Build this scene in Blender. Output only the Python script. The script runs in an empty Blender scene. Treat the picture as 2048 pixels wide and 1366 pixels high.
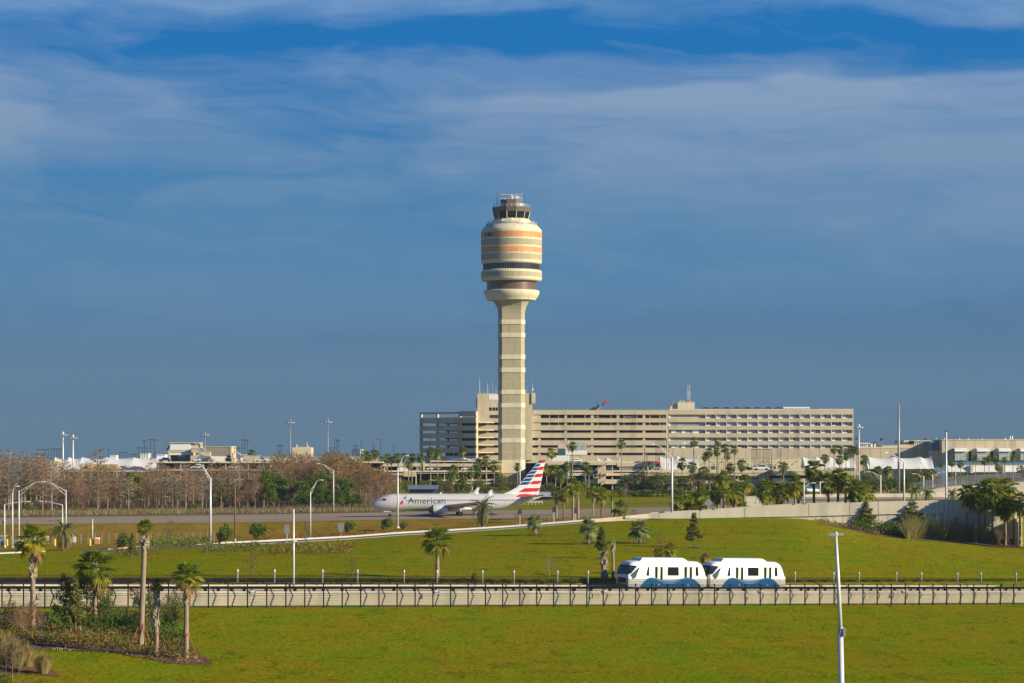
import bpy, math, random, bisect
from mathutils import Vector, Matrix, noise
R = random.Random(11)
F = 5000.0; CZ = 18.0; HY = 900.0; CX = 1024.0
SC = bpy.context.scene
COL = SC.collection
rad = math.radians

# ---------------------------------------------------------------- helpers
def P(px, py, D):
    return Vector(((px-CX)/F*D, D, CZ-(py-HY)*D/F))
def XX(px, D): return (px-CX)/F*D
def ZZ(py, D): return CZ-(py-HY)*D/F
def lerp(a, b, t): return a+(b-a)*t
def tab(t, x):
    if x <= t[0][0]: return t[0][1]
    for (x0, y0), (x1, y1) in zip(t, t[1:]):
        if x <= x1: return y0+(y1-y0)*(x-x0)/(x1-x0)
    return t[-1][1]

class MB:
    """collects faces of one mesh"""
    def __init__(s): s.v = []; s.f = []; s.m = []
    def face(s, pts, m=0):
        i = len(s.v); s.v.extend([tuple(p) for p in pts]); s.f.append(tuple(range(i, i+len(pts)))); s.m.append(m)
    def box(s, x0, x1, y0, y1, z0, z1, m=0, M=None):
        i = len(s.v)
        pts = [Vector((x, y, z)) for z in (z0, z1) for y in (y0, y1) for x in (x0, x1)]
        if M is not None: pts = [M @ p for p in pts]
        s.v.extend([tuple(p) for p in pts])
        for q in ((0,2,3,1),(4,5,7,6),(0,1,5,4),(2,6,7,3),(0,4,6,2),(1,3,7,5)):
            s.f.append(tuple(i+k for k in q)); s.m.append(m)
    def bbox(s, x0, x1, y0, y1, z0, z1, b=.05, m=0, M=None):
        """box with chamfered upright edges and top"""
        i0 = [(x0+b,y0),(x1-b,y0),(x1,y0+b),(x1,y1-b),(x1-b,y1),(x0+b,y1),(x0,y1-b),(x0,y0+b)]
        rings = [[(x, y, z0) for x, y in i0], [(x, y, z1-b) for x, y in i0]]
        cx, cy = (x0+x1)/2, (y0+y1)/2
        kx = (x1-x0-2*b)/(x1-x0); ky = (y1-y0-2*b)/(y1-y0)
        rings.append([(cx+(x-cx)*kx, cy+(y-cy)*ky, z1) for x, y in i0])
        if M is not None: rings = [[tuple(M @ Vector(p)) for p in r] for r in rings]
        s.rings(rings, m, True, True)
    def rings(s, rings, m=0, cap0=False, cap1=False, closed=True):
        n = len(rings[0]); i = len(s.v)
        for r in rings: s.v.extend([tuple(p) for p in r])
        for a in range(len(rings)-1):
            mm = m[a] if isinstance(m, (list, tuple)) else m
            for k in range(n if closed else n-1):
                k2 = (k+1) % n
                s.f.append((i+a*n+k, i+a*n+k2, i+(a+1)*n+k2, i+(a+1)*n+k)); s.m.append(mm)
        mc = m[0] if isinstance(m, (list, tuple)) else m
        if cap0: s.f.append(tuple(i+k for k in reversed(range(n)))); s.m.append(mc)
        if cap1: s.f.append(tuple(i+(len(rings)-1)*n+k for k in range(n))); s.m.append(mc if not isinstance(m, (list, tuple)) else m[-1])
    def tube(s, pts, rr, n=6, m=0, cap=True):
        pts = [Vector(p) for p in pts]
        if not isinstance(rr, (list, tuple)): rr = [rr]*len(pts)
        rings = []
        for k, p in enumerate(pts):
            d = (pts[min(k+1, len(pts)-1)]-pts[max(k-1, 0)])
            if d.length < 1e-9: d = Vector((0,0,1))
            d.normalize()
            u = d.cross(Vector((0,0,1)) if abs(d.z) < .95 else Vector((1,0,0))).normalized(); w = u.cross(d)
            rings.append([p+(u*math.cos(2*math.pi*j/n)+w*math.sin(2*math.pi*j/n))*rr[k] for j in range(n)])
        s.rings(rings, m, cap, cap)
    def lathe(s, prof, n=32, c=(0,0), m=0, cap0=True, cap1=True, a0=0.):
        s.rings([[(c[0]+r*math.cos(a0+2*math.pi*k/n), c[1]+r*math.sin(a0+2*math.pi*k/n), z) for k in range(n)] for r, z in prof], m, cap0, cap1)
    def prism(s, poly, y0, y1, m=0):
        """polygon in x,z extruded along y"""
        a = [(x, y0, z) for x, z in poly]; b = [(x, y1, z) for x, z in poly]
        s.rings([a, b], m, True, True)
    def build(s, name, mat, parent=None, smooth=False, world=False, loc=None):
        me = bpy.data.meshes.new(name)
        off = Vector((0,0,0))
        if parent is not None and world: off = parent.location if parent.parent is None else parent.parent.location+parent.location
        if loc is not None: off = Vector(loc)
        vs = s.v if off.length == 0 else [(x-off.x, y-off.y, z-off.z) for x, y, z in s.v]
        me.from_pydata(vs, [], s.f)
        ms = mat if isinstance(mat, (list, tuple)) else [mat]
        for q in ms: me.materials.append(q)
        if len(ms) > 1: me.polygons.foreach_set('material_index', s.m)
        if smooth: me.polygons.foreach_set('use_smooth', [True]*len(s.f))
        me.update()
        o = bpy.data.objects.new(name, me); COL.objects.link(o)
        if parent is not None: o.parent = parent
        if loc is not None: o.location = loc
        return o

def tag(o, label=None, cat=None, group=None, kind=None):
    if label: o['label'] = label
    if cat: o['category'] = cat
    if group: o['group'] = group
    if kind: o['kind'] = kind
    return o
def empty(name, loc=(0,0,0), rz=0, label=None, cat=None, group=None):
    o = bpy.data.objects.new(name, None); COL.objects.link(o); o.location = loc; o.rotation_euler = (0,0,rz)
    return tag(o, label, cat, group)
def kids(o): return [c for c in bpy.data.objects if c.parent == o]
def dup(root, loc, rz=0, label=None, group=None, scale=None, tree=None):
    tree = tree or KT.get(root.name) or make_tree(root)
    r = root.copy(); COL.objects.link(r); r.location = loc; r.rotation_euler = (0,0,rz)
    if scale is not None: r.scale = (scale,)*3 if not isinstance(scale, (tuple, list)) else scale
    if label: r['label'] = label
    if group: r['group'] = group
    for ch, subs in tree:
        c = ch.copy(); COL.objects.link(c); c.parent = r
        for g in subs:
            d = g.copy(); COL.objects.link(d); d.parent = c
    return r
KT = {}
def make_tree(root):
    t = [(c, kids(c)) for c in kids(root)]; KT[root.name] = t; return t

# ---------------------------------------------------------------- materials
def M(name, col, rough=.8, var=.15, scale=1., bump=0., metal=0., spec=.4, stretch=None, col2=None, stain=0., rnd=0., trans=0., detail=4., emit=None, bscale=None):
    m = bpy.data.materials.new(name); m.use_nodes = True
    nt = m.node_tree; N = nt.nodes; L = nt.links
    b = N['Principled BSDF']; b.inputs['Roughness'].default_value = rough; b.inputs['Metallic'].default_value = metal
    b.inputs['Specular IOR Level'].default_value = spec
    tc = N.new('ShaderNodeTexCoord'); mp = N.new('ShaderNodeMapping'); L.new(tc.outputs['Object'], mp.inputs['Vector'])
    if stretch: mp.inputs['Scale'].default_value = stretch
    nz = N.new('ShaderNodeTexNoise'); nz.inputs['Scale'].default_value = scale; nz.inputs['Detail'].default_value = detail
    nz.inputs['Roughness'].default_value = .62
    L.new(mp.outputs[0], nz.inputs['Vector'])
    rp = N.new('ShaderNodeValToRGB'); rp.color_ramp.elements[0].position = .32; rp.color_ramp.elements[1].position = .68
    c2 = col2 or [min(1, c*(1+var)) for c in col]; c1 = [c*(1-var) for c in col] if col2 is None else col
    rp.color_ramp.elements[0].color = (*c1, 1); rp.color_ramp.elements[1].color = (*c2, 1)
    L.new(nz.outputs['Fac'], rp.inputs[0]); out = rp.outputs[0]
    if stain > 0:
        mp2 = N.new('ShaderNodeMapping'); mp2.inputs['Scale'].default_value = (1., 1., .12); L.new(tc.outputs['Object'], mp2.inputs['Vector'])
        n2 = N.new('ShaderNodeTexNoise'); n2.inputs['Scale'].default_value = scale*1.7; n2.inputs['Detail'].default_value = 6; L.new(mp2.outputs[0], n2.inputs['Vector'])
        r2 = N.new('ShaderNodeValToRGB'); r2.color_ramp.elements[0].position = .5; r2.color_ramp.elements[1].position = .75
        r2.color_ramp.elements[0].color = (1,1,1,1); r2.color_ramp.elements[1].color = (1-stain, 1-stain, 1-stain*.95, 1)
        L.new(n2.outputs['Fac'], r2.inputs[0])
        mx = N.new('ShaderNodeMix'); mx.data_type = 'RGBA'; mx.blend_type = 'MULTIPLY'; mx.inputs[0].default_value = 1
        L.new(out, mx.inputs[6]); L.new(r2.outputs[0], mx.inputs[7]); out = mx.outputs[2]
    if rnd > 0:
        oi = N.new('ShaderNodeObjectInfo'); hs = N.new('ShaderNodeHueSaturation')
        mr = N.new('ShaderNodeMapRange'); mr.inputs[3].default_value = 1-rnd; mr.inputs[4].default_value = 1+rnd
        L.new(oi.outputs['Random'], mr.inputs[0]); L.new(mr.outputs[0], hs.inputs['Value'])
        mr2 = N.new('ShaderNodeMapRange'); mr2.inputs[3].default_value = .5+rnd*.06; mr2.inputs[4].default_value = .5-rnd*.06
        L.new(oi.outputs['Random'], mr2.inputs[0]); L.new(mr2.outputs[0], hs.inputs['Hue'])
        L.new(out, hs.inputs['Color']); out = hs.outputs[0]
    L.new(out, b.inputs['Base Color'])
    if bump > 0:
        bp = N.new('ShaderNodeBump'); bp.inputs['Strength'].default_value = bump; bp.inputs['Distance'].default_value = .2
        src = nz
        if bscale:
            src = N.new('ShaderNodeTexNoise'); src.inputs['Scale'].default_value = bscale; src.inputs['Detail'].default_value = 3; L.new(mp.outputs[0], src.inputs['Vector'])
        L.new(src.outputs['Fac'], bp.inputs['Height']); L.new(bp.outputs[0], b.inputs['Normal'])
    if trans > 0:
        tr = N.new('ShaderNodeBsdfTranslucent'); ms = N.new('ShaderNodeMixShader'); ms.inputs[0].default_value = trans
        L.new(out, tr.inputs['Color']); L.new(b.outputs[0], ms.inputs[1]); L.new(tr.outputs[0], ms.inputs[2])
        L.new(ms.outputs[0], N['Material Output'].inputs[0])
    if emit: b.inputs['Emission Color'].default_value = (*emit, 1); b.inputs['Emission Strength'].default_value = 1
    return m
def glassy(name, col, rough=.08):
    return M(name, col, rough, .25, .6, spec=.6)

MT = {}
def mk():
    d = MT
    d['cream'] = M('cream_concrete', (.66,.60,.42), .75, .07, .3, stain=.20)
    d['beige'] = M('olive_beige_panel', (.40,.36,.235), .85, .07, .35, stain=.18)
    d['orange'] = M('orange_panel', (.66,.30,.115), .6, .10, .5)
    d['orange2'] = M('orange_panel_weathered', (.60,.28,.125), .6, .10, .5)
    d['brown'] = M('bronze_cladding', (.13,.075,.05), .35, .08, .3, spec=.6)
    d['cabbrown'] = M('cab_brown_cladding', (.145,.11,.095), .55, .08, .3)
    d['dglass'] = glassy('dark_glass', (.012,.016,.022))
    d['bglass'] = glassy('blue_grey_glass', (.06,.10,.14), .06)
    d['hglass'] = glassy('curtained_glass', (.36,.42,.42), .2)
    d['conc'] = M('tan_concrete', (.56,.475,.335), .88, .08, .12, stain=.28)
    d['conc2'] = M('pale_concrete', (.60,.51,.36), .88, .10, .15, stain=.30)
    d['concw'] = M('ramp_wall_concrete', (.62,.565,.44), .88, .08, .22, stain=.25)
    d['concg'] = M('guideway_concrete', (.66,.60,.48), .95, .08, .3, stain=.30)
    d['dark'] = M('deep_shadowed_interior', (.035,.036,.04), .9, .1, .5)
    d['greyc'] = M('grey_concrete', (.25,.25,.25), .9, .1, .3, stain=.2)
    d['white'] = M('white_paint', (.80,.80,.78), .5, .04, .5)
    d['tent'] = M('white_tent_fabric', (.80,.80,.80), .6, .04, .15, trans=.15)
    d['train'] = M('white_gloss_paint', (.70,.70,.69), .28, .03, .5, spec=.5)
    d['tblue'] = M('deep_blue_paint', (.001,.11,.29), .3, .05, .5)
    d['tlight'] = M('light_blue_paint', (.10,.27,.60), .3, .05, .5)
    d['black'] = M('black_metal', (.008,.009,.010), .7, .1, 1., spec=.1)
    d['steel'] = M('galvanised_steel', (.50,.50,.49), .4, .1, .6, metal=.6)
    d['wpole'] = M('pale_pole_metal', (.66,.66,.64), .45, .06, .6, metal=.15)
    d['gpole'] = M('grey_pole_metal', (.30,.31,.32), .5, .08, .5, metal=.3)
    d['dpole'] = M('dark_pole_metal', (.03,.032,.036), .5, .1, .5)
    d['wood'] = M('brown_wood', (.16,.11,.06), .9, .2, 2.)
    d['asphalt'] = M('asphalt', (.17,.155,.14), 1., .12, .05, bump=.05, spec=0.)
    d['taxi'] = M('taxiway_pavement', (.30,.245,.19), 1., .12, .04, stretch=(.5,1.2,1), spec=0.)
    d['kerb'] = M('pale_kerb', (.62,.60,.54), .8, .08, .4)
    d['silver'] = M('silver_fuselage_paint', (.60,.605,.60), .32, .02, .3, metal=.12, spec=.5)
    d['pgrey'] = M('wing_grey', (.42,.43,.43), .4, .05, .4)
    d['pdark'] = M('dark_grey_metal', (.07,.08,.09), .4, .1, .5)
    d['red'] = M('flag_red', (.62,.02,.03), .4, .04, .4)
    d['navy'] = M('flag_blue', (.006,.07,.24), .4, .04, .4)
    d['pblue'] = M('emblem_blue', (.01,.15,.50), .4, .04, .4)
    d['letter'] = M('lettering_slate', (.07,.10,.13), .4, .04, .4)
    d['rubber'] = M('black_rubber', (.015,.015,.016), .8, .1, 2.)
    d['yellow'] = M('yellow_paint', (.70,.50,.03), .5, .05, .5)
    d['pinkf'] = M('pink_blossom', (.55,.10,.30), .7, .3, 2., trans=.3)
    d['stake'] = M('red_brown_timber', (.27,.11,.055), .85, .15, 3.)
    d['roofblue'] = M('blue_skylight_glass', (.02,.05,.14), .2, .2, .3)
    d['teal'] = M('teal_glass', (.08,.22,.22), .25, .15, .3)
    d['mulch'] = M('mulch', (.10,.045,.028), 1., .5, 4., bump=.6, col2=(.27,.165,.11), spec=0.)
    d['mulchd'] = M('dark_mulch', (.05,.035,.028), .95, .4, 3., bump=.6)
    # foliage
    g = dict(trans=.38, rnd=.14, spec=.25)
    d['palm'] = M('palm_leaf_green', (.205,.255,.022), .5, .35, 1.3, **dict(g, trans=.48))
    d['palmy'] = M('palm_leaf_yellow', (.36,.33,.03), .6, .3, 1.3, **g)
    d['palmd'] = M('palm_leaf_dead', (.34,.21,.09), .8, .3, 1.3, **g)
    d['palmf'] = M('far_palm_green', (.165,.215,.030), .55, .35, .8, **g)
    d['feather'] = M('grey_green_frond', (.19,.20,.075), .6, .3, 1., **g)
    d['bism'] = M('silver_blue_frond', (.22,.27,.11), .5, .3, 1., **g)
    d['oak'] = M('oak_leaf', (.130,.155,.040), .6, .45, .6, **g)
    d['oakl'] = M('pale_oak_leaf', (.210,.215,.045), .6, .4, .6, **g)
    d['pine'] = M('pine_needle', (.095,.180,.014), .65, .45, .5, **g)
    d['shrub'] = M('shrub_leaf', (.115,.195,.020), .6, .4, 1., **g)
    d['shruby'] = M('yellow_green_leaf', (.20,.21,.015), .6, .4, 1., **g)
    d['twig'] = M('bare_twig', (.265,.17,.088), .9, .3, .3, rnd=.22)
    d['twigr'] = M('reddish_twig', (.28,.16,.105), .9, .3, .3, rnd=.22)
    d['twiggr'] = M('grey_twig', (.25,.215,.155), .9, .3, .3, rnd=.2)
    d['rust'] = M('rust_leaf', (.30,.115,.04), .8, .35, 1., **g)
    d['bark'] = M('palm_bark', (.30,.235,.165), .95, .3, 3., bump=.5, stretch=(1,1,4))
    d['barkd'] = M('grey_brown_bark', (.17,.12,.085), .95, .3, 2., bump=.5)
    d['boot'] = M('pale_leaf_base', (.46,.38,.25), .9, .3, 3.)
    d['blade'] = M('tan_grass_blade', (.44,.33,.13), .8, .3, 1., trans=.25, rnd=.1)
    d['bladeg'] = M('green_grass_blade', (.20,.21,.05), .8, .3, 1., trans=.25, rnd=.1)
    for n, c in (('car_white', (.75,.75,.74)), ('car_silver', (.42,.43,.44)), ('car_dark', (.03,.035,.045)), ('car_blue', (.04,.07,.16)), ('car_red', (.40,.03,.03))):
        d[n] = M(n, c, .25, .03, .5, metal=.2 if 'silver' in n else 0, spec=.6)
mk()

def grass_mat(name, cols, sx=.5):
    m = bpy.data.materials.new(name); m.use_nodes = True; nt = m.node_tree; N = nt.nodes; L = nt.links
    b = N['Principled BSDF']; b.inputs['Roughness'].default_value = 1.; b.inputs['Specular IOR Level'].default_value = 0.
    tc = N.new('ShaderNodeTexCoord')
    def nz(scale, st, det=5, dist=0.):
        mp = N.new('ShaderNodeMapping'); mp.inputs['Scale'].default_value = st; L.new(tc.outputs['Object'], mp.inputs[0])
        n = N.new('ShaderNodeTexNoise'); n.inputs['Scale'].default_value = scale; n.inputs['Detail'].default_value = det; n.inputs['Roughness'].default_value = .65
        n.inputs['Distortion'].default_value = dist
        L.new(mp.outputs[0], n.inputs[0]); return n
    big = nz(.11, (1,.30,1), 5, .6); mid = nz(.55, (1,.22,1), 7, .8); fine = nz(3.2, (1,.35,1), 5)
    def ramp(src, els):
        r = N.new('ShaderNodeValToRGB'); e = r.color_ramp.elements
        while len(e) < len(els): e.new(.5)
        for q, (p, c) in zip(e, els): q.position = p; q.color = (*c, 1)
        L.new(src, r.inputs[0]); return r.outputs[0]
    def mix(bt, f, a, c):
        x = N.new('ShaderNodeMix'); x.data_type = 'RGBA'; x.blend_type = bt
        if isinstance(f, float): x.inputs[0].default_value = f
        else: L.new(f, x.inputs[0])
        L.new(a, x.inputs[6]); L.new(c, x.inputs[7]); return x.outputs[2]
    a = ramp(big.outputs['Fac'], [(.34, cols[0]), (.48, cols[1]), (.60, cols[2])])
    c = ramp(mid.outputs['Fac'], [(.28, cols[3]), (.5, cols[1]), (.72, cols[0])])
    x = mix('MIX', .45, a, c)
    d = ramp(fine.outputs['Fac'], [(.28, (.50,.52,.4)), (.5, (1,1,1)), (.74, (1.42,1.36,1.2))])
    x = mix('MULTIPLY', 1., x, d)
    sp = nz(.5, (1,.30,1), 4, .8)   # sparse darker tufts
    e = ramp(sp.outputs['Fac'], [(.56, (1,1,1)), (.68, (.56,.66,.5))])
    x = mix('MULTIPLY', 1., x, e)
    mw = nz(1., (.014,.16,1), 3, .5)   # broad mowing passes and drier belts
    f_ = ramp(mw.outputs['Fac'], [(.36, (.80,1.02,.8)), (.47, (1,1,1)), (.54, (.98,1.05,.9)), (.64, (1.13,.95,1.1))])
    x = mix('MULTIPLY', 1., x, f_)
    L.new(x, b.inputs['Base Color'])
    bp = N.new('ShaderNodeBump'); bp.inputs['Strength'].default_value = .8; bp.inputs['Distance'].default_value = .12
    L.new(fine.outputs['Fac'], bp.inputs['Height']); L.new(bp.outputs[0], b.inputs['Normal'])
    return m
MT['grass'] = grass_mat('mown_grass', [(.142,.216,.006), (.205,.210,.006), (.258,.176,.010), (.127,.198,.005)])
MT['dry'] = grass_mat('dry_grass', [(.19,.145,.018), (.25,.165,.025), (.34,.21,.045), (.13,.125,.012)])

# ---------------------------------------------------------------- terrain lines (near to far)
SA = 1/math.sqrt(1+.61**2); SB = .61*SA           # track direction (cos, sin)
def clampu(px): return (min(max(px, -726), 2750)-CX)/F
def fD(px): return 281/(1-.61*clampu(px))
def s_of(px):
    D = fD(px); return clampu(px)*D/SA
def fZ(s): return .37-.029*s
YJ = [(-300,1112),(0,1108),(105,1106),(290,1099),(430,1093),(500,1090),(700,1079.5),(800,1071.5),(900,1066),(1024,1058),(1130,1049.5),(1200,1043.5),(1300,1039),(1400,1036.8),(1536,1035.5),(1600,1037),(1650,1043),(1700,1053),(1733,1061),(1800,1069),(1900,1079),(2000,1089),(2048,1092)]
DJ = [(0,400),(430,405),(700,415),(1024,425),(1300,430),(2048,429)]
YW = [(1190,1038),(1225,1034.5),(1300,1027.5),(1400,1022.5),(1536,1012.5),(1661,1007),(1748,1004),(1861,1001),(1931,1000),(2048,998.5)]
def W(D=None, y=None, z=None):
    def f(px):
        d = D(px) if callable(D) else (tab(D, px) if isinstance(D, list) else D)
        if z is not None: zz = z(px) if callable(z) else (tab(z, px) if isinstance(z, list) else z)
        else: zz = ZZ(y(px) if callable(y) else (tab(y, px) if isinstance(y, list) else y), d)
        return d, zz
    return f
def dj(px): return tab(DJ, px)
def yj(px): return tab(YJ, px)
def deck_z(px): return ZZ(tab(YW, px), dj(px))-1.0
def j2z(px):
    zj = ZZ(yj(px), dj(px))
    t = min(1, max(0, (px-1195)/60)); return lerp(zj, max(zj, deck_z(px)), t)
def j3z(px):
    y = tab([(0,1084),(400,1082),(600,1078),(700,1070),(800,1063),(1024,1050),(1200,1040)], px)
    z = ZZ(y, 505); t = min(1, max(0, (px-1200)/120)); return lerp(z, deck_z(px)-.6, t)
def dk(px): return 548/(1-.095*clampu(px))
def dl(px): return 600/(1-.095*clampu(px))
YK = [(0,1049.5),(500,1044.5),(700,1040.5),(1024,1036.5),(1250,1032),(1536,1026),(2048,1018)]
YL = [(0,1035.5),(500,1029.5),(750,1025.5),(1024,1020.5),(1250,1016.5),(1536,1010),(2048,1003)]
def mz(px): return ZZ(tab(YL, px), dl(px))
LINES = [W(25, z=-4.0), W(110, z=-2.2), W(190, z=-.4), W(lambda p: fD(p)-2.5, z=lambda p: fZ(s_of(p))),
 W(fD, z=lambda p: fZ(s_of(p))), W(lambda p: fD(p)+8.6, z=lambda p: fZ(s_of(p))+.4), W(lambda p: fD(p)+8.8, z=lambda p: fZ(s_of(p))+2.2),
 W(lambda p: fD(p)+11, y=[(0,1153),(400,1156),(2048,1157)]),
 W([(0,320),(1024,345),(2048,372)], y=[(0,1131),(400,1124),(700,1119),(1024,1114),(1300,1108),(1600,1104),(1850,1116),(2048,1129)]),
 W(dj, y=yj), W(lambda p: dj(p)+.9, z=j2z), W(lambda p: dj(p)+10, z=lambda p: j2z(p)+.05), W(505, z=j3z),
 W(dk, y=YK), W(dl, y=YL), W(lambda p: dl(p)+40, z=lambda p: mz(p)+.1), W(770, z=4.4), W(1100, z=3.), W(2000, z=-14.), W(3300, z=-36.)]
SUB = [3,4,14,1,2,2,1,8,16,1,4,10,6,8,4,8,8,6,6]
def und(x, y, D):
    if D > 500: return 0.
    a = .10*noise.noise(Vector((x*.05, y*.05, 3.1)))+.03*noise.noise(Vector((x*.21, y*.21, 7.7)))
    if 195 < D < 250: a += .16*math.sin(y*.22+x*.05)*min(1, (D-195)/15, (250-D)/15)
    return a
def flat_mask(px, D):
    """no undulation next to built lines"""
    f = fD(px); j = dj(px)
    m = min(1, max(0, (abs(D-f-4)-6)/8)); m = min(m, max(0, min(1, (abs(D-j-5)-5.2)/8)))
    return m
def line_pts(px): return [l(px) for l in LINES]
_lc = {}
def lines_at(px):
    k = round(px, 1)
    r = _lc.get(k)
    if r is None: r = _lc[k] = line_pts(k)
    return r
def gz(px, D):
    L = lines_at(px)
    for (d0, z0), (d1, z1) in zip(L, L[1:]):
        if D <= d1:
            t = (D-d0)/(d1-d0); z = z0+(z1-z0)*t
            return z+und(XX(px, D), D, D)*flat_mask(px, D)
    return L[-1][1]
def gxy(x, y): return gz(CX+F*x/y, y)
def G(px, py, dmin=60, dmax=900):
    """point of the ground seen at a pixel, beyond dmin"""
    D = dmin; prev = None
    while D < dmax:
        y = HY+(CZ-gz(px, D))*F/D
        if y <= py:
            if prev is None: break
            D0 = prev
            for _ in range(20):
                m = (D0+D)/2
                if HY+(CZ-gz(px, m))*F/m <= py: D = m
                else: D0 = m
            break
        prev = D; D += 1.5
    return Vector((XX(px, D), D, gz(px, D)))
def sheet(name, mat, pxs, rows, rowfn, dz=0., smooth=True):
    mb = MB(); n = len(pxs)
    for r in range(rows):
        for px in pxs:
            D, z = rowfn(px, r)
            mb.v.append((XX(px, D), D, z+dz))
    for r in range(rows-1):
        for k in range(n-1):
            mb.f.append((r*n+k, r*n+k+1, (r+1)*n+k+1, (r+1)*n+k)); mb.m.append(0)
    return mb.build(name, mat, smooth=smooth)
ROWS = []
for i, sN in enumerate(SUB):
    for k in range(sN): ROWS.append((i, k/sN))
ROWS.append((len(LINES)-2, 1.))
def row_pt(px, i, t):
    L = lines_at(px); (d0, z0), (d1, z1) = L[i], L[i+1]
    D = d0+(d1-d0)*t
    return D, z0+(z1-z0)*t+und(XX(px, D), D, D)*flat_mask(px, D)
PXS = [-4000,-2500,-1500,-1000]+list(range(-700, 2760, 16))+[3100,3700,4700,6200]
ground = sheet('ground', MT['grass'], PXS, len(ROWS), lambda px, r: row_pt(px, *ROWS[r]))
tag(ground, kind='structure')
INP = list(range(-700, 2760, 16))
TI = 13; KI = 9
tx = sheet('taxiway', MT['taxi'], INP, 5, lambda px, r: row_pt(px, TI, r/4), .03); tag(tx, kind='structure')
tx = sheet('dry_grass_bank', MT['dry'], INP, 17, lambda px, r: row_pt(px, 11, r/10) if r <= 10 else row_pt(px, 12, (r-10)/6*.98), .025); tag(tx, kind='structure')
rd = sheet('road', MT['asphalt'], [p for p in INP if 150 < p], 11, lambda px, r: row_pt(px, 10, r/10), .02); tag(rd, kind='structure')
# yellow taxi centre line (a painted marking)
def strip_sheet(name, mat, pxs, i, t0, t1, dz):
    return tag(sheet(name, mat, pxs, 2, lambda px, r: row_pt(px, i, (t0, t1)[r]), dz), kind='structure')
tag(sheet('forest_floor', M('leaf_litter', (.10,.075,.045), 1., .35, .5, spec=0., col2=(.19,.15,.07)), [p for p in INP if p < 800], 21, lambda px, r: row_pt(px, 14, r/4) if r <= 4 else row_pt(px, 15, (r-4)/8) if r <= 12 else row_pt(px, 16, (r-12)/8), .03), kind='structure')
strip_sheet('taxiway_marking', M('faded_yellow_line', (.34,.27,.08), .9, .2, .3), INP, TI, .46, .475, .04)
# kerbs along the access road
def kerb(name, pxs, Dof, w, h, mat, cat, label):
    mb = MB(); n = len(pxs)
    rr = []
    for px in pxs:
        D = Dof(px); z = gz(px, D); x = XX(px, D)
        rr.append([(x, D, z-.1), (x, D, z+h), (x, D+w, z+h), (x, D+w, z-.1)])
    mb.rings(rr, 0, True, True)
    o = mb.build(name, mat); return tag(o, kind='structure')
kerb('kerb_far', [p for p in INP if 420 < p < 1240], lambda p: dj(p)+9.6, .7, .28, MT['kerb'], '', '')
kerb('kerb_near', [p for p in INP if 440 < p < 1200], lambda p: dj(p)+.9, .3, .14, MT['greyc'], '', '')
def path(name, pts, w, mat, dz=.05, kind='structure'):
    """ground strip along image points (px,py)"""
    P3 = []
    for (a, b) in zip(pts, pts[1:]):
        for k in range(6): P3.append(G(lerp(a[0], b[0], k/6), lerp(a[1], b[1], k/6), 330))
    mb = MB(); mb.rings([[(p.x, p.y-w/2, p.z-.05), (p.x, p.y-w/2, p.z+dz), (p.x, p.y+w/2, p.z+dz), (p.x, p.y+w/2, p.z-.05)] for p in P3], 0, True, True)
    return tag(mb.build(name, mat), kind=kind)
path('kerb_west', [(-40,1109),(0,1107),(106,1102.5)], 2.6, MT['kerb'], .15)
path('kerb_island', [(218,1099),(250,1096.5),(288,1093)], 1.4, MT['kerb'], .12)
path('pavement', [(395,1089.5),(440,1087),(500,1083),(560,1080)], 1.6, MT['kerb'], .1)

def inpoly(x, y, poly):
    c = False; j = len(poly)-1
    for i in range(len(poly)):
        xi, yi = poly[i]; xj, yj_ = poly[j]
        if (yi > y) != (yj_ > y) and x < (xj-xi)*(y-yi)/(yj_-yi)+xi: c = not c
        j = i
    return c
def drape(name, poly_px, res, mat, dz=.06, dmin=60, jit=.5, kind='structure'):
    w = [G(px, py, dmin) for px, py in poly_px]; poly = [(p.x, p.y) for p in w]
    x0 = min(p[0] for p in poly); x1 = max(p[0] for p in poly); y0 = min(p[1] for p in poly); y1 = max(p[1] for p in poly)
    nx = int((x1-x0)/res)+2; ny = int((y1-y0)/res)+2
    mb = MB(); idx = {}
    def vi(i, j):
        if (i, j) not in idx:
            x = x0+i*res; y = y0+j*res; idx[(i, j)] = len(mb.v)
            mb.v.append((x, y, gxy(x, y)+dz+.05*noise.noise(Vector((x*1.3, y*1.3, 0)))))
        return idx[(i, j)]
    for i in range(nx):
        for j in range(ny):
            x = x0+(i+.5)*res; y = y0+(j+.5)*res
            if inpoly(x+jit*noise.noise(Vector((x*.6, y*.6, 5))), y+jit*noise.noise(Vector((x*.6, y*.6, 9))), poly):
                mb.f.append((vi(i,j), vi(i+1,j), vi(i+1,j+1), vi(i,j+1))); mb.m.append(0)
    return tag(mb.build(name, mat, smooth=True), kind=kind), poly
# ---------------------------------------------------------------- camera, sun, sky
cam = bpy.data.cameras.new('camera'); co = bpy.data.objects.new('camera', cam); COL.objects.link(co)
co.location = (0, 0, CZ); co.rotation_euler = (rad(90), 0, 0)
cam.sensor_fit = 'HORIZONTAL'; cam.sensor_width = 36; cam.lens = 36*F/2048; cam.shift_y = (HY-683)/2048
cam.clip_start = 1; cam.clip_end = 80000; SC.camera = co
EL = 21.; AZ = 65.
sd = Vector((math.sin(rad(AZ))*math.cos(rad(EL)), -math.cos(rad(AZ))*math.cos(rad(EL)), math.sin(rad(EL))))
sl = bpy.data.lights.new('sun', 'SUN'); sl.energy = 5.; sl.angle = rad(.5); sl.color = (1., .85, .58)
so = bpy.data.objects.new('sun', sl); COL.objects.link(so); so.rotation_euler = (-sd).to_track_quat('-Z', 'Y').to_euler(); so.location = (200, -100, 300)
SC.view_settings.view_transform = 'Standard'; SC.view_settings.look = 'None'; SC.view_settings.exposure = .5; SC.view_settings.gamma = 1
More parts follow.
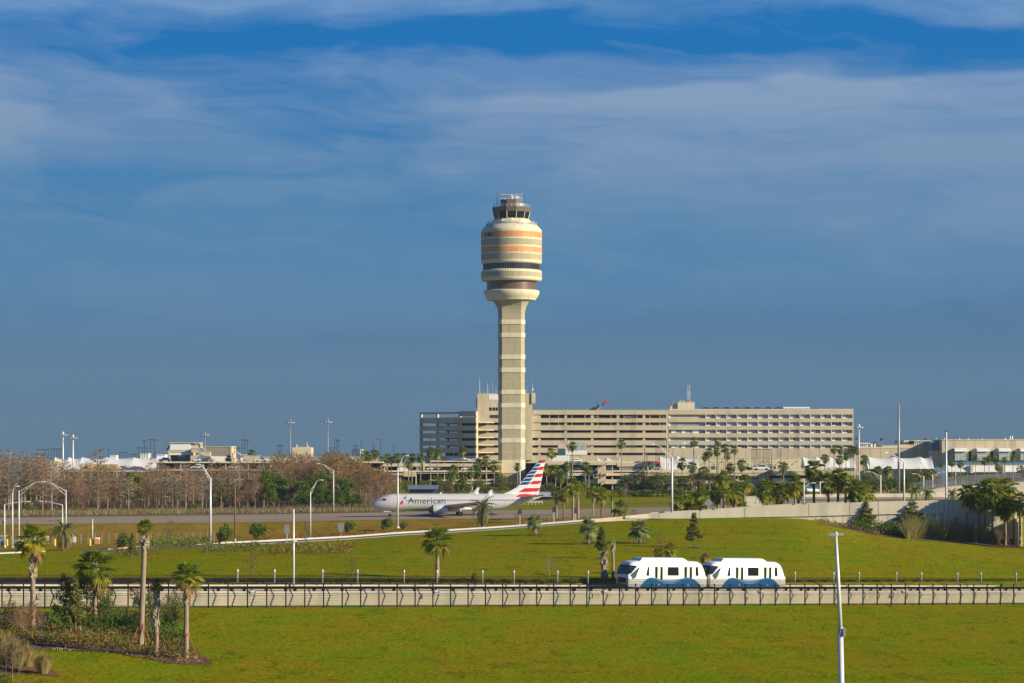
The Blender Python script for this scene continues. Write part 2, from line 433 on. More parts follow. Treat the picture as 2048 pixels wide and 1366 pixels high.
SC.cycles.use_denoising = True; SC.cycles.max_bounces = 6; SC.cycles.transparent_max_bounces = 6
SC.cycles.use_adaptive_sampling = True; SC.cycles.adaptive_threshold = .015
SC.cycles.caustics_reflective = False; SC.cycles.caustics_refractive = False

def world():
    w = bpy.data.worlds.new('World'); SC.world = w; w.use_nodes = True; nt = w.node_tree; N = nt.nodes; L = nt.links
    bg = N['Background']; bg.inputs['Strength'].default_value = .055
    sk = N.new('ShaderNodeTexSky'); sk.sky_type = 'NISHITA'; sk.sun_disc = False
    sk.sun_elevation = rad(EL); sk.sun_rotation = math.atan2(sd.x, sd.y); sk.air_density = 1.; sk.dust_density = .6; sk.ozone_density = 2.
    tc = N.new('ShaderNodeTexCoord'); sp = N.new('ShaderNodeSeparateXYZ'); L.new(tc.outputs['Generated'], sp.inputs[0])
    def math_(op, a, b=None, c=None, clamp=False):
        n = N.new('ShaderNodeMath'); n.operation = op; n.use_clamp = clamp
        for i, q in enumerate((a, b, c)):
            if q is None: continue
            if isinstance(q, (int, float)): n.inputs[i].default_value = q
            else: L.new(q, n.inputs[i])
        return n.outputs[0]
    x, y, z = sp.outputs
    hyp = math_('SQRT', math_('ADD', math_('MULTIPLY', x, x), math_('MULTIPLY', y, y)))
    el = math_('ARCTAN2', z, hyp)                      # elevation
    az = math_('ARCTAN2', x, y)                        # azimuth, 0 straight ahead
    def comb(a, b, c=0.):
        n = N.new('ShaderNodeCombineXYZ')
        for i, q in enumerate((a, b, c)):
            if isinstance(q, (int, float)): n.inputs[i].default_value = q
            else: L.new(q, n.inputs[i])
        return n.outputs[0]
    def noise_(v, scale, det=6, rough=.55, dist=0.):
        n = N.new('ShaderNodeTexNoise'); n.inputs['Scale'].default_value = scale; n.inputs['Detail'].default_value = det
        n.inputs['Roughness'].default_value = rough; n.inputs['Distortion'].default_value = dist; L.new(v, n.inputs[0]); return n.outputs['Fac']
    def ramp(src, els, color=True):
        r = N.new('ShaderNodeValToRGB'); e = r.color_ramp.elements
        while len(e) < len(els): e.new(.5)
        for q, (p, c) in zip(e, els): q.position = p; q.color = (*c, 1) if color else (c, c, c, 1)
        L.new(src, r.inputs[0]); return r.outputs[0]
    def mr(src, a, b, c, d, smooth=True):
        n = N.new('ShaderNodeMapRange'); n.interpolation_type = 'SMOOTHSTEP' if smooth else 'LINEAR'
        L.new(src, n.inputs[0]); 
        for i, q in enumerate((a, b, c, d)): n.inputs[i+1].default_value = q
        return n.outputs[0]
    def mix(f, a, c, bt='MIX'):
        n = N.new('ShaderNodeMix'); n.data_type = 'RGBA'; n.blend_type = bt
        if isinstance(f, float): n.inputs[0].default_value = f
        else: L.new(f, n.inputs[0])
        for i, q in ((6, a), (7, c)):
            if isinstance(q, tuple): n.inputs[i].default_value = (*q, 1)
            else: L.new(q, n.inputs[i])
        return n.outputs[2]
    def lin(r, g, b):
        f = lambda c: (c/255/12.92 if c <= 10 else ((c/255+.055)/1.055)**2.4)
        k = 1/.055/2**SC.view_settings.exposure
        return (f(r)*k, f(g)*k, f(b)*k)
    # blue of the clear air by height above the horizon
    e10 = math_('MULTIPLY', el, 4.)       # 0..0.25 rad -> 0..1
    base = ramp(e10, [(0., lin(84,112,134)), (.16, lin(80,118,152)), (.28, lin(72,124,167)), (.42, lin(68,126,174)), (.54, lin(50,120,178)), (.64, lin(24,112,180)), (1., lin(40,122,188))])
    # slow warp, then layered streaks
    v0 = comb(math_('MULTIPLY', az, 5.), math_('MULTIPLY', el, 16.), 2.3)
    w1 = math_('MULTIPLY', math_('SUBTRACT', noise_(v0, 1., 3), .5), .045)
    w2 = math_('MULTIPLY', math_('SUBTRACT', noise_(comb(math_('MULTIPLY', az, 9.), math_('MULTIPLY', el, 22.), 8.1), 1., 3), .5), .25)
    ew = math_('ADD', el, w1); aw = math_('ADD', az, w2)
    tilt = math_('ADD', ew, math_('MULTIPLY', aw, .06))
    na = noise_(comb(math_('MULTIPLY', aw, 7.), math_('MULTIPLY', tilt, 34.), 1.), 1., 8, .6, .6)
    nb = noise_(comb(math_('MULTIPLY', aw, 18.), math_('MULTIPLY', tilt, 110.), 4.), 1., 8, .62, .15)
    nc = noise_(comb(math_('MULTIPLY', aw, 30.), math_('MULTIPLY', tilt, 300.), 9.), 1., 6, .6, .2)
    nf = math_('ADD', math_('MULTIPLY', na, .60), math_('ADD', math_('MULTIPLY', nb, .28), math_('MULTIPLY', nc, .12)))
    nf = math_('ADD', math_('MULTIPLY', math_('SUBTRACT', nf, .5), 1.55), .5)
    def gauss(v, c, s):
        q = math_('DIVIDE', math_('SUBTRACT', v, c), s); return math_('EXPONENT', math_('MULTIPLY', math_('MULTIPLY', q, q), -1.))
    E = lambda py: (900-py)/5000.
    A = lambda px: (px-1024)/5000.
    # where cloud gathers: a top veil, a large bank on one side, a haze bank on the other
    big = math_('MULTIPLY', mr(aw, A(760), A(1150), 0., 1.), math_('MULTIPLY', mr(math_('SUBTRACT', ew, math_('MULTIPLY', aw, .045)), E(196), E(172), 1., 0.), mr(ew, E(600), E(300), 0., 1.)))
    lef = math_('MULTIPLY', mr(aw, A(330), A(60), 0., 1.), gauss(ew, E(230), .034))
    lef2 = math_('MULTIPLY', mr(aw, A(620), A(430), 0., 1.), gauss(ew, E(245), .014))
    top = mr(ew, E(75), E(20), 0., 1.)
    str1 = math_('ADD', math_('MULTIPLY', gauss(ew, E(150), .006), .55), math_('ADD', math_('MULTIPLY', gauss(ew, E(395), .006), gauss(aw, A(600), .03)), math_('ADD', math_('MULTIPLY', gauss(ew, E(460), .009), mr(aw, A(1350), A(1800), 0., 1.)), math_('MULTIPLY', gauss(ew, E(560), .010), .7))))
    gap = gauss(math_('ADD', ew, math_('MULTIPLY', aw, -.02)), E(108), .0085)
    dens = math_('ADD', math_('MULTIPLY', big, .33), math_('ADD', math_('MULTIPLY', lef, .28), math_('ADD', math_('MULTIPLY', lef2, .26), math_('ADD', math_('MULTIPLY', top, .20), math_('MULTIPLY', str1, .22)))))
    dens = math_('SUBTRACT', dens, math_('MULTIPLY', gap, .12))
    amt = mr(math_('ADD', nf, dens), .40, .92, 0., 1., False)
    fade = mr(el, E(780), E(480), .35, 1.)
    amt = math_('MULTIPLY', amt, fade)
    cc = ramp(e10, [(0., lin(100,130,152)), (.3, lin(100,138,172)), (.5, lin(123,151,184)), (.62, lin(136,161,194)), (.72, lin(124,160,203)), (1., lin(124,160,203))])
    painted = mix(amt, base, cc)
    # the lower edge of the veil: a calmer, greyer belt above the horizon
    edge = math_('ADD', ew, math_('MULTIPLY', az, -.045))
    belt = math_('MULTIPLY', mr(edge, E(640), E(668), 0., 1.), mr(el, E(860), E(640), .0, .36))
    painted = mix(belt, painted, lin(76,112,146))
    keep = mr(el, .24, .6, 0., 1.)
    keep2 = mr(y, -.2, .35, 1., 0.)
    k = math_('MAXIMUM', keep, keep2)
    air = mix(1., sk.outputs[0], (.32, .72, 1.5), 'MULTIPLY')      # clear, deep blue air above the veil
    L.new(mix(k, painted, air), bg.inputs['Color'])
world()

# thin air between here and the terminals
hm = bpy.data.materials.new('haze_air'); hm.use_nodes = True; hn = hm.node_tree.nodes; hn.remove(hn['Principled BSDF'])
pv = hn.new('ShaderNodeVolumePrincipled'); pv.inputs['Color'].default_value = (.58, .80, 1., 1); pv.inputs['Density'].default_value = .000048; pv.inputs['Anisotropy'].default_value = 0.
hm.node_tree.links.new(pv.outputs[0], hn['Material Output'].inputs['Volume'])
mb = MB(); mb.box(-6500, 6500, -60, 3500, -39, 125); tag(mb.build('haze', hm), kind='stuff')
SC.cycles.volume_bounces = 0

# ---------------------------------------------------------------- guideway, fences
def GW(s, n, h):           # guideway frame: along, away, up
    return Vector((s*SA-n*SB, 281+s*SB+n*SA, fZ(s)+h))
def gwbox(mb, s0, s1, n0, n1, h0, h1, m=0, step=6.):
    k = max(1, int((s1-s0)/step)); 
    mb.rings([[GW(lerp(s0, s1, i/k), n, h) for n, h in ((n0,h0),(n0,h1),(n1,h1),(n1,h0))] for i in range(k+1)], m, True, True)
S0, S1 = -92., 118.
gway = empty('guideway', GW(0, 3, 0), 0, 'pale concrete guideway trough that carries the white people mover', 'guideway')
mb = MB(); s = S0
while s < S1:                                        # cast wall segments with open joints
    mb.rings([[GW(q, n, h) for n, h in ((1.66,-.4),(1.64,.05),(1.24,1.24),(1.56,1.86),(1.9,1.86),(1.9,-.4))] for q in (s+.012, s+11.988)], 0, True, True); s += 12
mb.build('near_wall', MT['concg'], gway, world=True)
mb = MB(); gwbox(mb, S0, S1, 1.52, 2.0, 1.86, 1.94); mb.build('wall_coping', MT['concg'], gway, world=True)
mb = MB(); gwbox(mb, S0, S1, 1.9, 6.6, -.4, 1.35); mb.build('running_deck', MT['greyc'], gway, world=True)
mb = MB(); gwbox(mb, S0, S1, 6.6, 6.9, -.4, 2.22); mb.build('far_wall', MT['concg'], gway, world=True)
mb = MB(); gwbox(mb, S0, S1, 1.42, 1.52, 1.98, 2.16); gwbox(mb, S0, S1, 2.05, 2.2, 1.62, 2.2); mb.build('guide_rail', MT['black'], gway, world=True)
mb = MB(); s = S0
r2 = random.Random(4)
while s < S1:
    gwbox(mb, s, s+.25, 1.38, 1.6, 1.74, 1.99); s += r2.choice((1.1, 1.5, 2.3, 2.6))
tag(mb.build('rail_bracket', MT['black'], gway, world=True), kind='stuff')
mb = MB(); gwbox(mb, S0, S1, 1.20, 1.26, 1.28, 1.32); gwbox(mb, S0, S1, 1.52, 1.6, .12, .2); mb.build('cable', MT['greyc'], gway, world=True)
for i, (px, t) in enumerate(((516,'third bay'), (885,'palm trunk'), (1222,'topless palm'), (1534,'rear people mover car'), (1822,'right bays'))):
    s_ = s_of(px); mb = MB(); gwbox(mb, s_-.28, s_+.28, 1.18, 1.24, 1.42, 1.80)
    o = mb.build('wall_plate', MT['white'], loc=GW(s_, 1.21, 1.6))
    tag(o, ('white square plate on the guideway wall near the slim white camera pole','white square plate on the guideway wall below the tall fan palm with ragged collar','white square plate on the guideway wall just ahead of the people mover','white square plate on the guideway wall below the rear people mover car','white square plate on the guideway wall beyond the near lamp post')[i], 'plate', 'white plates on the guideway wall')
for i, px in enumerate((86, 855, 1194, 1506, 1795)):
    s_ = s_of(px); mb = MB(); gwbox(mb, s_-.2, s_+.2, 1.14, 1.26, .95, 1.40); 
    o = mb.build('junction_box', MT['gpole'], loc=GW(s_, 1.5, 1.2))
    tag(o, ('grey junction box on the guideway wall beside the booted palm trunk','grey junction box on the wall below the tall fan palm with ragged collar','grey junction box on the wall beneath the shaggy palm by the track','grey junction box on the wall below the rear people mover car','grey junction box on the wall beyond the near lamp post')[i], 'junction box', 'grey boxes on the guideway wall')

def make_fence(n0, name, label, hh, upper, off):
    f = empty(name, GW(0, n0, 0), 0, label, 'fence')
    ps = 2.25; pk = .125
    mb = MB(); mb.box(-.065, .065, -.05, .05, -.5, hh+.08); mb.box(-.09,.09,-.075,.075,hh+.08,hh+.12)
    post = mb.build('post', MT['black'], f)
    # the bent top: lower panel upright, upper panel leaning towards the track
    pn = MB(); k = int(ps/pk)
    for i in range(k):
        x = (i+.5)*pk; z = -.029*x
        pn.box(x-.010, x+.010, -.010, .010, z+.06, z+hh)
    for h in (.16, hh-.42, hh-.03):
        pn.rings([[(x, y, -.029*x+h+q) for y, q in ((-.03,-.025),(.03,-.025),(.03,.025),(-.03,.025))] for x in (.05, ps-.05)], 0, True, True)
    if upper:
        for i in range(k*2):
            x = (i+.5)*pk/2; z = -.029*x+hh
            pn.tube([(x, 0, z), (x, .30, z+upper)], .013, 3)
        for t in (.5, 1.):
            pn.tube([(0, .30*t, hh+upper*t), (ps, .30*t, hh+upper*t-.029*ps)], .014, 3)
    panel = pn.build('mesh_panel', MT['black'], f)
    ang = math.atan2(SB, SA); i = 0
    s = -80.+off
    while s < 112:
        loc = GW(s, n0, 0)-f.location
        for src in (post, panel):
            o = src if i == 0 else src.copy()
            if i: COL.objects.link(o); o.parent = f
            o.location = loc; o.rotation_euler = (0, 0, ang)
        s += ps; i += 1
s548 = s_of(533.5)
make_fence(0., 'security_fence', 'long black security fence with slim pickets along the mown foreground lawn', 2.52, .62, (s548+80) % 2.25)
make_fence(7.4, 'security_fence', 'black mesh fence on the far side of the guideway, behind the people mover', 2.5, .62, .9)
# dark service strip beyond the guideway
mb = MB(); rr = []
for s in range(-92, 119, 3): rr.append([GW(s, n, h) for n, h in ((8.2, 1.0), (8.2, 2.55), (9.2, 2.72), (10.5, 2.6), (10.6, 1.0))])
mb.rings(rr, 0, True, True); tag(mb.build('mulch_verge', MT['mulchd']), kind='structure')
# silver marker posts
mk_lab = ['behind the pink-flowering shrubs', 'beside the loose bush', 'left of the slim white camera pole', 'right of the slim white camera pole', 'by the thin green sapling', 'left of the tall collared fan palm', 'in front of the tall collared fan palm', 'beside the dead palm stump', 'right of the withered yellow palm', 'next to the bare grey sapling', 'nearest the shaggy palm by the track', 'first behind the people mover', 'just left of the near lamp post', 'just right of the near lamp post', 'second right of the near lamp post', 'third right of the near lamp post', 'fourth right of the near lamp post', 'fifth right of the near lamp post', 'sixth right of the near lamp post']
mpx = [204, 475, 549, 645, 715, 808, 874, 965, 1028, 1115, 1176, 1590, 1667, 1718, 1793, 1843, 1915, 1962, 2032]
mp = empty('marker_post', GW(0,0,0), 0, 'x', 'post', 'silver posts along the guideway')
mb = MB(); mb.lathe([(.085,0),(.085,1.05),(.07,1.08)], 10); mb.build('shaft', MT['gpole'], mp)
mb = MB(); mb.lathe([(.09,1.08),(.12,1.14),(.12,1.34),(.07,1.46),(.03,1.5)], 10); mb.build('head', MT['steel'], mp)
for i, px in enumerate(mpx):
    loc = GW(s_of(px), 7.9, 2.3)
    loc.x = (px-CX)/F*loc.y
    lb = 'short silver post with cap beyond the guideway, '+mk_lab[i]
    if i == 0: mp.location = loc; mp['label'] = lb; make_tree(mp)
    else: dup(mp, loc, 0, lb)

# ---------------------------------------------------------------- people mover
def make_car(first):
    c = empty('people_mover_car', (0,0,0), 0, 'x', 'train car', 'cars of the people mover')
    Ln, Wd = 11.7, 1.38
    # closed body built from cross sections along the car (x from front to rear)
    def sec(x, w, zb, zt, wt=None, cr=.28):
        wt = wt if wt is not None else w
        return [(x,-w*.93,zb),(x,-w,zb+.18),(x,-w,zb+1.2),(x,-lerp(w,wt,.8),zt-cr),(x,-wt+cr*.35,zt-cr*.28),(x,-wt+cr*1.2,zt),(x,wt-cr*1.2,zt),(x,wt-cr*.35,zt-cr*.28),(x,lerp(w,wt,.8),zt-cr),(x,w,zb+1.2),(x,w,zb+.18),(x,w*.93,zb)]
    mb = MB()
    S = [sec(.02,1.22,0,1.45,1.16),sec(.06,1.30,0,1.62,1.22), sec(.28,1.34,0,2.45,1.16,.32), sec(.55,1.36,0,2.85,1.14,.34), sec(1.0,1.38,0,3.03,1.16,.34), sec(1.75,1.38,0,3.1,1.26,.3), sec(9.9,1.38,0,3.1,1.26,.3), sec(10.5,1.38,0,3.05,1.24,.34), sec(11.0,1.37,0,2.82,1.22,.36), sec(11.3,1.36,0,2.35,1.22,.34), sec(11.5,1.34,0,1.75,1.24,.3), sec(11.7,1.3,0,1.3,1.22,.25)]
    mb.rings(S, 0, True, True)
    body = mb.build('body', MT['train'], c, smooth=True)
    try:
        md = body.modifiers.new('edges', 'EDGE_SPLIT'); md.split_angle = rad(38)
    except Exception: pass
    # roof fairing
    mb = MB(); 
    mb.rings([[(x0,-y,z),(x1,-y,z),(x1,y,z),(x0,y,z)] for x0,x1,y,z in ((1.9,9.0,.98,3.08),(2.05,8.8,.98,3.22),(2.35,8.4,.84,3.44),(2.6,8.2,.7,3.48))], 0, True, True)
    mb.build('roof_fairing', MT['train'], c)
    # windscreen: dark glass wrapped round the front, and lower front panel
    def quadsheet(name, pts, mat, par, th=.02):
        m_ = MB(); n_ = (Vector(pts[1])-Vector(pts[0])).cross(Vector(pts[2])-Vector(pts[0])).normalized()*th
        a = [Vector(p)+n_ for p in pts]; b = [Vector(p)-n_ for p in pts]
        m_.rings([b, a], 0, True, True); return m_.build(name, mat, par)
    m_ = MB()
    pr = [(.045,1.52),(.075,1.75),(.24,2.36),(.40,2.60)]           # front face line x,z
    wid = [1.10,1.09,1.03,.96]
    rings = []
    for (x, z), w in zip(pr, wid): rings.append([(x-.06+ (abs(t)**3)*.03, w*t, z) for t in (-1,-.8,-.4,0,.4,.8,1)])
    m_.rings(rings, 0, closed=False)
    m_.build('windscreen', MT['dglass'], c, smooth=True)
    for sy in (-1, 1):                                    # glass carried round each front corner up to the slanting pillar
        w = 1.385
        m_ = MB(); 
        a = [(.03,sy*1.18,1.54),(.2,sy*1.20,2.18),(.40,sy*1.16,2.58),(1.30,sy*1.32,2.52),(.90,sy*1.372,2.15),(.32,sy*1.372,1.62)]
        b = [(x+.03, y*1.012, z) for x, y, z in a]
        m_.face(b if sy < 0 else list(reversed(b))); 
        m_.rings([[(x, y*.9, z) for x, y, z in a], b], 0)
        m_.build('corner_glass', MT['dglass'], c)
    m_ = MB(); m_.box(-.05,.1,-.75,.75,.52,1.12); m_.build('front_panel', MT['dglass'], c)
    m_ = MB(); m_.box(-.12,.1,-1.1,1.1,.1,.32); m_.build('bumper', MT['pdark'], c)
    # sides
    ys = -1.386
    side = lambda x, z, o=0.: (x, ys-.004-o, z)
    for sy in (-1, 1):
        def poly(name, pts, mat, o=.004, par=c, th=.03):
            m2 = MB(); y0 = sy*(1.38+o); y1 = sy*(1.38-th)
            m2.prism(pts, y0, y1); return m2.build(name, mat, par)
        # painted wave: deep blue with a light crest
        def crest(x): 
            k = [(1.75,.0),(2.0,.34),(2.4,.70),(2.9,.97),(3.4,1.04),(4.0,.98),(4.8,.82),(5.6,.72),(6.4,.72),(7.2,.82),(8.0,.97),(8.6,1.04),(9.2,1.0),(9.8,.82),(10.3,.5),(10.75,.12),(10.85,0)]
            return tab(k, x)
        xs = [1.75+.12*i for i in range(76)]
        m2 = MB()
        y0 = sy*1.392
        for x0, x1 in zip(xs, xs[1:]):
            m2.rings([[(x0,y0,.03),(x0,y0,max(.04,crest(x0)*1.1+.03)),(x0,sy*1.35,max(.04,crest(x0)*1.1+.03)),(x0,sy*1.35,.03)],[(x1,y0,.03),(x1,y0,max(.04,crest(x1)*1.1+.03)),(x1,sy*1.35,max(.04,crest(x1)*1.1+.03)),(x1,sy*1.35,.03)]], 0, False, False)
        m2.build('wave_stripe', MT['tblue'], c)
        def c2(x): return tab([(3.6,.03),(4.2,.16),(5.0,.36),(6.0,.42),(7.0,.34),(7.8,.14),(8.4,.03)], x)
        m2 = MB(); y0 = sy*1.397
        xs2 = [3.6+.12*i for i in range(41)]
        for x0, x1 in zip(xs2, xs2[1:]):
            m2.face([(x0,y0,crest(x0)*1.1+.03-c2(x0)),(x1,y0,crest(x1)*1.1+.03-c2(x1)),(x1,y0,crest(x1)*1.1+.031),(x0,y0,crest(x0)*1.1+.031)])
        m2.build('light_wave_crest', MT['tlight'], c)
        fr = .05
        poly('corner_window', [(.34,1.46),(.60,.97),(1.02,1.12),(1.66,2.38),(1.46,2.36)], MT['bglass'], .006)
        poly('side_window', [(2.62,1.38),(3.02,1.38),(3.02,2.42),(2.84,2.42)], MT['dglass'], .006)
        for dx in (3.88, 8.25):
            d = poly('door', [(dx,.16),(dx+1.16,.16),(dx+1.16,2.46),(dx,2.46)], M_cream_door, .002)
            for q in (.03, .80):
                m2 = MB(); m2.prism([(dx+q,.78),(dx+q+.34,.78),(dx+q+.34,2.42),(dx+q,2.42)], sy*1.389, sy*1.36); m2.build('door_glass', MT['dglass'], d)
            m2 = MB(); m2.prism([(dx+.02,.3),(dx+1.14,.3),(dx+1.14,.70),(dx+.02,.70)], sy*1.3985, sy*1.36); m2.build('door_skirt', MT['tblue'], d)
            m2 = MB(); m2.prism([(dx+.5,.22),(dx+.68,.22),(dx+.68,.38),(dx+.5,.38)], sy*1.404, sy*1.36); m2.build('wheelchair_mark', MT['white'], d)
        poly('wide_window', [(5.78,1.40),(7.40,1.40),(7.40,2.42),(5.78,2.42)], MT['dglass'], .006)
        poly('rear_window', [(9.98,1.38),(10.38,1.38),(10.28,2.42),(9.98,2.42)], MT['dglass'], .006)
        for x in (3.32, 7.7): poly('panel_joint', [(x,.95),(x+.025,.95),(x+.025,2.6),(x,2.6)], MT['pgrey'], .003)
    m_ = MB(); m_.box(.5,11.3,-1.2,1.2,-.45,.02); m_.build('underframe', MT['black'], c)
    m_ = MB(); m_.rings([[(11.66,-y,.25),(11.66,y,.25),(11.4,y*.9,2.3),(11.4,-y*.9,2.3)] for y in (.2,)]+[[(12.25,-.9,.25),(12.25,.9,.25),(12.25,.8,2.3),(12.25,-.8,2.3)]], 0, True, True); 
    if first: m_.build('gangway', MT['rubber'], c)
    return c
M_cream_door = M('door_leaf', (.62,.60,.53), .4, .04, .5)
ang = math.atan2(SB, SA); pitch = math.atan(.029)
sA = s_of(1262); 
for i in range(2):
    car = make_car(i == 0)
    s_ = sA+.95+i*11.75
    car.location = GW(s_, 3.35, 2.10); car.rotation_euler = (0, pitch, ang); car.scale = (.965, 1, 1)
    car['label'] = ('leading white people mover car with blue wave and open view of its dark windscreen', 'rear white people mover car coupled behind the leading one')[i]

# ---------------------------------------------------------------- airliner
def airliner():
    rz = rad(5.4); Dp = 565.
    org = P(743, 1029, Dp); org.z = gz(850, 566)+.03
    a = empty('airliner', org, rz, 'silver twin-engine airliner with striped red, white and blue tail on the taxiway', 'airliner')
    ZC = 3.15; RR = 1.88
    prof = [(0,.03,-.62),(.25,.42,-.58),(.7,.78,-.50),(1.4,1.12,-.38),(2.2,1.40,-.25),(3.2,1.64,-.12),(4.4,1.80,-.03),(6,1.88,0),(25.5,1.88,0),(28,1.82,.06),(30.5,1.62,.24),(33,1.30,.52),(35.5,.90,.88),(37.5,.52,1.2),(38.4,.30,1.36),(38.6,.12,1.4)]
    def fus(x):
        return tab([(p[0],p[1]) for p in prof], x), ZC+tab([(p[0],p[2]) for p in prof], x)
    mb = MB(); n = 40
    rings = []
    xs = sorted(set([p[0] for p in prof]+[x*.8 for x in range(1, 48)]))
    for x in xs:
        r, zc = fus(x); rings.append([(x, -r*math.cos(2*math.pi*k/n), zc+r*1.03*math.sin(2*math.pi*k/n)) for k in range(n)])
    mb.rings(rings, 0, True, True)
    body = mb.build('fuselage', MT['silver'], a, smooth=True)
    def surf(x, z, off=.012, sy=-1):
        r, zc = fus(x); t = max(-1, min(1, (z-zc)/(r*1.03))); return Vector((x, sy*(r*math.sqrt(max(0, 1-t*t))+off), z))
    def patch(name, poly, mat, off=.012, nx=6, par=body):
        """polygon (x,z) laid on the side of the fuselage (near and far side)"""
        for sy in (-1, 1):
            m2 = MB(); x0 = min(p[0] for p in poly); x1 = max(p[0] for p in poly)
            N_ = 16
            def span(x):
                zz = []
                for (xa, za), (xb, zb) in zip(poly, poly[1:]+poly[:1]):
                    if abs(xb-xa) > 1e-9 and min(xa, xb)-1e-9 <= x <= max(xa, xb)+1e-9: zz.append(za+(zb-za)*(x-xa)/(xb-xa))
                return min(zz), max(zz)
            cols = []
            for i in range(N_+1):
                x = lerp(x0, x1, i/N_); lo, hi = span(min(max(x, x0+1e-6), x1-1e-6))
                cols.append([surf(x, lerp(lo, hi, j/6), off, sy) for j in range(7)])
            m2.rings(cols, 0, closed=False); m2.build(name, mat, par, smooth=True)
    # cockpit glass
    patch('cockpit_window', [(2.0,3.62),(3.1,3.55),(3.35,3.95),(2.75,4.02)], MT['dglass'], .015)
    m2 = MB()
    for sy in (-1, 1):
        m2.face([surf(1.55,3.58,.015,sy), surf(1.98,3.62,.015,sy), surf(2.7,4.02,.015,sy), surf(2.15,3.98,.015,sy)])
    m2.build('windscreen', MT['dglass'], body)
    # cabin windows: one row a side, each a small rounded pane
    for sy in (-1, 1):
        m2 = MB(); x = 7.9
        while x < 33.2:
            if not (13.0 < x < 13.5 or 21.2 < x < 21.6):
                m2.face([surf(x+dx, 3.62+dz, .020, sy) for dx, dz in ((-.08,-.17),(.08,-.17),(.13,-.08),(.13,.08),(.08,.17),(-.08,.17),(-.13,.08),(-.13,-.08))])
            x += .51
        m2.build('window_row', MT['pdark'], body)
    patch('door_outline', [(4.9,2.55),(4.96,2.55),(4.96,4.35),(4.9,4.35)], MT['pgrey'], .012)
    patch('door_outline', [(5.72,2.55),(5.78,2.55),(5.78,4.35),(5.72,4.35)], MT['pgrey'], .012)
    # emblem and lettering
    patch('emblem_top', [(6.95,3.78),(7.55,3.92),(7.98,4.55),(7.45,4.42)], MT['pblue'], .014)
    patch('emblem_bottom', [(6.25,2.72),(6.75,2.66),(7.18,3.20),(7.02,3.62),(6.6,3.50)], MT['red'], .014)
    cu = bpy.data.curves.new('letters', 'FONT'); cu.body = 'American'; cu.size = 1.98; cu.space_character = 1.02; cu.resolution_u = 3; cu.offset = .012
    to = bpy.data.objects.new('lettering_source', cu); COL.objects.link(to)
    dg = bpy.context.evaluated_depsgraph_get(); me = to.evaluated_get(dg).to_mesh()
    import bmesh
    bm = bmesh.new(); bm.from_mesh(me)
    w = max(v.co.x for v in bm.verts)-min(v.co.x for v in bm.verts); x0 = min(v.co.x for v in bm.verts)
    for z in (.2,.4,.6,.8,1.,1.2,1.4): bmesh.ops.bisect_plane(bm, geom=bm.verts[:]+bm.edges[:]+bm.faces[:], plane_co=(0,z,0), plane_no=(0,1,0))
    vs = [v.co.copy() for v in bm.verts]; fs = [[v.index for v in f.verts] for f in bm.faces]
    bm.verts.index_update(); fs = [[v.index for v in f.verts] for f in bm.faces]
    bm.free(); bpy.data.objects.remove(to)
    for sy in (-1, 1):
        m2 = MB(); k = 8.5/w
        for v in vs:
            t = (v.x-x0)*k; x = 8.1+t if sy < 0 else 16.6-t
            m2.v.append(tuple(surf(x, 2.92+v.y*.98, .017, sy)))
        m2.f = [tuple(f) for f in fs]; m2.m = [0]*len(fs)
        m2.build('lettering', MT['letter'], body)
    # flying surfaces
    def foil(mb, secs, m=0):
        sh = [(0,0),(.04,.42),(.2,.95),(.4,1.),(.7,.6),(1,.04),(1,-.04),(.7,-.35),(.4,-.7),(.2,-.7),(.04,-.35)]
        mb.rings([[(xl+c*q, y+(t*c*w*.5 if ax == 'y' else 0), z+(t*c*w*.5 if ax == 'z' else 0)) for q, w in sh] for xl, y, z, c, t, ax in secs], m, True, True)
    for sy in (-1, 1):
        mb = MB()
        foil(mb, [(12.9,sy*1.5,2.05,8.3,.13,'z'),(15.9,sy*5.2,2.42,5.0,.12,'z'),(23.0,sy*16.9,3.55,1.75,.11,'z'),(23.3,sy*17.2,3.62,1.6,.11,'z')])
        wg = mb.build('wing', MT['pgrey'], a, smooth=True); wg.modifiers.new('edges', 'EDGE_SPLIT').split_angle = rad(50)
        mb = MB(); foil(mb, [(23.4,sy*17.15,3.60,1.55,.1,'y'),(23.9,sy*17.5,4.1,1.4,.1,'y'),(25.3,sy*17.9,6.2,.65,.1,'y')])
        mb.build('winglet', MT['silver'], wg, smooth=True)
        for q, y in ((.5, 6.5), (.5, 9.2), (.5, 12.)):
            x = 15.2+(y-4)*.60+3.1-(y-5)*.16; z = 2.3+(y-5)*.096
            mb = MB(); mb.rings([[(x+dx, sy*y+r*.16*math.cos(t*math.pi/4), z-.18+r*.24*math.sin(t*math.pi/4)) for t in range(8)] for dx, r in ((-.9,.1),(-.3,.9),(.6,1.),(1.7,.15))], 0, True, True)
            mb.build('flap_fairing', MT['pgrey'], wg, smooth=True)
        mb = MB(); foil(mb, [(33.6,sy*.9,4.25,3.7,.1,'z'),(38.0,sy*7.1,4.95,1.35,.09,'z')]); mb.build('tailplane', MT['pgrey'], a, smooth=True)
        # engine
        eg = MB(); ex, ey, ez = 13.3, sy*4.95, 1.62
        ering = [(0,.80),(.06,.92),(.35,1.02),(1.3,1.06),(2.4,1.0),(3.3,.86),(3.65,.74)]
        eg.rings([[(ex+dx, ey-r*math.cos(2*math.pi*k/24), ez+r*math.sin(2*math.pi*k/24)) for k in range(24)] for dx, r in ering], 0)
        e = eg.build('engine', MT['silver'], a, smooth=True)
        m2 = MB(); m2.rings([[(ex+dx, ey-r*math.cos(2*math.pi*k/24), ez+r*math.sin(2*math.pi*k/24)) for k in range(24)] for dx, r in ((.0,.81),(-.03,.90),(.10,.97),(.34,1.025))], 0); m2.build('intake_lip', MT['pdark'], e, smooth=True)
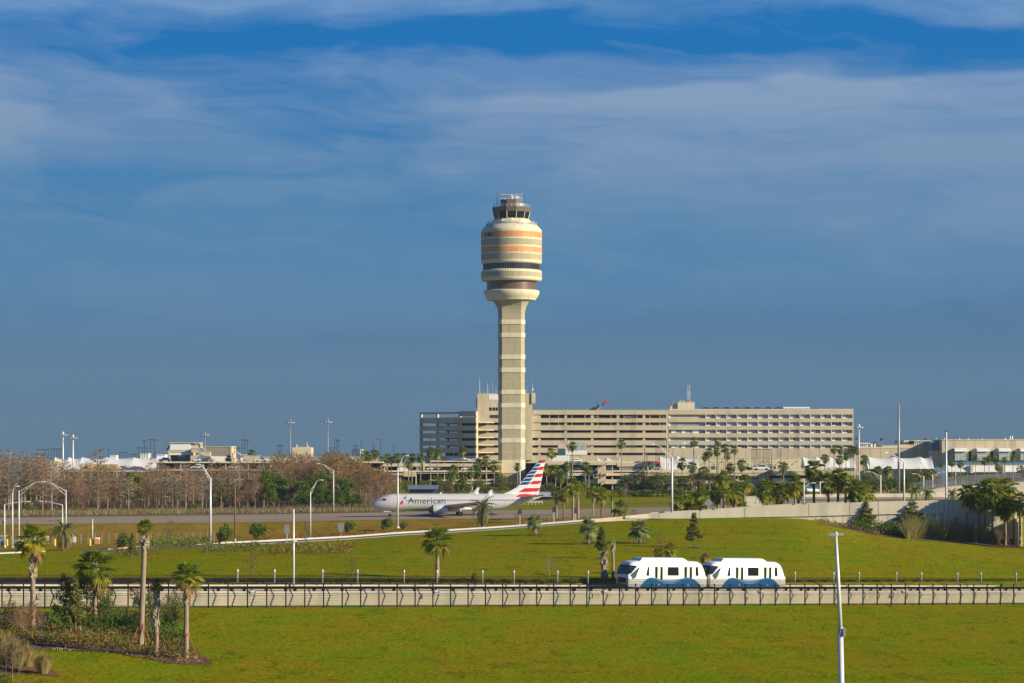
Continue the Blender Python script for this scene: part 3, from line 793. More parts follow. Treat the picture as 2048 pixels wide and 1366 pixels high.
        m2 = MB(); m2.rings([[(ex+dx, ey-r*math.cos(2*math.pi*k/20), ez+r*math.sin(2*math.pi*k/20)) for k in range(20)] for dx, r in ((.5,.80),(.5,.2),(.2,.02))], 0); m2.build('fan', MT['black'], e)
        m2 = MB(); m2.rings([[(ex+dx, ey-r*math.cos(2*math.pi*k/20), ez+r*math.sin(2*math.pi*k/20)) for k in range(20)] for dx, r in ((3.2,.62),(3.9,.52),(4.5,.30),(4.9,.05))], 0, False, True); m2.build('exhaust', M_exh, e, smooth=True)
        m2 = MB(); m2.box(ex+1.0, ex+4.2, ey-.16, ey+.16, ez+.8, ez+1.05); m2.build('pylon', MT['silver'], e)
        # main gear
        g = MB(); gx = 19.95; g.tube([(gx,sy*2.86,2.0),(gx,sy*2.86,.57)], .13, 8); g.tube([(gx,sy*2.86,.57),(gx,sy*2.4,.57)], .1, 8); g.tube([(gx,sy*2.86,.57),(gx,sy*3.3,.57)], .1, 8); g.tube([(gx-.7,sy*2.6,1.9),(gx,sy*2.86,.9)], .06, 6)
        gg = g.build('main_gear', MT['wpole'], a)
        for dy in (-.43, .43):
            for nm, rs, mt in (('tyre', [(.40,-.19),(.54,-.18),(.57,-.08),(.57,.08),(.54,.18),(.40,.19)], MT['rubber']), ('hub', [(.02,-.15),(.40,-.16),(.40,.16),(.02,.15)], MT['pgrey'])):
                m2 = MB(); m2.rings([[(gx+r*math.cos(2*math.pi*k/20), sy*2.86+dy+o, .57+r*math.sin(2*math.pi*k/20)) for k in range(20)] for r, o in rs], 0, True, True); m2.build(nm, mt, gg)
    mb = MB(); mb.rings([[(12.2+dx, -w*math.cos(t*math.pi/8), 1.72+hh*math.sin(t*math.pi/8)) for t in range(16)] for dx, w, hh in ((0,.2,.1),(1.6,1.9,.55),(4,2.1,.72),(8,2.1,.72),(10,1.7,.5),(11.6,.2,.1))], 0, True, True); mb.build('belly_fairing', MT['silver'], a, smooth=True)
    g = MB(); gx = 4.15; g.tube([(gx,0,1.7),(gx,0,.34)], .1, 8); g.tube([(gx,-.22,.34),(gx,.22,.34)], .06, 6); g.tube([(gx-.8,0,1.35),(gx,0,.8)], .05, 6)
    gg = g.build('nose_gear', MT['wpole'], a)
    for dy in (-.2, .2):
        m2 = MB(); m2.rings([[(gx+r*math.cos(2*math.pi*k/18), dy+o, .34+r*math.sin(2*math.pi*k/18)) for k in range(18)] for r, o in [(.02,-.09),(.24,-.1),(.34,-.07),(.34,.07),(.24,.1),(.02,.09)]], 0, True, True); m2.build('tyre', MT['rubber'], gg)
    for sy in (-.42, .42):
        m2 = MB(); m2.box(2.75,4.4,sy-.03,sy+.03,.98,1.5); m2.build('gear_door', MT['silver'], gg)
    # fin: white core, painted bars as slightly proud plates
    FB, FT = 4.6, 12.55
    le = lambda z: tab([(4.6,28.6),(5.55,31.2),(6.6,33.1),(12.55,38.05)], z)
    te = lambda z: tab([(4.6,37.9),(12.55,39.55)], z)
    mb = MB(); zs = [4.6,5.0,5.55,6.0,6.6,8.,10.,12.4,12.55]
    foil(mb, [(le(z), 0, z, te(z)-le(z), .085 if z < 12.5 else .06, 'y') for z in zs])
    fin = mb.build('fin', MT['white'], a, smooth=True); fin.modifiers.new('edges', 'EDGE_SPLIT').split_angle = rad(50)
    def halfthick(q, c): return c*.0425*tab([(0,0),(.04,.42),(.2,.95),(.4,1.),(.7,.6),(1,.04)], q)
    zy = lambda zoomy: (1029-(900+zoomy/5.12))/8.85
    def bar(zt, zb, q0, q1, mat, name, sk=.25, slant=0.):
        for sy in (-1, 1):
            m2 = MB(); cols = []
            for i in range(9):
                q = lerp(q0, q1, i/8); col = []
                for j in range(5):
                    z = lerp(zb, zt, j/4)
                    qq = q
                    if slant: qq = q+slant*(j/4-.5)
                    x = le(z)+(te(z)-le(z))*qq; col.append((x, sy*(halfthick(min(1,max(0,qq)), te(z)-le(z))+.02), z+sk*(q-.5)))
                cols.append(col)
            m2.rings(cols, 0, closed=False); m2.build(name, mat, fin)
    for k in range(7):
        t = 87+37*k; bar(zy(t), zy(t+28), .02, .50-.01*k if k else .46, MT['navy'], 'blue_bar', .12, .10)
    for k in range(4):
        t = 83+72.5*k; bar(zy(t), zy(t+33), .53 if k else .5, .985, MT['red'], 'red_bar', .12, .10)
    bar(zy(374), zy(411), .36, .985, MT['red'], 'red_bar', .1, .06)
    patch('red_flank_band', [(32.75,4.30),(33.35,5.02),(37.6,5.02),(37.2,4.42)], MT['red'], .02)
    m2 = MB(); m2.rings([[(21.9+dx, w*math.cos(t*math.pi/5), ZC+1.9+h*abs(math.sin(t*math.pi/5))) for t in range(10)] for dx, w, h in ((0,.1,.05),(.5,.5,.3),(1.4,.55,.33),(2.6,.1,.05))], 0, True, True); m2.build('antenna_dome', MT['white'], body, smooth=True)
    for x, h in ((15.4,.42),(27.2,.3)):
        m2 = MB(); m2.prism([(x,5.02),(x+.45,5.02),(x+.5,5.02+h),(x+.3,5.02+h)], -.03, .03); m2.build('blade_antenna', MT['white'], body)
M_exh = M('burnt_exhaust_metal', (.30,.20,.14), .45, .15, 1., metal=.6)
airliner()
# ---------------------------------------------------------------- control tower
def tower():
    D = 893.; k = D/F
    z_ = lambda py: ZZ(py, D)
    r_ = lambda w: w*k
    cx = XX(1023, D)
    t = empty('control_tower', (cx, D, 2.8), 0, 'tall cream airport control tower with orange bands and brown glazed cab', 'control tower')
    Z0 = 2.8
    def oct_(hw, ch, z):       # square with cut corners
        a = hw; c = hw-ch
        return [(-c,-a,z),(c,-a,z),(a,-c,z),(a,c,z),(c,a,z),(-c,a,z),(-a,c,z),(-a,-c,z)]
    hw = r_(26.2); ch = r_(7.6)
    mb = MB()
    zs = [(2.8-Z0-3, 26.2)]
    joints = [985,948,918,889.5,877,856,823,808,786,755,740,714,691,671,645]
    mb.rings([oct_(r_(26.2), r_(7.6), 0-2.5), oct_(r_(26.2), r_(7.6), z_(640)-Z0)], 0, True, False)
    # flare under the pod
    fl = [(640,26.2),(628,26.6),(620,27.6),(613,29.6),(607,33),(603,36),(601,38.5)]
    mb.rings([oct_(r_(w), r_(7.6+(w-26.2)*.75), z_(y)-Z0) for y, w in fl], 0, False, True)
    sh = mb.build('shaft', MT['beige'], t)
    for i, (y0, y1) in enumerate(((640.5,649.5),(666.5,675.5),(710,719),(736,745.5),(780,789),(806.5,815.5),(850,859),(876,885.5),(919.5,946))):
        mb = MB(); mb.rings([oct_(r_(27.4), r_(7.9), z_(y)-Z0) for y in (y1, y0)], 0, True, True); mb.build('shaft_band', MT['cream'], t)
    mb = MB()
    for y in (622,693,763,832,903): mb.rings([oct_(r_(26.2)+.025, r_(7.6), z_(y+q)-Z0) for q in (.35,-.35)], 0, True, True)
    for x in (-.33, 0, .33): 
        for sx, sy in ((x*hw*1.5, -hw-.02),):
            mb.box(sx-.035, sx+.035, sy, sy+.03, -2, z_(640)-Z0)
    mb.build('panel_joint', MT['conc2'], sh)
    mb = MB()
    for x in (-9, 0, 9): mb.lathe([(.01,0),(.5,.02),(.5,.1)], 10, (r_(x), 0)); 
    NS = 48
    def ring(name, prof, mat, cap=True, n=NS, smooth=True):
        mb = MB(); mb.lathe([(r_(w), z_(y)-Z0) for y, w in prof], n, (0,0), 0, cap, cap)
        o = mb.build(name, mat, t, smooth=smooth)
        if smooth: o.modifiers.new('edges', 'EDGE_SPLIT').split_angle = rad(30)
        return o
    ring('pod_bowl', [(601.5,46),(600.6,48.5),(597,50),(594,52.5),(589,55),(584,55.8),(582,55.2),(581,53)], MT['cream'])
    ring('recessed_drum', [(582,49.6),(562,49.6)], MT['brown'], False)
    ring('lower_ring', [(563.2,55),(562.6,58),(560.5,60),(558,60.8),(545.5,60.8),(542.5,60),(540.8,57.5),(540.3,54)], MT['cream'])
    ring('lower_grey_band', [(555.8,61.1),(546,61.1)], MT['beige'], True)
    ring('window_band', [(541,56.2),(528,56.2)], MT['dglass'], False)
    mb = MB()
    for i in range(72):
        a = 2*math.pi*i/72; mb.box(r_(56.1), r_(56.9), -.07, .07, z_(540.5)-Z0, z_(529)-Z0, 0, Matrix.Rotation(a, 4, 'Z'))
    mb.build('window_mullion', MT['cabbrown'], t)
    ring('pod_drum', [(529.4,54),(529,57.5),(527,59.8),(524,60.6),(466,60.6),(461.5,60.3),(459.5,59.2),(451.2,51.5),(450.8,45)], MT['cream'])
    for nm, y0, y1, mt in (('orange_band',477.4,466.2,'orange'),('grey_band',493,481,'beige'),('orange_band',507,496.4,'orange'),('grey_band',521.3,510.2,'beige')):
        mb = MB()
        n = 36
        for i in range(n):
            a0 = 2*math.pi*(i+.02)/n; a1 = 2*math.pi*(i+.98)/n
            ra, rb = r_(60.2), r_(60.95)
            qs = []
            for zz in (z_(y0)-Z0, z_(y1)-Z0): qs.append([(ra*math.cos(a0),ra*math.sin(a0),zz),(rb*math.cos(a0),rb*math.sin(a0),zz),(rb*math.cos((a0+a1)/2),rb*math.sin((a0+a1)/2),zz),(rb*math.cos(a1),rb*math.sin(a1),zz),(ra*math.cos(a1),ra*math.sin(a1),zz)])
            mm = R.choice((0,0,1)) if mt == 'orange' else 0
            mb.rings(qs, mm, True, True)
        mb.build(nm, [MT[mt], MT['orange2']] if mt == 'orange' else MT[mt], t)
    mb = MB()
    for i in (21.3, 22.2, 22.9):
        a = 2*math.pi*i/36; mb.box(r_(60.2), r_(61.1), -.55, .55, z_(476)-Z0, z_(468.5)-Z0, 0, Matrix.Rotation(a, 4, 'Z'))
    mb.build('pod_window', MT['dglass'], t)
    # upper terrace railing
    def rail(name, y0, y1, w, n, bars=3):
        mb = MB(); za, zb = z_(y0)-Z0, z_(y1)-Z0
        for i in range(n):
            a = 2*math.pi*i/n; mb.tube([(r_(w)*math.cos(a), r_(w)*math.sin(a), za), (r_(w)*math.cos(a), r_(w)*math.sin(a), zb)], .06, 4)
        for b in range(bars):
            zz = lerp(za, zb, (b+1)/bars); m = 40
            mb.rings([[(r_(w)*math.cos(2*math.pi*i/m)+dx, r_(w)*math.sin(2*math.pi*i/m), zz+dz) for dx, dz in ((-.05,-.05),(.05,-.05),(.05,.05),(-.05,.05))] for i in range(m+1)], 0)
        mb.build(name, MT['steel'], t)
    rail('terrace_railing', 451.5, 446.5, 50.5, 36)
    ring('terrace_wall', [(451,46.5),(446.4,46.5),(446.4,44)], MT['conc2'], True, 24)
    ring('cab_base', [(447,43.5),(445.5,42.5),(438.4,34),(438.4,30)], MT['cream'], True, 12, False)
    a0 = math.pi/12
    mb = MB(); mb.lathe([(r_(w)/math.cos(a0)*.99, z_(y)-Z0) for y, w in ((438.8,32.6),(425,36.3))], 12, (0,0), 0, True, True, a0); cab = mb.build('cab_glazing', MT['dglass'], t)
    mb = MB()
    for i in range(12):
        a = a0+2*math.pi*i/12
        for (w0, w1) in ((33, 36.7),):
            p0 = Vector((r_(w0)/math.cos(a0)*math.cos(a), r_(w0)/math.cos(a0)*math.sin(a), z_(438.8)-Z0)); p1 = Vector((r_(w1)/math.cos(a0)*math.cos(a), r_(w1)/math.cos(a0)*math.sin(a), z_(425)-Z0))
            mb.tube([p0, p1], .14, 4)
    mb.build('cab_mullion', MT['conc2'], t)
    mb = MB(); mb.lathe([(r_(w)/math.cos(a0), z_(y)-Z0) for y, w in ((425.2,36.6),(419,38.0),(416.4,38.6),(416.0,38.6),(415.9,20))], 12, (0,0), 0, True, True, a0); mb.build('cab_fascia', MT['cabbrown'], t)
    rail('cab_roof_railing', 416, 410.2, 36.5, 24)
    mb = MB(); mb.lathe([(r_(w)/math.cos(a0), z_(y)-Z0) for y, w in ((416,22.6),(400.4,22.9),(400,22.9),(399.9,10))], 8, (0,0), 0, True, True, math.pi/8); mb.build('penthouse', MT['cabbrown'], t)
    rail('penthouse_railing', 400, 394.2, 22, 14)
    mb = MB(); mb.lathe([(.55,z_(400)-Z0),(.5,z_(396)-Z0),(.75,z_(395)-Z0),(.5,z_(391)-Z0),(.2,z_(389)-Z0)], 12); rd_ = mb.build('radar_mount', MT['wpole'], t)
    mb = MB(); mb.box(-3.9, 3.9, -.35, .3, z_(389.6)-Z0, z_(388.2)-Z0, 0, Matrix.Rotation(rad(-12), 4, 'Z')); mb.lathe([(.01,z_(390.2)-Z0),(.42,z_(389)-Z0),(.01,z_(387.6)-Z0)], 10, (3.7,-.8)); mb.build('radar_bar', MT['white'], rd_)
    for x, y in ((-29.5, 377), (27, 377), (-26.5, 383), (15, 384)):
        mb = MB(); mb.tube([(r_(x), -.8, z_(413)-Z0), (r_(x), -.8, z_(y)-Z0)], [.09, .05], 5); mb.build('whip_antenna', MT['cabbrown'], t)
    for a in (-2.9, -2.0, -1.2, -.6, -.2, .5, 2.2):
        mb = MB(); x, y = r_(45)*math.cos(a), r_(45)*math.sin(a); mb.tube([(x,y,z_(446)-Z0),(x,y,z_(442.5)-Z0)], .12, 6); mb.lathe([(.05,z_(443.6)-Z0),(.35,z_(443)-Z0),(.05,z_(442)-Z0)], 8, (x,y))
        mb.build('terrace_lamp', MT['wpole'], t)
tower()

# ---------------------------------------------------------------- hotel and garages
DH = 1050.
hx = lambda px: XX(px, DH); hz = lambda py: ZZ(py, DH)
OPEN = [(829.3,836.8),(844.8,850.8),(860.4,866.2),(875.6,881),(890.6,895.8),(905.6,911)]
def garage():
    g = empty('parking_garage', (hx(1190), DH, 2.5), 0, 'open multi-storey car park with tan parapets and dark decks behind the control tower', 'car park')
    x0, x1 = hx(953), hx(1337)
    yb = DH+34
    tops = [820.5]+[o[1] for o in OPEN]; bots = [o[0] for o in OPEN]+[926]
    for i, (a, b) in enumerate(zip(tops, bots)):
        xx = x0 if i else hx(1066)
        mb = MB(); mb.box(xx, x1, DH, DH+.35, hz(b), hz(a)); mb.box(xx, x1, DH+.35, yb, hz(b), hz(b)+.35)
        p = mb.build('parapet', MT['conc'], g, world=True)
        mb = MB(); mb.box(xx, x1, DH-.06, DH+.0, hz(a)+.12, hz(a)+.2)
        x = xx+1
        while x < x1: mb.box(x-.03, x+.03, DH-.04, DH+.02, hz(a)-.2, hz(a)+.2); x += 3
        mb.build('hand_rail', MT['conc2'], p, world=False).location = -g.location
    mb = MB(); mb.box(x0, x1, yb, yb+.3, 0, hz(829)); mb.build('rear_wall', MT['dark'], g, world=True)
    for px in (1079, 1131.5, 1184.5, 1236, 1288, 1000, 975):
        mb = MB(); mb.box(hx(px)-.55, hx(px)+.55, DH+.36, DH+1.3, 0, hz(829)); mb.build('column', MT['conc'], g, world=True)
    mb = MB(); mb.box(hx(1337)-1.0, hx(1337)-.01, DH-.02, DH+12, 2, hz(820.6)); mb.build('side_wall', MT['conc2'], g, world=True); mb = MB(); mb.box(hx(1062), hx(1080), DH+.37, DH+.6, hz(866), hz(821)); mb.build('infill_wall', MT['conc2'], g, world=True)
    # thin uprights on the two top decks
    mb = MB()
    for px in (1099,1117,1144,1170,1196,1222,1248,1274,1300,1320):
        mb.box(hx(px)-.12, hx(px)+.12, DH+.36, DH+.7, hz(851), hz(829))
    mb.build('upright', MT['conc2'], g, world=True)
    # shaded wing turning away
    w = empty('garage_wing', (hx(900), DH+10, 2.5), 0, 'car park wing in full shade beside the lift block, left of the control tower', 'car park')
    A = Vector((hx(953)-.1, 1041, 0)); B = Vector((XX(839.5, 1061), 1061, 0)); d = (B-A); n = Vector((-d.y, d.x, 0)).normalized()
    if n.y < 0: n = -n
    Lw = d.length; d.normalize()
    def wb(mb, a0, a1, n0, n1, z0, z1, m=0):
        c = [A+d*a+n*q for a, q in ((a0,n0),(a1,n0),(a1,n1),(a0,n1))]
        mb.rings([[(p.x,p.y,z) for p in c] for z in (z0, z1)], m, True, True)
    OW = [(829.5,835),(846,851.5),(861,866.5),(876,881.5),(891,896.5),(906,911.5)]
    tops = [824]+[o[1] for o in OW]; bots = [o[0] for o in OW]+[950]
    zw = lambda py: ZZ(py, 1050)
    for i, (a, b) in enumerate(zip(tops, bots)):
        mb = MB()
        if i == 0: wb(mb, Lw*.3, Lw, 0, .4, zw(828), zw(824)); wb(mb, 0, Lw*.3, 0, .4, zw(833), zw(822.5))
        else: wb(mb, 0, Lw, 0, .4, zw(b), zw(a)); wb(mb, 0, Lw, .4, 40, zw(b), zw(b)+.35)
        mb.build('parapet', MT['conc'], w, world=True)
    for f in (.0, .29, .69, .985):
        mb = MB(); wb(mb, Lw*f, Lw*f+.9, .41, 1.4, 0, zw(824)); mb.build('column', MT['conc'], w, world=True)
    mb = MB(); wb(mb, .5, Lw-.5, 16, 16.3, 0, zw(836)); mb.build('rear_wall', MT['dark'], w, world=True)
    for k, (a, b) in enumerate(OW[1:5]):
        for f in (.335, .52):
            mb = MB(); wb(mb, Lw*f, Lw*(f+.15), .5, .62, zw(b), zw(b-3.6)); mb.build('sky_gap_panel', MT['white'], w, world=True)  # white panels stand for bright sky seen through the wing
    # lift block
    L = empty('lift_block', (hx(1012), DH-12, 2.5), 0, 'plain tan lift block rising above the car park roof behind the tower shaft', 'building')
    yb = DH-1.
    mb = MB(); mb.box(hx(955), hx(1065), yb, yb+18, hz(830), hz(787)); mb.box(hx(952), hx(955), yb+3, yb+14, hz(815), hz(796)); mb.box(hx(1063), hx(1071), yb-.5, yb+10, hz(807), hz(786.4))
    mb.box(hx(955), hx(979), yb+.01, yb+10, hz(845), hz(830)); mb.box(hx(1045), hx(1065), yb+.01, yb+10, hz(920), hz(830)); mb.build('walls', MT['conc2'], L, world=True)
    mb = MB()
    for px in (978.5, 985, 991): mb.box(hx(px), hx(px+5), yb-.05, yb+.02, hz(821.5), hz(815))
    mb.build('window', MT['dglass'], L, world=True)
    mb = MB(); mb.box(hx(978), hx(997), yb-.04, yb+.02, hz(799.5), hz(789)); mb.build('louvre_panel', MT['white'], L, world=True)
    for px, py, r in ((959.3,756,.14),(975,766,.11),(992,774,.09),(978,774,.05),(985,761,.05),(968,780,.05),(1065,766,.12),(1054,772,.06),(1000,768,.05)):
        mb = MB(); mb.tube([(hx(px), yb+2, hz(787)), (hx(px), yb+2, hz(py))], [r, r*.6], 5); mb.build('mast', MT['wpole'], L, world=True)
    mb = MB(); mb.lathe([(.02,hz(780.5)),(.5,hz(779.5)),(.5,hz(778)),(.02,hz(777))], 10, (hx(1065), yb+1.7)); mb.build('dish', MT['white'], L, world=True)
garage()
def hotel():
    h = empty('hotel_building', (hx(1520), DH, 2.5), 0, 'long tan hotel block with five rows of balconied windows above a blank stained base', 'hotel')
    x0, x1 = hx(1337), hx(1707)
    rows = [(829.0,836.6),(844.2,851.6),(859.4,866.4),(874.8,881.6),(890.0,896.2)]
    tops = [819]+[r[1] for r in rows]; bots = [r[0] for r in rows]+[916]
    mb = MB()
    for a, b in zip(tops, bots): mb.box(x0, x1, DH-.1, DH+.4, hz(b), hz(a))
    wl = mb.build('facade_bands', MT['conc'], h, world=True)
    mb = MB(); mb.box(x0, x1, DH+2.0, DH+22, 1, hz(820)); mb.box(x1-.5, x1-.01, DH-.08, DH+21.9, 1, hz(818.8)); mb.box(x0+.01, x1-.6, DH+.4, DH+2.0, hz(916), hz(910)); mb.build('core_walls', MT['conc2'], h, world=True)
    mb = MB()
    for px in range(1345, 1708, 21): mb.box(hx(px)-.03, hx(px)+.03, DH-.14, DH-.09, hz(916), hz(897))
    mb.build('panel_joint', MT['greyc'], h, world=True)
    mb = MB(); mb.box(x0, x1, DH-.14, DH-.02, hz(819)+.02, hz(818)); mb.build('roof_coping', MT['white'], h, world=True)
    # corridor bays
    for r, (a, b) in enumerate(rows):
        mb = MB(); mb.box(hx(1340), hx(1410), DH+1.0, DH+1.1, hz(b), hz(a)); mb.build('corridor_panel', MT['conc2'] if r == 0 else MT['hglass'], h, world=True)
        mb = MB()
        for px in ((1343,1352),(1363,1371),(1385,1398)) if r in (2, 4) else ((1337.5,1341),): mb.box(hx(px[0]), hx(px[1]), DH+.75, DH+.95, hz(b), hz(a))
        mb.build('white_panel', MT['white'], h, world=True)
    # balcony bays: pane, mullions, dividing fin and rail of each window under one window part
    bay = (x1-.6-hx(1411))/14
    def pane():
        mb = MB(); mb.box(.1, bay-.1, 1.55, 1.6, 0, 1.55); return mb
    sill = {}
    win = None
    for r, (a, b) in enumerate(rows):
        hh = hz(a)-hz(b)
        for c in range(14):
            xx = hx(1411)+c*bay
            rm = random.Random(r*31+c)
            mt = MT['dglass'] if rm.random() < .05 else MT['hglass']
            mb = MB(); mb.box(xx+.2, xx+bay-.02, DH+1.0, DH+1.1, hz(b), hz(a)); o = mb.build('window', mt, h, loc=Vector((xx, DH, hz(b)))-h.location) if False else mb.build('window', mt, h, world=True)
            mb = MB()
            for q in (.32, .45, .58, .72): 
                if rm.random() < .8: mb.box(xx+bay*q, xx+bay*q+.12, DH+.92, DH+1.0, hz(b), hz(a)-.1)
            if rm.random() < .8: 
                u = rm.uniform(.35, .7); mb.box(xx+bay*u, xx+bay*(u+.13), DH+.94, DH+.995, hz(b), hz(a)-.2, 1)
            mb.box(xx+.2, xx+bay-.02, DH+.90, DH+1.0, hz(b), hz(b)+.3)
            fo = mb.build('window_frame', [MT['white'], MT['dglass']], o); fo.location = -h.location
            mb = MB(); mb.box(xx-.02, xx+.2, DH-.25, DH+1.2, hz(b)+.003, hz(a)-.003); do = mb.build('balcony_divider', MT['white'], o); do.location = -h.location
    # roof things
    mb = MB()
    zr = hz(819)
    for i in range(8):
        x = hx(1414+21*i); mb.rings([[(x+dx, DH+8+y, zr+z) for dx, z in ((-2.2,0),(-1.2,.9),(0,1.25),(1.2,.9),(2.2,0))] for y in (0, 6)], 0, True, True)
    mb.box(hx(1405), hx(1640), DH+8.5, DH+13, zr, zr+.55); mb.build('roof_skylight', MT['roofblue'], h, world=True)
    mb = MB(); mb.box(hx(1571), hx(1625), DH+9, DH+15, zr, hz(813.2)); mb.build('roof_plant_box', MT['white'], h, world=True)
    t = empty('rooftop_plant_room', (hx(1373), DH+6, zr), 0, 'small tan plant room with aerials on the roof where car park meets hotel', 'plant room')
    mb = MB(); mb.box(hx(1356), hx(1390), DH+2, DH+10, zr-.6, hz(804.6)); mb.box(hx(1355.6), hx(1390.4), DH+1.9, DH+10.1, hz(804.6)+.002, hz(803.6)); mb.build('walls', MT['cream'], t, world=True)
    mb = MB(); mb.box(hx(1345), hx(1353), DH+3, DH+8, zr-.6, hz(806)); mb.box(hx(1341), hx(1345), DH+3, DH+8, zr-.6, hz(811)); mb.build('air_handler', MT['conc2'], t, world=True)
    for px, py in ((1377,769),(1380.8,768)):
        mb = MB()
        for dx in (-.25, .25): mb.tube([(hx(px)+dx, DH+4, hz(804)), (hx(px)+dx, DH+4, hz(782))], .05, 4)
        for k in range(9): mb.tube([(hx(px)-.25, DH+4, hz(803-k*2.3)), (hx(px)+.25, DH+4, hz(801.5-k*2.3))], .035, 3)
        mb.tube([(hx(px), DH+4, hz(786)), (hx(px), DH+4, hz(py))], .1, 5); mb.build('aerial_mast', MT['wpole'], t, world=True)
    mb = MB(); mb.box(hx(1378.5), hx(1382.5), DH+3, DH+4.6, hz(804), hz(799)); mb.build('red_cabinet', MT['orange2'], t, world=True)
    mb = MB()
    for px in (1361,1366,1369): mb.box(hx(px), hx(px+1.6), DH+4, DH+4.4, hz(804), hz(798+R.random()*3))
    mb.build('roof_cowl', MT['wpole'], t, world=True)
    d = MB(); d.lathe([(1.5,0),(1.45,.5),(1.0,1.1),(.05,1.35)], 14); o = d.build('satellite_dome', MT['hglass'], loc=(hx(1400), DH+4, zr)); tag(o, 'pale grey radome on the hotel roof beside the plant room', 'radome')
    d = MB(); d.lathe([(1.1,0),(1.2,.5),(.9,1.2),(.05,1.5)], 14); o = d.build('satellite_dome', MT['white'], loc=(hx(1090.5), DH+4, hz(820.5))); tag(o, 'white radome on the car park roof just past the lift block', 'radome')
    u = empty('roof_air_unit', (hx(1196), DH+4, hz(820.5)), 0, 'dark cooling unit with pipes on the car park roof beside the red windsock', 'cooling unit')
    mb = MB(); mb.box(hx(1194), hx(1202), DH+3, DH+8, hz(820.5), hz(811)); mb.box(hx(1195), hx(1201), DH+3.5, DH+7, hz(811), hz(809)); mb.build('casing', MT['gpole'], u, world=True)
    mb = MB(); mb.box(hx(1184), hx(1194), DH+4, DH+7, hz(820.5), hz(814)); mb.box(hx(1171), hx(1184), DH+4.5, DH+6, hz(820.5), hz(817)); mb.build('duct', MT['greyc'], u, world=True)
    ws = empty('windsock', (hx(1217.5), DH+2, hz(820.5)), 0, 'red windsock drooping from its pole on the car park roof', 'windsock')
    mb = MB(); mb.tube([(0,0,0),(0,0,4.5)], .07, 6); mb.build('pole', MT['car_red'], ws)
    mb = MB(); mb.tube([(-.1,0,4.15),(-.9,0,4.0),(-1.7,0,3.3),(-2.6,0,2.0)], [.42,.38,.34,.25], 10); mb.build('sleeve', M('windsock_cloth', (.65,.05,.05), .7, .1, 1., trans=.2), ws, smooth=True)
hotel()

# ---------------------------------------------------------------- helper for far buildings
def bpart(par, name, mat, D, boxes, depth=12, y0=0.):
    mb = MB()
    for px0, px1, pt, pb in boxes: mb.box(XX(px0, D), XX(px1, D), D+y0, D+y0+depth, ZZ(pb, D), ZZ(pt, D))
    return mb.build(name, MT[mat] if isinstance(mat, str) else mat, par, world=True)
def bld(name, px, D, label, cat, group=None): return empty(name, (XX(px, D), D, gz(px, D)), 0, label, cat, group)

# small car, used on the decks and roads
def car_proto():
    c = empty('parked_car', (0,0,0), 0, 'x', 'car', 'cars on the parking decks')
    mb = MB(); mb.rings([[(x,y,z) for x, z in ((-2.2,.35),(-2.25,.65),(-2.1,.85),(-1.2,.92),(1.1,.95),(2.0,.85),(2.25,.6),(2.2,.35))] for y in (-.88,.88)], 0, True, True)
    mb.rings([[(-1.3,-.8,.9),(1.7,-.8,.9),(1.7,.8,.9),(-1.3,.8,.9)],[(-.5,-.66,1.46),(1.0,-.66,1.46),(1.0,.66,1.46),(-.5,.66,1.46)]], 0, True, True)
    body = mb.build('body', MT['car_white'], c)
    mb = MB()
    for sy in (-1, 1):
        mb.face([(-1.05,sy*.80,.98),(1.35,sy*.80,.98),(.92,sy*.69,1.40),(-.46,sy*.69,1.40)])
    mb.face([(-1.26,-.7,.96),(-1.26,.7,.96),(-.55,.6,1.43),(-.55,-.6,1.43)]); mb.face([(1.68,-.7,.96),(1.68,.7,.96),(1.04,.6,1.43),(1.04,-.6,1.43)])
    mb.build('car_glass', MT['dglass'], c)
    for x in (-1.35, 1.35):
        for y in (-.8, .8):
            mb = MB(); mb.rings([[(x+.33*math.cos(k*math.pi/6), y+dy, .33+.33*math.sin(k*math.pi/6)) for k in range(12)] for dy in (-.1,.1)], 0, True, True); mb.build('wheel', MT['rubber'], c)
    return c
CAR = car_proto(); CARS = [0]
def car(px, pybot, D, col, label, rz=0., sc=1.):
    loc = P(px, pybot, D)
    if CARS[0] == 0:
        r = CAR; r.location = loc; r.rotation_euler = (0,0,rz); r['label'] = label; make_tree(CAR)
    else: r = dup(CAR, loc, rz, label)
    r.scale = (sc,)*3
    CARS[0] += 1
    b = [c for c in (kids(r)) if c.name.startswith('body')][0]
    b.data = b.data if col == 'car_white' else b.data.copy()
    if col != 'car_white': b.data.materials[0] = MT[col]
    return r
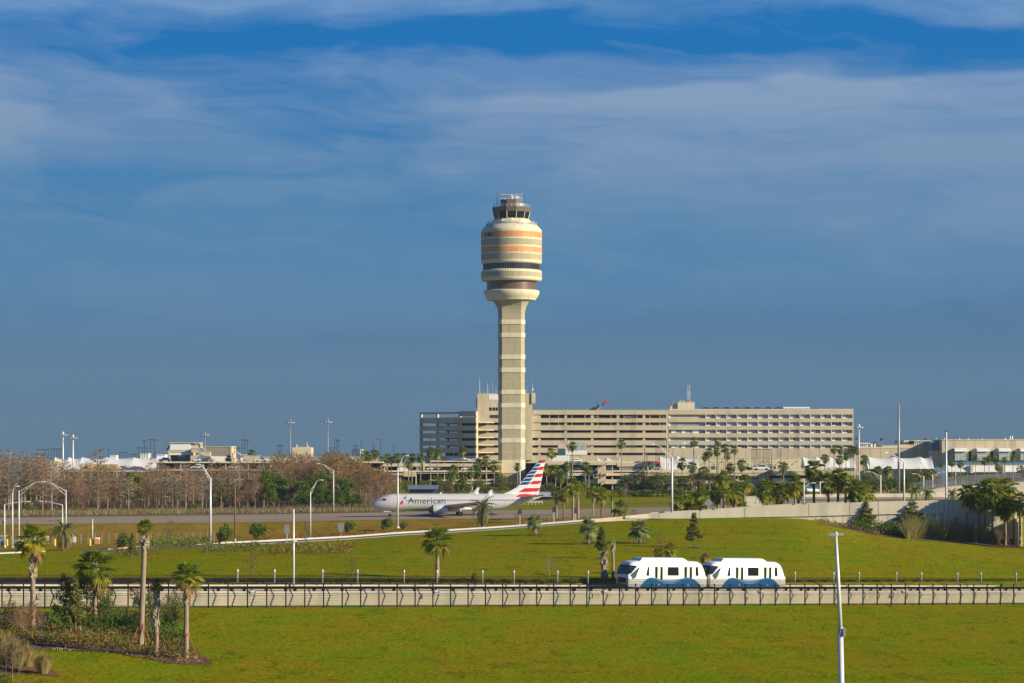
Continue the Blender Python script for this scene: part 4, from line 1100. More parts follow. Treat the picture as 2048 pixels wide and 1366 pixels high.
# ---------------------------------------------------------------- low decks in front of the tower
def deck_left():
    D = 872.
    d = bld('parking_deck', 880, D, 'low parking deck with pale slab edges below the shaded wing, behind the airliner', 'parking deck')
    bpart(d, 'slab_edge', 'cream', D, [(860,1000,921.5,923.5)], 30)
    bpart(d, 'slab_edge', 'conc2', D, [(765,1000,927,933),], 30)
    bpart(d, 'slab_edge', 'cream', D, [(767,1000,941,944)], 30)
    bpart(d, 'slab_edge', 'conc2', D, [(806,832,944.01,953),(767,806,947,950),(832,1000,946,947)], 30)
    bpart(d, 'slab_edge', 'conc2', D, [(860,1000,959,962),(905,1000,965,968)], 30)
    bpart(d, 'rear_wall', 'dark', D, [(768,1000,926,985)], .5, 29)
    for px in (768, 800, 831, 860, 888, 916, 944, 972): bpart(d, 'column', 'conc2', D, [(px,px+2,923.6,985)], .8, .5)
    bpart(d, 'white_panel', 'white', D, [(799,818,934.5,941)], .3, .2)
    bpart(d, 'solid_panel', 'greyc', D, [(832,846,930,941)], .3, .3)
    bpart(d, 'brick_pier', 'conc', D, [(846,850,923,941)], .5, -.3)
    for px, c, lb in ((866,'car_white','white pickup shape under the deck between the pair of tall palms'),(879,'car_silver','silver car under the deck beside the white one'),(893,'car_dark','dark car deeper under the left deck'),(935,'car_white','white car under the deck close to the tower foot')):
        car(px, 941, D+1.2, c, lb)
    for px, c, lb in ((889,'car_red','red car on the top deck in front of the white canopies'),(915,'car_dark','dark car on the top deck below the white canopies'),(929,'car_silver','silver car on the top deck near the tower foot')):
        car(px, 927, D+2, c, lb)
deck_left()
def deck_right():
    D = 868.
    d = bld('parking_deck', 1250, D, 'wide three-level parking deck with stair tower, right of the control tower', 'parking deck')
    bpart(d, 'slab_edge', 'cream', D, [(1090,1322,922.5,925)], 34)
    bpart(d, 'slab_edge', 'conc', D, [(1090,1234,925.01,930)], .5)
    bpart(d, 'slab_edge', 'cream', D, [(1137,1560,940.8,943.4)], 34)
    bpart(d, 'slab_edge', 'conc2', D, [(1137,1545,946,951.5),(1290,1560,943.41,947)], 34, .02)
    bpart(d, 'slab_edge', 'cream', D, [(1170,1520,959,960.5)], 34)
    bpart(d, 'slab_edge', 'conc2', D, [(1170,1520,960.51,968)], 34)
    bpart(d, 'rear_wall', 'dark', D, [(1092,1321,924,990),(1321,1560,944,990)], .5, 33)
    for px in range(1140, 1560, 28): bpart(d, 'column', 'conc2', D, [(px,px+2,925,990)], .8, .6)
    bpart(d, 'infill_wall', 'conc', D, [(1234,1293,925.01,933),(1293,1297,923,941)], .5, -.15)
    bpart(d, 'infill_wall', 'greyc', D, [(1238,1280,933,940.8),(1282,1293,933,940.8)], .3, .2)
    # stair tower
    k = lambda px, py, y: (XX(px, D), D+y, ZZ(py, D))
    mb = MB(); mb.prism([(XX(1195,D),ZZ(938,D)),(XX(1211,D),ZZ(930,D)),(XX(1211,D),ZZ(968,D)),(XX(1195,D),ZZ(968,D))], D-2.5, D-.2); mb.build('stair_tower', MT['conc2'], d, world=True)
    for (a, b) in (((1187,951),(1212,941)),((1200,967),(1212,960))):
        mb = MB(); mb.prism([(XX(a[0],D),ZZ(a[1],D)),(XX(b[0],D),ZZ(b[1],D)),(XX(b[0]+14,D),ZZ(b[1],D)),(XX(b[0]+14,D),ZZ(b[1]+4.5,D)),(XX(b[0],D),ZZ(b[1]+4.5,D)),(XX(a[0],D),ZZ(a[1]+4.5,D))], D-4.6, D-2.6); mb.build('stair_flight', MT['conc'], d, world=True)
    for (a, b) in (((1190,938),(1214,925)),):
        mb = MB(); mb.prism([(XX(a[0],D),ZZ(a[1],D)),(XX(b[0],D),ZZ(b[1],D)),(XX(b[0],D),ZZ(b[1]+2.5,D)),(XX(a[0],D),ZZ(a[1]+2.5,D))], D-2.9, D-2.51); mb.build('stair_cover', MT['greyc'], d, world=True)
    bpart(d, 'stair_landing', 'conc', D, [(1186,1202,950,956)], 2, -4.6)
    for px, c, lb, py in ((1158,'car_blue','dark blue car under the wide deck left of the stair tower',940.6),(1221,'car_blue','blue car under the wide deck right of the stair tower',940.6),(1302,'car_white','white pickup on the deck below the red and green banners',940.6),(1308,'car_silver','silver car parked behind the white pickup',940.4),(1162,'car_white','white car on the lower level left of the stair',946.5),(1172,'car_silver','silver car on the lower level next to the stair',946.5)):
        car(px, py, D+1.5, c, lb)
    for px, c, lb in ((1490,'car_dark','dark car on the deck just left of the white van'),(1507,'car_silver','silver car touching the rear of the white van'),(1522,'car_white','large white van on the deck in front of the hotel base')):
        car(px, 941, D+1.5, c, lb, 0, 1.35 if 'van' in lb and 'large' in lb else 1.)
    for px, c, lb in ((1507,'car_white','white car on the shaded level below the white van'),):
        car(px, 957, D+1.5, c, lb)
    # red banner and green sign
    b = bld('banner', 1303, D, 'red banner with white marks above the white pickup on the deck', 'banner')
    mb = MB(); mb.box(XX(1295,D), XX(1319,D), D-.35, D-.2, ZZ(928,D), ZZ(922.8,D)); mb.build('cloth', MT['car_red'], b, world=True)
    mb = MB()
    for px in (1300, 1303, 1306.5): mb.box(XX(px,D), XX(px+2,D), D-.4, D-.36, ZZ(927,D), ZZ(923.6,D))
    mb.build('marks', MT['white'], b, world=True)
    b = bld('banner', 1303, D, 'green banner hanging under the red one on the deck', 'banner')
    mb = MB(); mb.box(XX(1296,D), XX(1311,D), D-.3, D-.2, ZZ(933,D), ZZ(929.5,D)); mb.build('cloth', MT['teal'], b, world=True)
    # white bus-like vehicle and pale bridge building by the tower
    g = bld('link_building', 1150, 960, 'white boxy link building with ribbed upper panel in front of the car park', 'building')
    bpart(g, 'upper_panel', 'hglass', 960, [(1154,1174,885,900)], 8)
    bpart(g, 'walls', 'white', 960, [(1131,1174,901,909.5),(1098,1138,911,923)], 8, -.2)
    bpart(g, 'walls', 'conc', 960, [(1116,1131,887.5,911),(1162,1176,910.5,925)], 8, .1)
    bpart(g, 'windows', 'bglass', 960, [(1115,1130,897,911)], 1, -.1)
    mb = MB(); mb.prism([(XX(1176,960),ZZ(890,960)),(XX(1184,960),ZZ(898,960)),(XX(1184,960),ZZ(900,960)),(XX(1176,960),ZZ(892,960))], 960, 961); mb.build('brace', MT['conc2'], g, world=True)
    bb = bld('white_bus', 1155, 900, 'white bus waiting on the deck beside the link building', 'bus')
    mb = MB(); mb.bbox(XX(1146,900), XX(1163,900), 900, 902.5, ZZ(921.8,900), ZZ(917.2,900), .25); mb.build('body', MT['white'], bb, world=True)
    bpart(bb, 'windows', 'dglass', 900, [(1147.5,1162,918.3,919.6)], .1, -.05)
deck_right()

# ---------------------------------------------------------------- white tensile canopies
def canopy(name, D, pxs, ytop, ysag, ybot, label, depth=14, poles=True):
    """a row of tent bays: ridges at pxs, sagging between, front edge lower"""
    c = bld(name, (pxs[0]+pxs[-1])/2, D, label, 'canopy', 'white tensile canopies at the terminal')
    mb = MB()
    for a, b in zip(pxs, pxs[1:]):
        cols = []
        for i in range(9):
            t = i/8; px = lerp(a, b, t); sag = math.sin(math.pi*t)**.8
            top = lerp(ytop, ysag, sag); col = []
            for j in range(6):
                q = j/5
                yy = lerp(ybot+ (1-sag)*(-2 if 0<t<1 else 0), top, 1-(1-q)**1.7)
                col.append((XX(px, D), D+depth*.5*q, ZZ(yy, D)))
            cols.append(col)
        mb.rings(cols, 0, closed=False)
        back = []
        for i in range(9):
            t = i/8; px = lerp(a, b, t); sag = math.sin(math.pi*t)**.8; top = lerp(ytop, ysag, sag)
            back.append([(XX(px, D), D+depth*.5, ZZ(top, D)), (XX(px, D), D+depth, ZZ(ybot, D))])
        mb.rings(back, 0, closed=False)
    mb.build('fabric', MT['tent'], c, world=True, smooth=True)
    for px in pxs:
        m2 = MB(); m2.tube([(XX(px,D), D+depth*.5, gz(px, D)), (XX(px,D), D+depth*.5, ZZ(ytop, D))], .22, 6); m2.build('mast', MT['white'], c, world=True)
    return c
canopy('canopy', 905, [872,899,926,953], 914.5, 918, 924, 'white canopy row on the deck between the shaded wing and the tower', 10)
canopy('canopy', 905, [1195,1215,1240], 915.5, 920, 923, 'low white canopy on the deck right of the link building', 8)
canopy('canopy', 930, [1322,1356,1398], 912, 917, 941, 'large white canopy behind the forked lamp post', 14)
canopy('canopy', 900, [1609,1636,1662,1690,1712], 914, 917, 936, 'white canopy behind the tall palms at the hotel corner', 12)
canopy('canopy', 880, [1736,1741.5,1791,1846.5,1868], 913.5, 917, 938, 'white peaked canopy in front of the low terrace building', 14)
canopy('canopy', 1050, [104,132,158,208,262,312], 914.5, 918, 940, 'long white peaked canopy beyond the bare wood', 16)
canopy('canopy', 1030, [312,330,348], 915, 918, 925, 'short white canopy beside the white-topped terminal block', 10)
canopy('canopy', 1030, [466,480,490], 915, 918, 924, 'white canopy right of the stepped stair building', 10)

# ---------------------------------------------------------------- right-hand terminal buildings
def right_terminal():
    D = 1000.
    t = bld('terrace_building', 1790, D, 'low tan terminal wing with a planted roof terrace right of the hotel', 'building')
    bpart(t, 'walls', 'conc', D, [(1708,1867,896.5,1000)], 30)
    bpart(t, 'roof_band', 'cream', D, [(1720,1866,893.6,896.4),(1764,1796,891,893.58)], 28, -.15)
    bpart(t, 'raised_terrace', 'cream', D, [(1811,1857,880.5,893.5)], 14, 4)
    bpart(t, 'terrace_parapet', 'conc2', D, [(1800,1866,889,893.5)], .5, 1.)
    bpart(t, 'white_panel', 'white', D, [(1875.5,1883.5,901.5,915)], .3, -.3)
    mb = MB()
    for px in (1745,1751.3): mb.box(XX(px-1.8,D), XX(px+1.8,D), D+2, D+2.6, ZZ(893.6,D), ZZ(887.5,D))
    for px in range(1720, 1740, 4): mb.box(XX(px-1,D), XX(px+1,D), D+2, D+2.5, ZZ(893.6,D), ZZ(887.5,D))
    mb.box(XX(1718,D), XX(1741,D), D+1, D+5, ZZ(887.5,D)+.003, ZZ(885.8,D)); mb.build('pergola', MT['white'], t, world=True)
    mb = MB()
    for i, px in enumerate(range(1831, 1866, 4)): mb.box(XX(px-.9,D), XX(px+.9,D), D+1.6, D+2.0, ZZ(889,D), ZZ(882.5,D))
    mb.box(XX(1829,D), XX(1866,D), D+1.2, D+4, ZZ(882.5,D)+.003, ZZ(881,D)); mb.build('pergola', MT['white'], t, world=True)
    for px in range(1740, 1866, 21): bpart(t, 'wall_joint', 'greyc', D, [(px,px+.4,897,925)], .05, -.04)
    D = 985.
    t = bld('terminal_building', 1960, D, 'tan terminal block with white-hooded bay windows beyond the palms', 'building')
    bpart(t, 'walls', 'conc2', D, [(1884,2260,880,930)], 40)
    bpart(t, 'side_block', 'greyc', D, [(1866.5,1883.9,882,901)], 20, 6)
    bpart(t, 'lower_block', 'conc2', D, [(1867,1883.9,901.2,935)], 18, 4)
    bpart(t, 'roof_coping', 'cream', D, [(1883.6,2261,878.6,879.98)], 40, -.2)
    for px in range(1890, 2260, 20): bpart(t, 'wall_joint', 'greyc', D, [(px,px+.35,880.2,896)], .05, -.04)
    for i, px in enumerate((1906,1950.5,1994,2037,2081)):
        b = bpart(t, 'bay_window', 'hglass', D, [(px+2,px+24,903,921)], 2.6, -2.5)
        mb = MB()
        for q in (2,8,14,20,23.6): mb.box(XX(px+q,D), XX(px+q+.5,D), D-2.58, D-2.52, ZZ(921,D), ZZ(903,D))
        for y in (907,911.5,916): mb.box(XX(px+2,D), XX(px+24,D), D-2.62, D-2.54, ZZ(y+.4,D), ZZ(y,D))
        o = mb.build('window_frame', MT['white'], b); o.location = -t.location
        mb = MB(); X0, X1 = XX(px+1,D), XX(px+25,D)
        mb.rings([[(x, D-3.4, ZZ(903,D)),(x, D-3.2, ZZ(899,D)),(x, D-2.2, ZZ(897,D)),(x, D-.2, ZZ(896,D)),(x, D-.2, ZZ(903,D))] for x in (X0, X1)], 0, True, True)
        o = mb.build('window_hood', MT['white'], b); o.location = -t.location
        for q in (-13, 31): bpart(t, 'slot_window', 'teal', D, [(px+q,px+q+5,903,922)], .3, -.08) if not (i == 4 and q > 0) else None
    for px, py, w in ((1878.5,876,1.5),(1896,876.5,1.5),(1926,876.5,1.5),(1943,876.5,1.6),(1972,876.5,1.5),(2028,872,2),(2032,871.5,2),(2017,876.5,3)):
        mb = MB(); mb.lathe([(w*.2,ZZ(878.7,D)),(w*.2,ZZ(py,D)),(w*.12,ZZ(py-1,D))], 8, (XX(px,D), D+8)); mb.build('roof_vent', MT['steel'], t, world=True)
    D = 940.
    c = bld('glass_walkway', 1980, D, 'long walkway with teal glass roof and pale curved skirt below the terminal block', 'walkway')
    mb = MB(); mb.rings([[(x, D-2, ZZ(929,D)),(x, D+5, ZZ(924.5,D)),(x, D+5.2, ZZ(925,D)),(x, D-1.8, ZZ(929.6,D))] for x in (XX(1908,D), XX(2300,D))], 0, True, True); mb.build('glass_roof', MT['teal'], c, world=True)
    mb = MB()
    for px in range(1912, 2280, 7): mb.tube([(XX(px,D), D-2.05, ZZ(928.9,D)), (XX(px+3,D), D+5, ZZ(924.2,D))], .09, 4)
    mb.build('roof_rib', MT['wpole'], c, world=True)
    bpart(c, 'fascia', 'cream', D, [(1904,2300,929.7,931.4)], 8, -2.2)
    mb = MB(); n = 8
    mb.rings([[(x, D-2.5-1.8*math.sin(i/n*1.5), lerp(ZZ(931.5,D), ZZ(944,D), i/n)) for i in range(n+1)] for x in (XX(1893,D), XX(2300,D))], 0, closed=False); mb.build('curved_skirt', MT['tent'], c, world=True, smooth=True)
    for px in (1936, 2000): bpart(c, 'pier', 'conc2', D, [(px,px+6,930,946)], 2, -5)
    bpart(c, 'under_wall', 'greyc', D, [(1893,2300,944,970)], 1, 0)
    # stair frame below hotel base
    D = 985.
    f = bld('fire_stair', 1500, D, 'cream open-frame stair racks along the foot of the hotel', 'stair')
    for x0, x1 in ((1396,1505),(1511,1573),(1578,1612)):
        mb = MB()
        for py in (915,920,926,931): mb.box(XX(x0,D), XX(x1,D), D, D+.4, ZZ(py+1.1,D), ZZ(py,D))
        q = x0
        while q < x1: mb.box(XX(q,D), XX(q+1.4,D), D-.1, D+.5, ZZ(942,D), ZZ(914,D)); q += 17
        mb.build('frame', MT['cream'], f, world=True)
        mb = MB(); q = x0+4; up = True
        while q+14 < x1:
            a, b = (931, 921) if up else (921, 931)
            mb.tube([(XX(q,D), D+.8, ZZ(a,D)), (XX(q+14,D), D+.8, ZZ(b,D))], .16, 4); q += 17; up = not up
        mb.build('stair_flight', MT['cream'], f, world=True)
    w = bld('service_building', 1480, 1000, 'low tan service wall behind the cream stair racks', 'building')
    bpart(w, 'walls', 'conc2', 1000, [(1395,1615,917,960)], 8, 2)
    bpart(w, 'archway', 'bglass', 1000, [(1422,1435,931,942),(1530,1541,929,942)], .3, 1.7)
    bpart(w, 'doors', 'brown', 1000, [(1512,1553,930,942)], .3, 1.8)
    # low tan deck behind palms at px 1540-1720
    D = 860.
    d = bld('low_annex', 1650, D, 'low tan annex with dark slot openings and teal glazing among the palms', 'building')
    bpart(d, 'slab_edge', 'cream', D, [(1546,1632,939.5,942.5)], 20)
    bpart(d, 'slab_edge', 'conc', D, [(1548,1720,943,950.5)], 20)
    bpart(d, 'slab_edge', 'conc', D, [(1548,1700,957,966)], 20)
    bpart(d, 'opening_shade', 'dark', D, [(1550,1640,950.5,957)], .4, 2)  # near-black panel stands for the shade inside the slots
    bpart(d, 'glazing', 'teal', D, [(1606,1642,967,977)], .4, .5)
    bpart(d, 'walls', 'brown', D, [(1642,1700,966,980)], .4, 1)
    bpart(d, 'rear_wall', 'dark', D, [(1549,1720,942,985)], .4, 19)
    b = MB(); n = 7
    m = bld('boat_shaped_canopy', 1625, 840, 'white boat-shaped canopy among the palms below the annex', 'canopy')
    b.rings([[(XX(1603+ (i*0),840)*0+x, 840+dy, z) for dy, z in ((-1.2,ZZ(983,840)+dz),(0,ZZ(986,840)+dz*.3),(1.2,ZZ(983,840)+dz),(0,ZZ(977.5,840)+dz))] for x, dz in ((XX(1600,840),.0),(XX(1612,840),.1),(XX(1634,840),.0),(XX(1641,840),-.4))], 0, True, True); b.build('shell', MT['white'], m, world=True)
right_terminal()

# ---------------------------------------------------------------- left-hand horizon buildings
def left_terminal():
    D = 1000.
    t = bld('terminal_building', 375, D, 'white-topped tan terminal block with external stair beyond the bare wood', 'building')
    bpart(t, 'upper_walls', 'white', D, [(340,381,886,900)], 10)
    bpart(t, 'upper_side', 'conc', D, [(381.2,399,888.5,896)], 9, .6)
    bpart(t, 'roof_slab', 'cream', D, [(339,400,885,886.2)], 11, -.5)
    bpart(t, 'frame', 'conc2', D, [(336.5,384,901,904),(336.5,340,904.01,925),(380.5,384,904.01,925)], 11, -.3)
    bpart(t, 'white_fascia', 'white', D, [(340.2,380,904.05,910)], 1, 0)
    bpart(t, 'recess', 'dark', D, [(340.2,380.3,910,925)], 1, 4)
    bpart(t, 'window', 'bglass', D, [(353,379,913,925)], .3, 3.6); bpart(t, 'sign_panel', 'white', D, [(352,368,911,913)], .2, 3)
    k = lambda px: XX(px, D)
    mb = MB()
    mb.prism([(k(384),ZZ(897,D)),(k(398),ZZ(897,D)),(k(408),ZZ(904,D)),(k(421),ZZ(904,D)),(k(421),ZZ(912,D)),(k(409),ZZ(912,D)),(k(398),ZZ(905,D)),(k(384),ZZ(905,D))], D-2, D+2)
    mb.prism([(k(384),ZZ(911,D)),(k(396),ZZ(910,D)),(k(407),ZZ(904.5,D)),(k(407),ZZ(908,D)),(k(396),ZZ(916,D)),(k(384),ZZ(922,D))], D-4.2, D-2.2)
    mb.prism([(k(399),ZZ(886,D)),(k(400.5),ZZ(886,D)),(k(408),ZZ(899,D)),(k(407),ZZ(901,D)),(k(399),ZZ(888,D))], D+.2, D+2.4)
    mb.build('stair', MT['conc2'], t, world=True)
    mb = MB()
    mb.prism([(k(384),ZZ(896.4,D)),(k(398.3),ZZ(896.4,D)),(k(408.3),ZZ(903.4,D)),(k(421.3),ZZ(903.4,D)),(k(421.3),ZZ(904.2,D)),(k(408),ZZ(904.2,D)),(k(398),ZZ(897.2,D)),(k(384),ZZ(897.2,D))], D-2.15, D-1.9); mb.build('hand_rail', MT['cream'], t, world=True)
    mb = MB(); mb.tube([(k(332), D+2, ZZ(900,D)), (k(340), D+2, ZZ(889,D))], .3, 6); mb.build('brace', MT['dpole'], t, world=True)
    b = bld('stair_building', 440, D+12, 'long low tan hall with ribbed front next to the white-topped terminal block', 'building')
    bpart(b, 'walls', 'conc', D+12, [(410,463,893.5,911)], 16); bpart(b, 'roof_slab', 'cream', D+12, [(409,463.6,892.6,893.48)], 17, -.3)
    bpart(b, 'corner_pier', 'conc2', D+12, [(461,463.7,893.5,925)], 16, -.2); bpart(b, 'lower_wall', 'white', D+12, [(421,462,911.1,925)], 10, .3)
    mb = MB()
    px = 411
    while px < 461: mb.box(XX(px,D+12), XX(px+.5,D+12), D+11.9, D+12.02, ZZ(910,D+12), ZZ(894,D+12)); px += 2.1
    mb.build('wall_rib', MT['greyc'], b, world=True)
    mb = MB(); mb.prism([(XX(464,D),ZZ(902,D)),(XX(475,D),ZZ(909,D)),(XX(486,D),ZZ(909,D)),(XX(486,D),ZZ(911,D)),(XX(474,D),ZZ(911,D)),(XX(464,D),ZZ(905,D))], D+13, D+16); mb.build('stair', MT['conc2'], b, world=True)
    w = bld('boundary_wall', 560, 950, 'long pale parapet wall behind the brown treetops', 'wall')
    bpart(w, 'wall_face', 'conc2', 950, [(486,519.5,911,926),(526,760,914,930)], 1.); bpart(w, 'wall_cap', 'cream', 950, [(485.6,520,910.2,910.98),(526,760,913.2,913.98)], 1.4, -.2)
    b = bld('plant_room', 602, 1000, 'plain beige rooftop box with two aerials on the skyline', 'building')
    bpart(b, 'walls', 'conc2', 1000, [(584.5,622,895,915)], 12); bpart(b, 'roof_edge', 'conc', 1000, [(590,616,893.8,894.98)], 8, 1)
    for px, py in ((592,888),(613,884)):
        mb = MB(); mb.tube([(XX(px,1000),1003,ZZ(895,1000)),(XX(px,1000),1003,ZZ(py,1000))], .14, 5); mb.lathe([(.1,ZZ(893.5,1000)),(.5,ZZ(893,1000)),(.5,ZZ(891.5,1000)),(.1,ZZ(891,1000))], 8, (XX(px,1000),1003)); mb.build('aerial', MT['wpole'], b, world=True)
    b = bld('plant_room', 708, 1000, 'blue-shaded rooftop box on the skyline left of the first tall palms', 'building')
    mb = MB(); c = [(XX(697,1000),1020),(XX(720,1000),1000),(XX(726,1000),1006),(XX(703,1000),1026)]; mb.rings([[(x,y,z) for x, y in c] for z in (ZZ(918,1000), ZZ(898,1000))], 0, True, True); mb.build('walls', MT['hglass'], b, world=True)
    for i, (px0, px1, py, lab) in enumerate(((281,298,906.5,'small white rooftop box behind the dark lamp clusters'),(313,331,909,'small louvred rooftop box left of the white-topped terminal'),(220,232,910.5,'low white rooftop box over the long canopy'))):
        b = bld('roof_box', (px0+px1)/2, 1040, lab, 'roof box', 'rooftop boxes on the skyline')
        bpart(b, 'casing', 'white', 1040, [(px0,px1,py,920)], 6); bpart(b, 'vent_grille', 'greyc', 1040, [(px0+1,px1-1,py+1,py+2)], .1, -.06)
    # hipped entrance lodge seen through the bare trees
    D = 730.
    l = bld('gabled_lodge', 180, D, 'open gabled lodge with ochre roof seen through the bare trees', 'building')
    och = M('ochre_roof_tiles', (.42,.30,.11), .85, .15, .6)
    mb = MB(); k = lambda px: XX(px, D)
    mb.rings([[(k(160),D,ZZ(940,D)),(k(172),D,ZZ(928,D)),(k(184),D,ZZ(940,D))],[(k(172),D+9,ZZ(940,D)),(k(184),D+9,ZZ(928,D)),(k(196),D+9,ZZ(940,D))]], 0, True, True)
    mb.rings([[(k(176),D+2,ZZ(938.5,D)),(k(176),D+7,ZZ(928.5,D)),(k(176),D+12,ZZ(938.5,D))],[(k(232),D+2,ZZ(938.5,D)),(k(228),D+7,ZZ(929,D)),(k(232),D+12,ZZ(938.5,D))]], 0, True, True); mb.build('roof', och, l, world=True)
    for px, dy in ((162,.3),(179,.3),(172,6),(228,3),(205,3)):
        mb = MB(); mb.box(k(px), k(px)+.5, D+dy, D+dy+.5, gz(px,D)-.3, ZZ(938,D)); mb.build('column', MT['conc2'], l, world=True)
    bpart(l, 'tie_beam', 'wood', D, [(161,183.5,938.6,940)], .4, .3); bpart(l, 'floor_slab', 'conc2', D, [(180,232,960,962)], 8, 1)
    bpart(l, 'gable_window', 'dglass', D, [(169,175,932.5,938)], .1, -.06)
    b = bld('yellow_roofed_kiosk', 103, 800, 'small kiosk with ochre roof at the end of the long white canopy', 'kiosk')
    mb = MB(); mb.rings([[(XX(92,800),800,ZZ(929,800)),(XX(116,800),800,ZZ(929,800)),(XX(116,800),806,ZZ(929,800)),(XX(92,800),806,ZZ(929,800))],[(XX(96,800),802,ZZ(922.5,800)),(XX(113,800),802,ZZ(922.5,800)),(XX(113,800),804,ZZ(922.5,800)),(XX(96,800),804,ZZ(922.5,800))]], 0, True, True); mb.build('roof', och, b, world=True)
    bpart(b, 'walls', 'conc2', 800, [(94,114,929.02,960)], 5, .5)
    # decks behind the wood
    D = 860.
    d = bld('parking_deck', 400, D, 'dim parking deck glimpsed behind the leafless wood', 'parking deck')
    bpart(d, 'slab_edge', 'cream', D, [(300,765,923.5,926)], 20); bpart(d, 'slab_edge', 'conc', D, [(80,300,941,944),(300,765,938,942)], 20); bpart(d, 'slab_edge', 'conc', D, [(80,765,956,961)], 20)
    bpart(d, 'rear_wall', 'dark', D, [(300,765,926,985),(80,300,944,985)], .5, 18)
    for px in range(90, 765, 45): bpart(d, 'column', 'conc2', D, [(px,px+2,926 if px > 300 else 944,985)], .8, .5)
    i = 0
    for px, c, lb in ((330,'car_blue','blue car on the skyline deck left of the white-topped terminal'),(405,'car_white','white car on the skyline deck under the terminal stair'),(415,'car_silver','silver car on the skyline deck right of the terminal stair'),(523,'car_white','white van-like car on the skyline right of the pale parapet')):
        car(px, 923.4, D+2, c, lb)
    for px, c, lb in ((395,'car_white','white car on the dim deck behind the curved-arm lamp post'),(360,'car_dark','dark car on the dim deck below the terminal block'),(470,'car_white','white car on the dim deck behind the brown treetops'),(215,'car_dark','dark car on the dim deck beneath the lodge roof'),(115,'car_dark','dark car on the dim deck near the ochre kiosk')):
        car(px, 937.9 if px > 300 else 940.9, D+1.5, c, lb)
left_terminal()
for px, py, c, lb in ((984,893.8-3.6,'car_white','white car at the parapet on the fourth level left of the tower shaft'),(967,866.0,'car_silver','silver car on the third level left of the tower shaft'),(1055,895.7,'car_white','white car at the parapet just right of the tower shaft'),(1262,895.7,'car_silver','pale car behind the parapet above the red banner'),(1259,836.7,'car_white','white car on the top deck near the windsock'),(1188,836.7,'car_silver','silver car on the top deck below the cooling unit'),(976,895.7,'car_white','white car low on the left side of the tower shaft')):
    car(px, py, DH+2.2, c, lb)
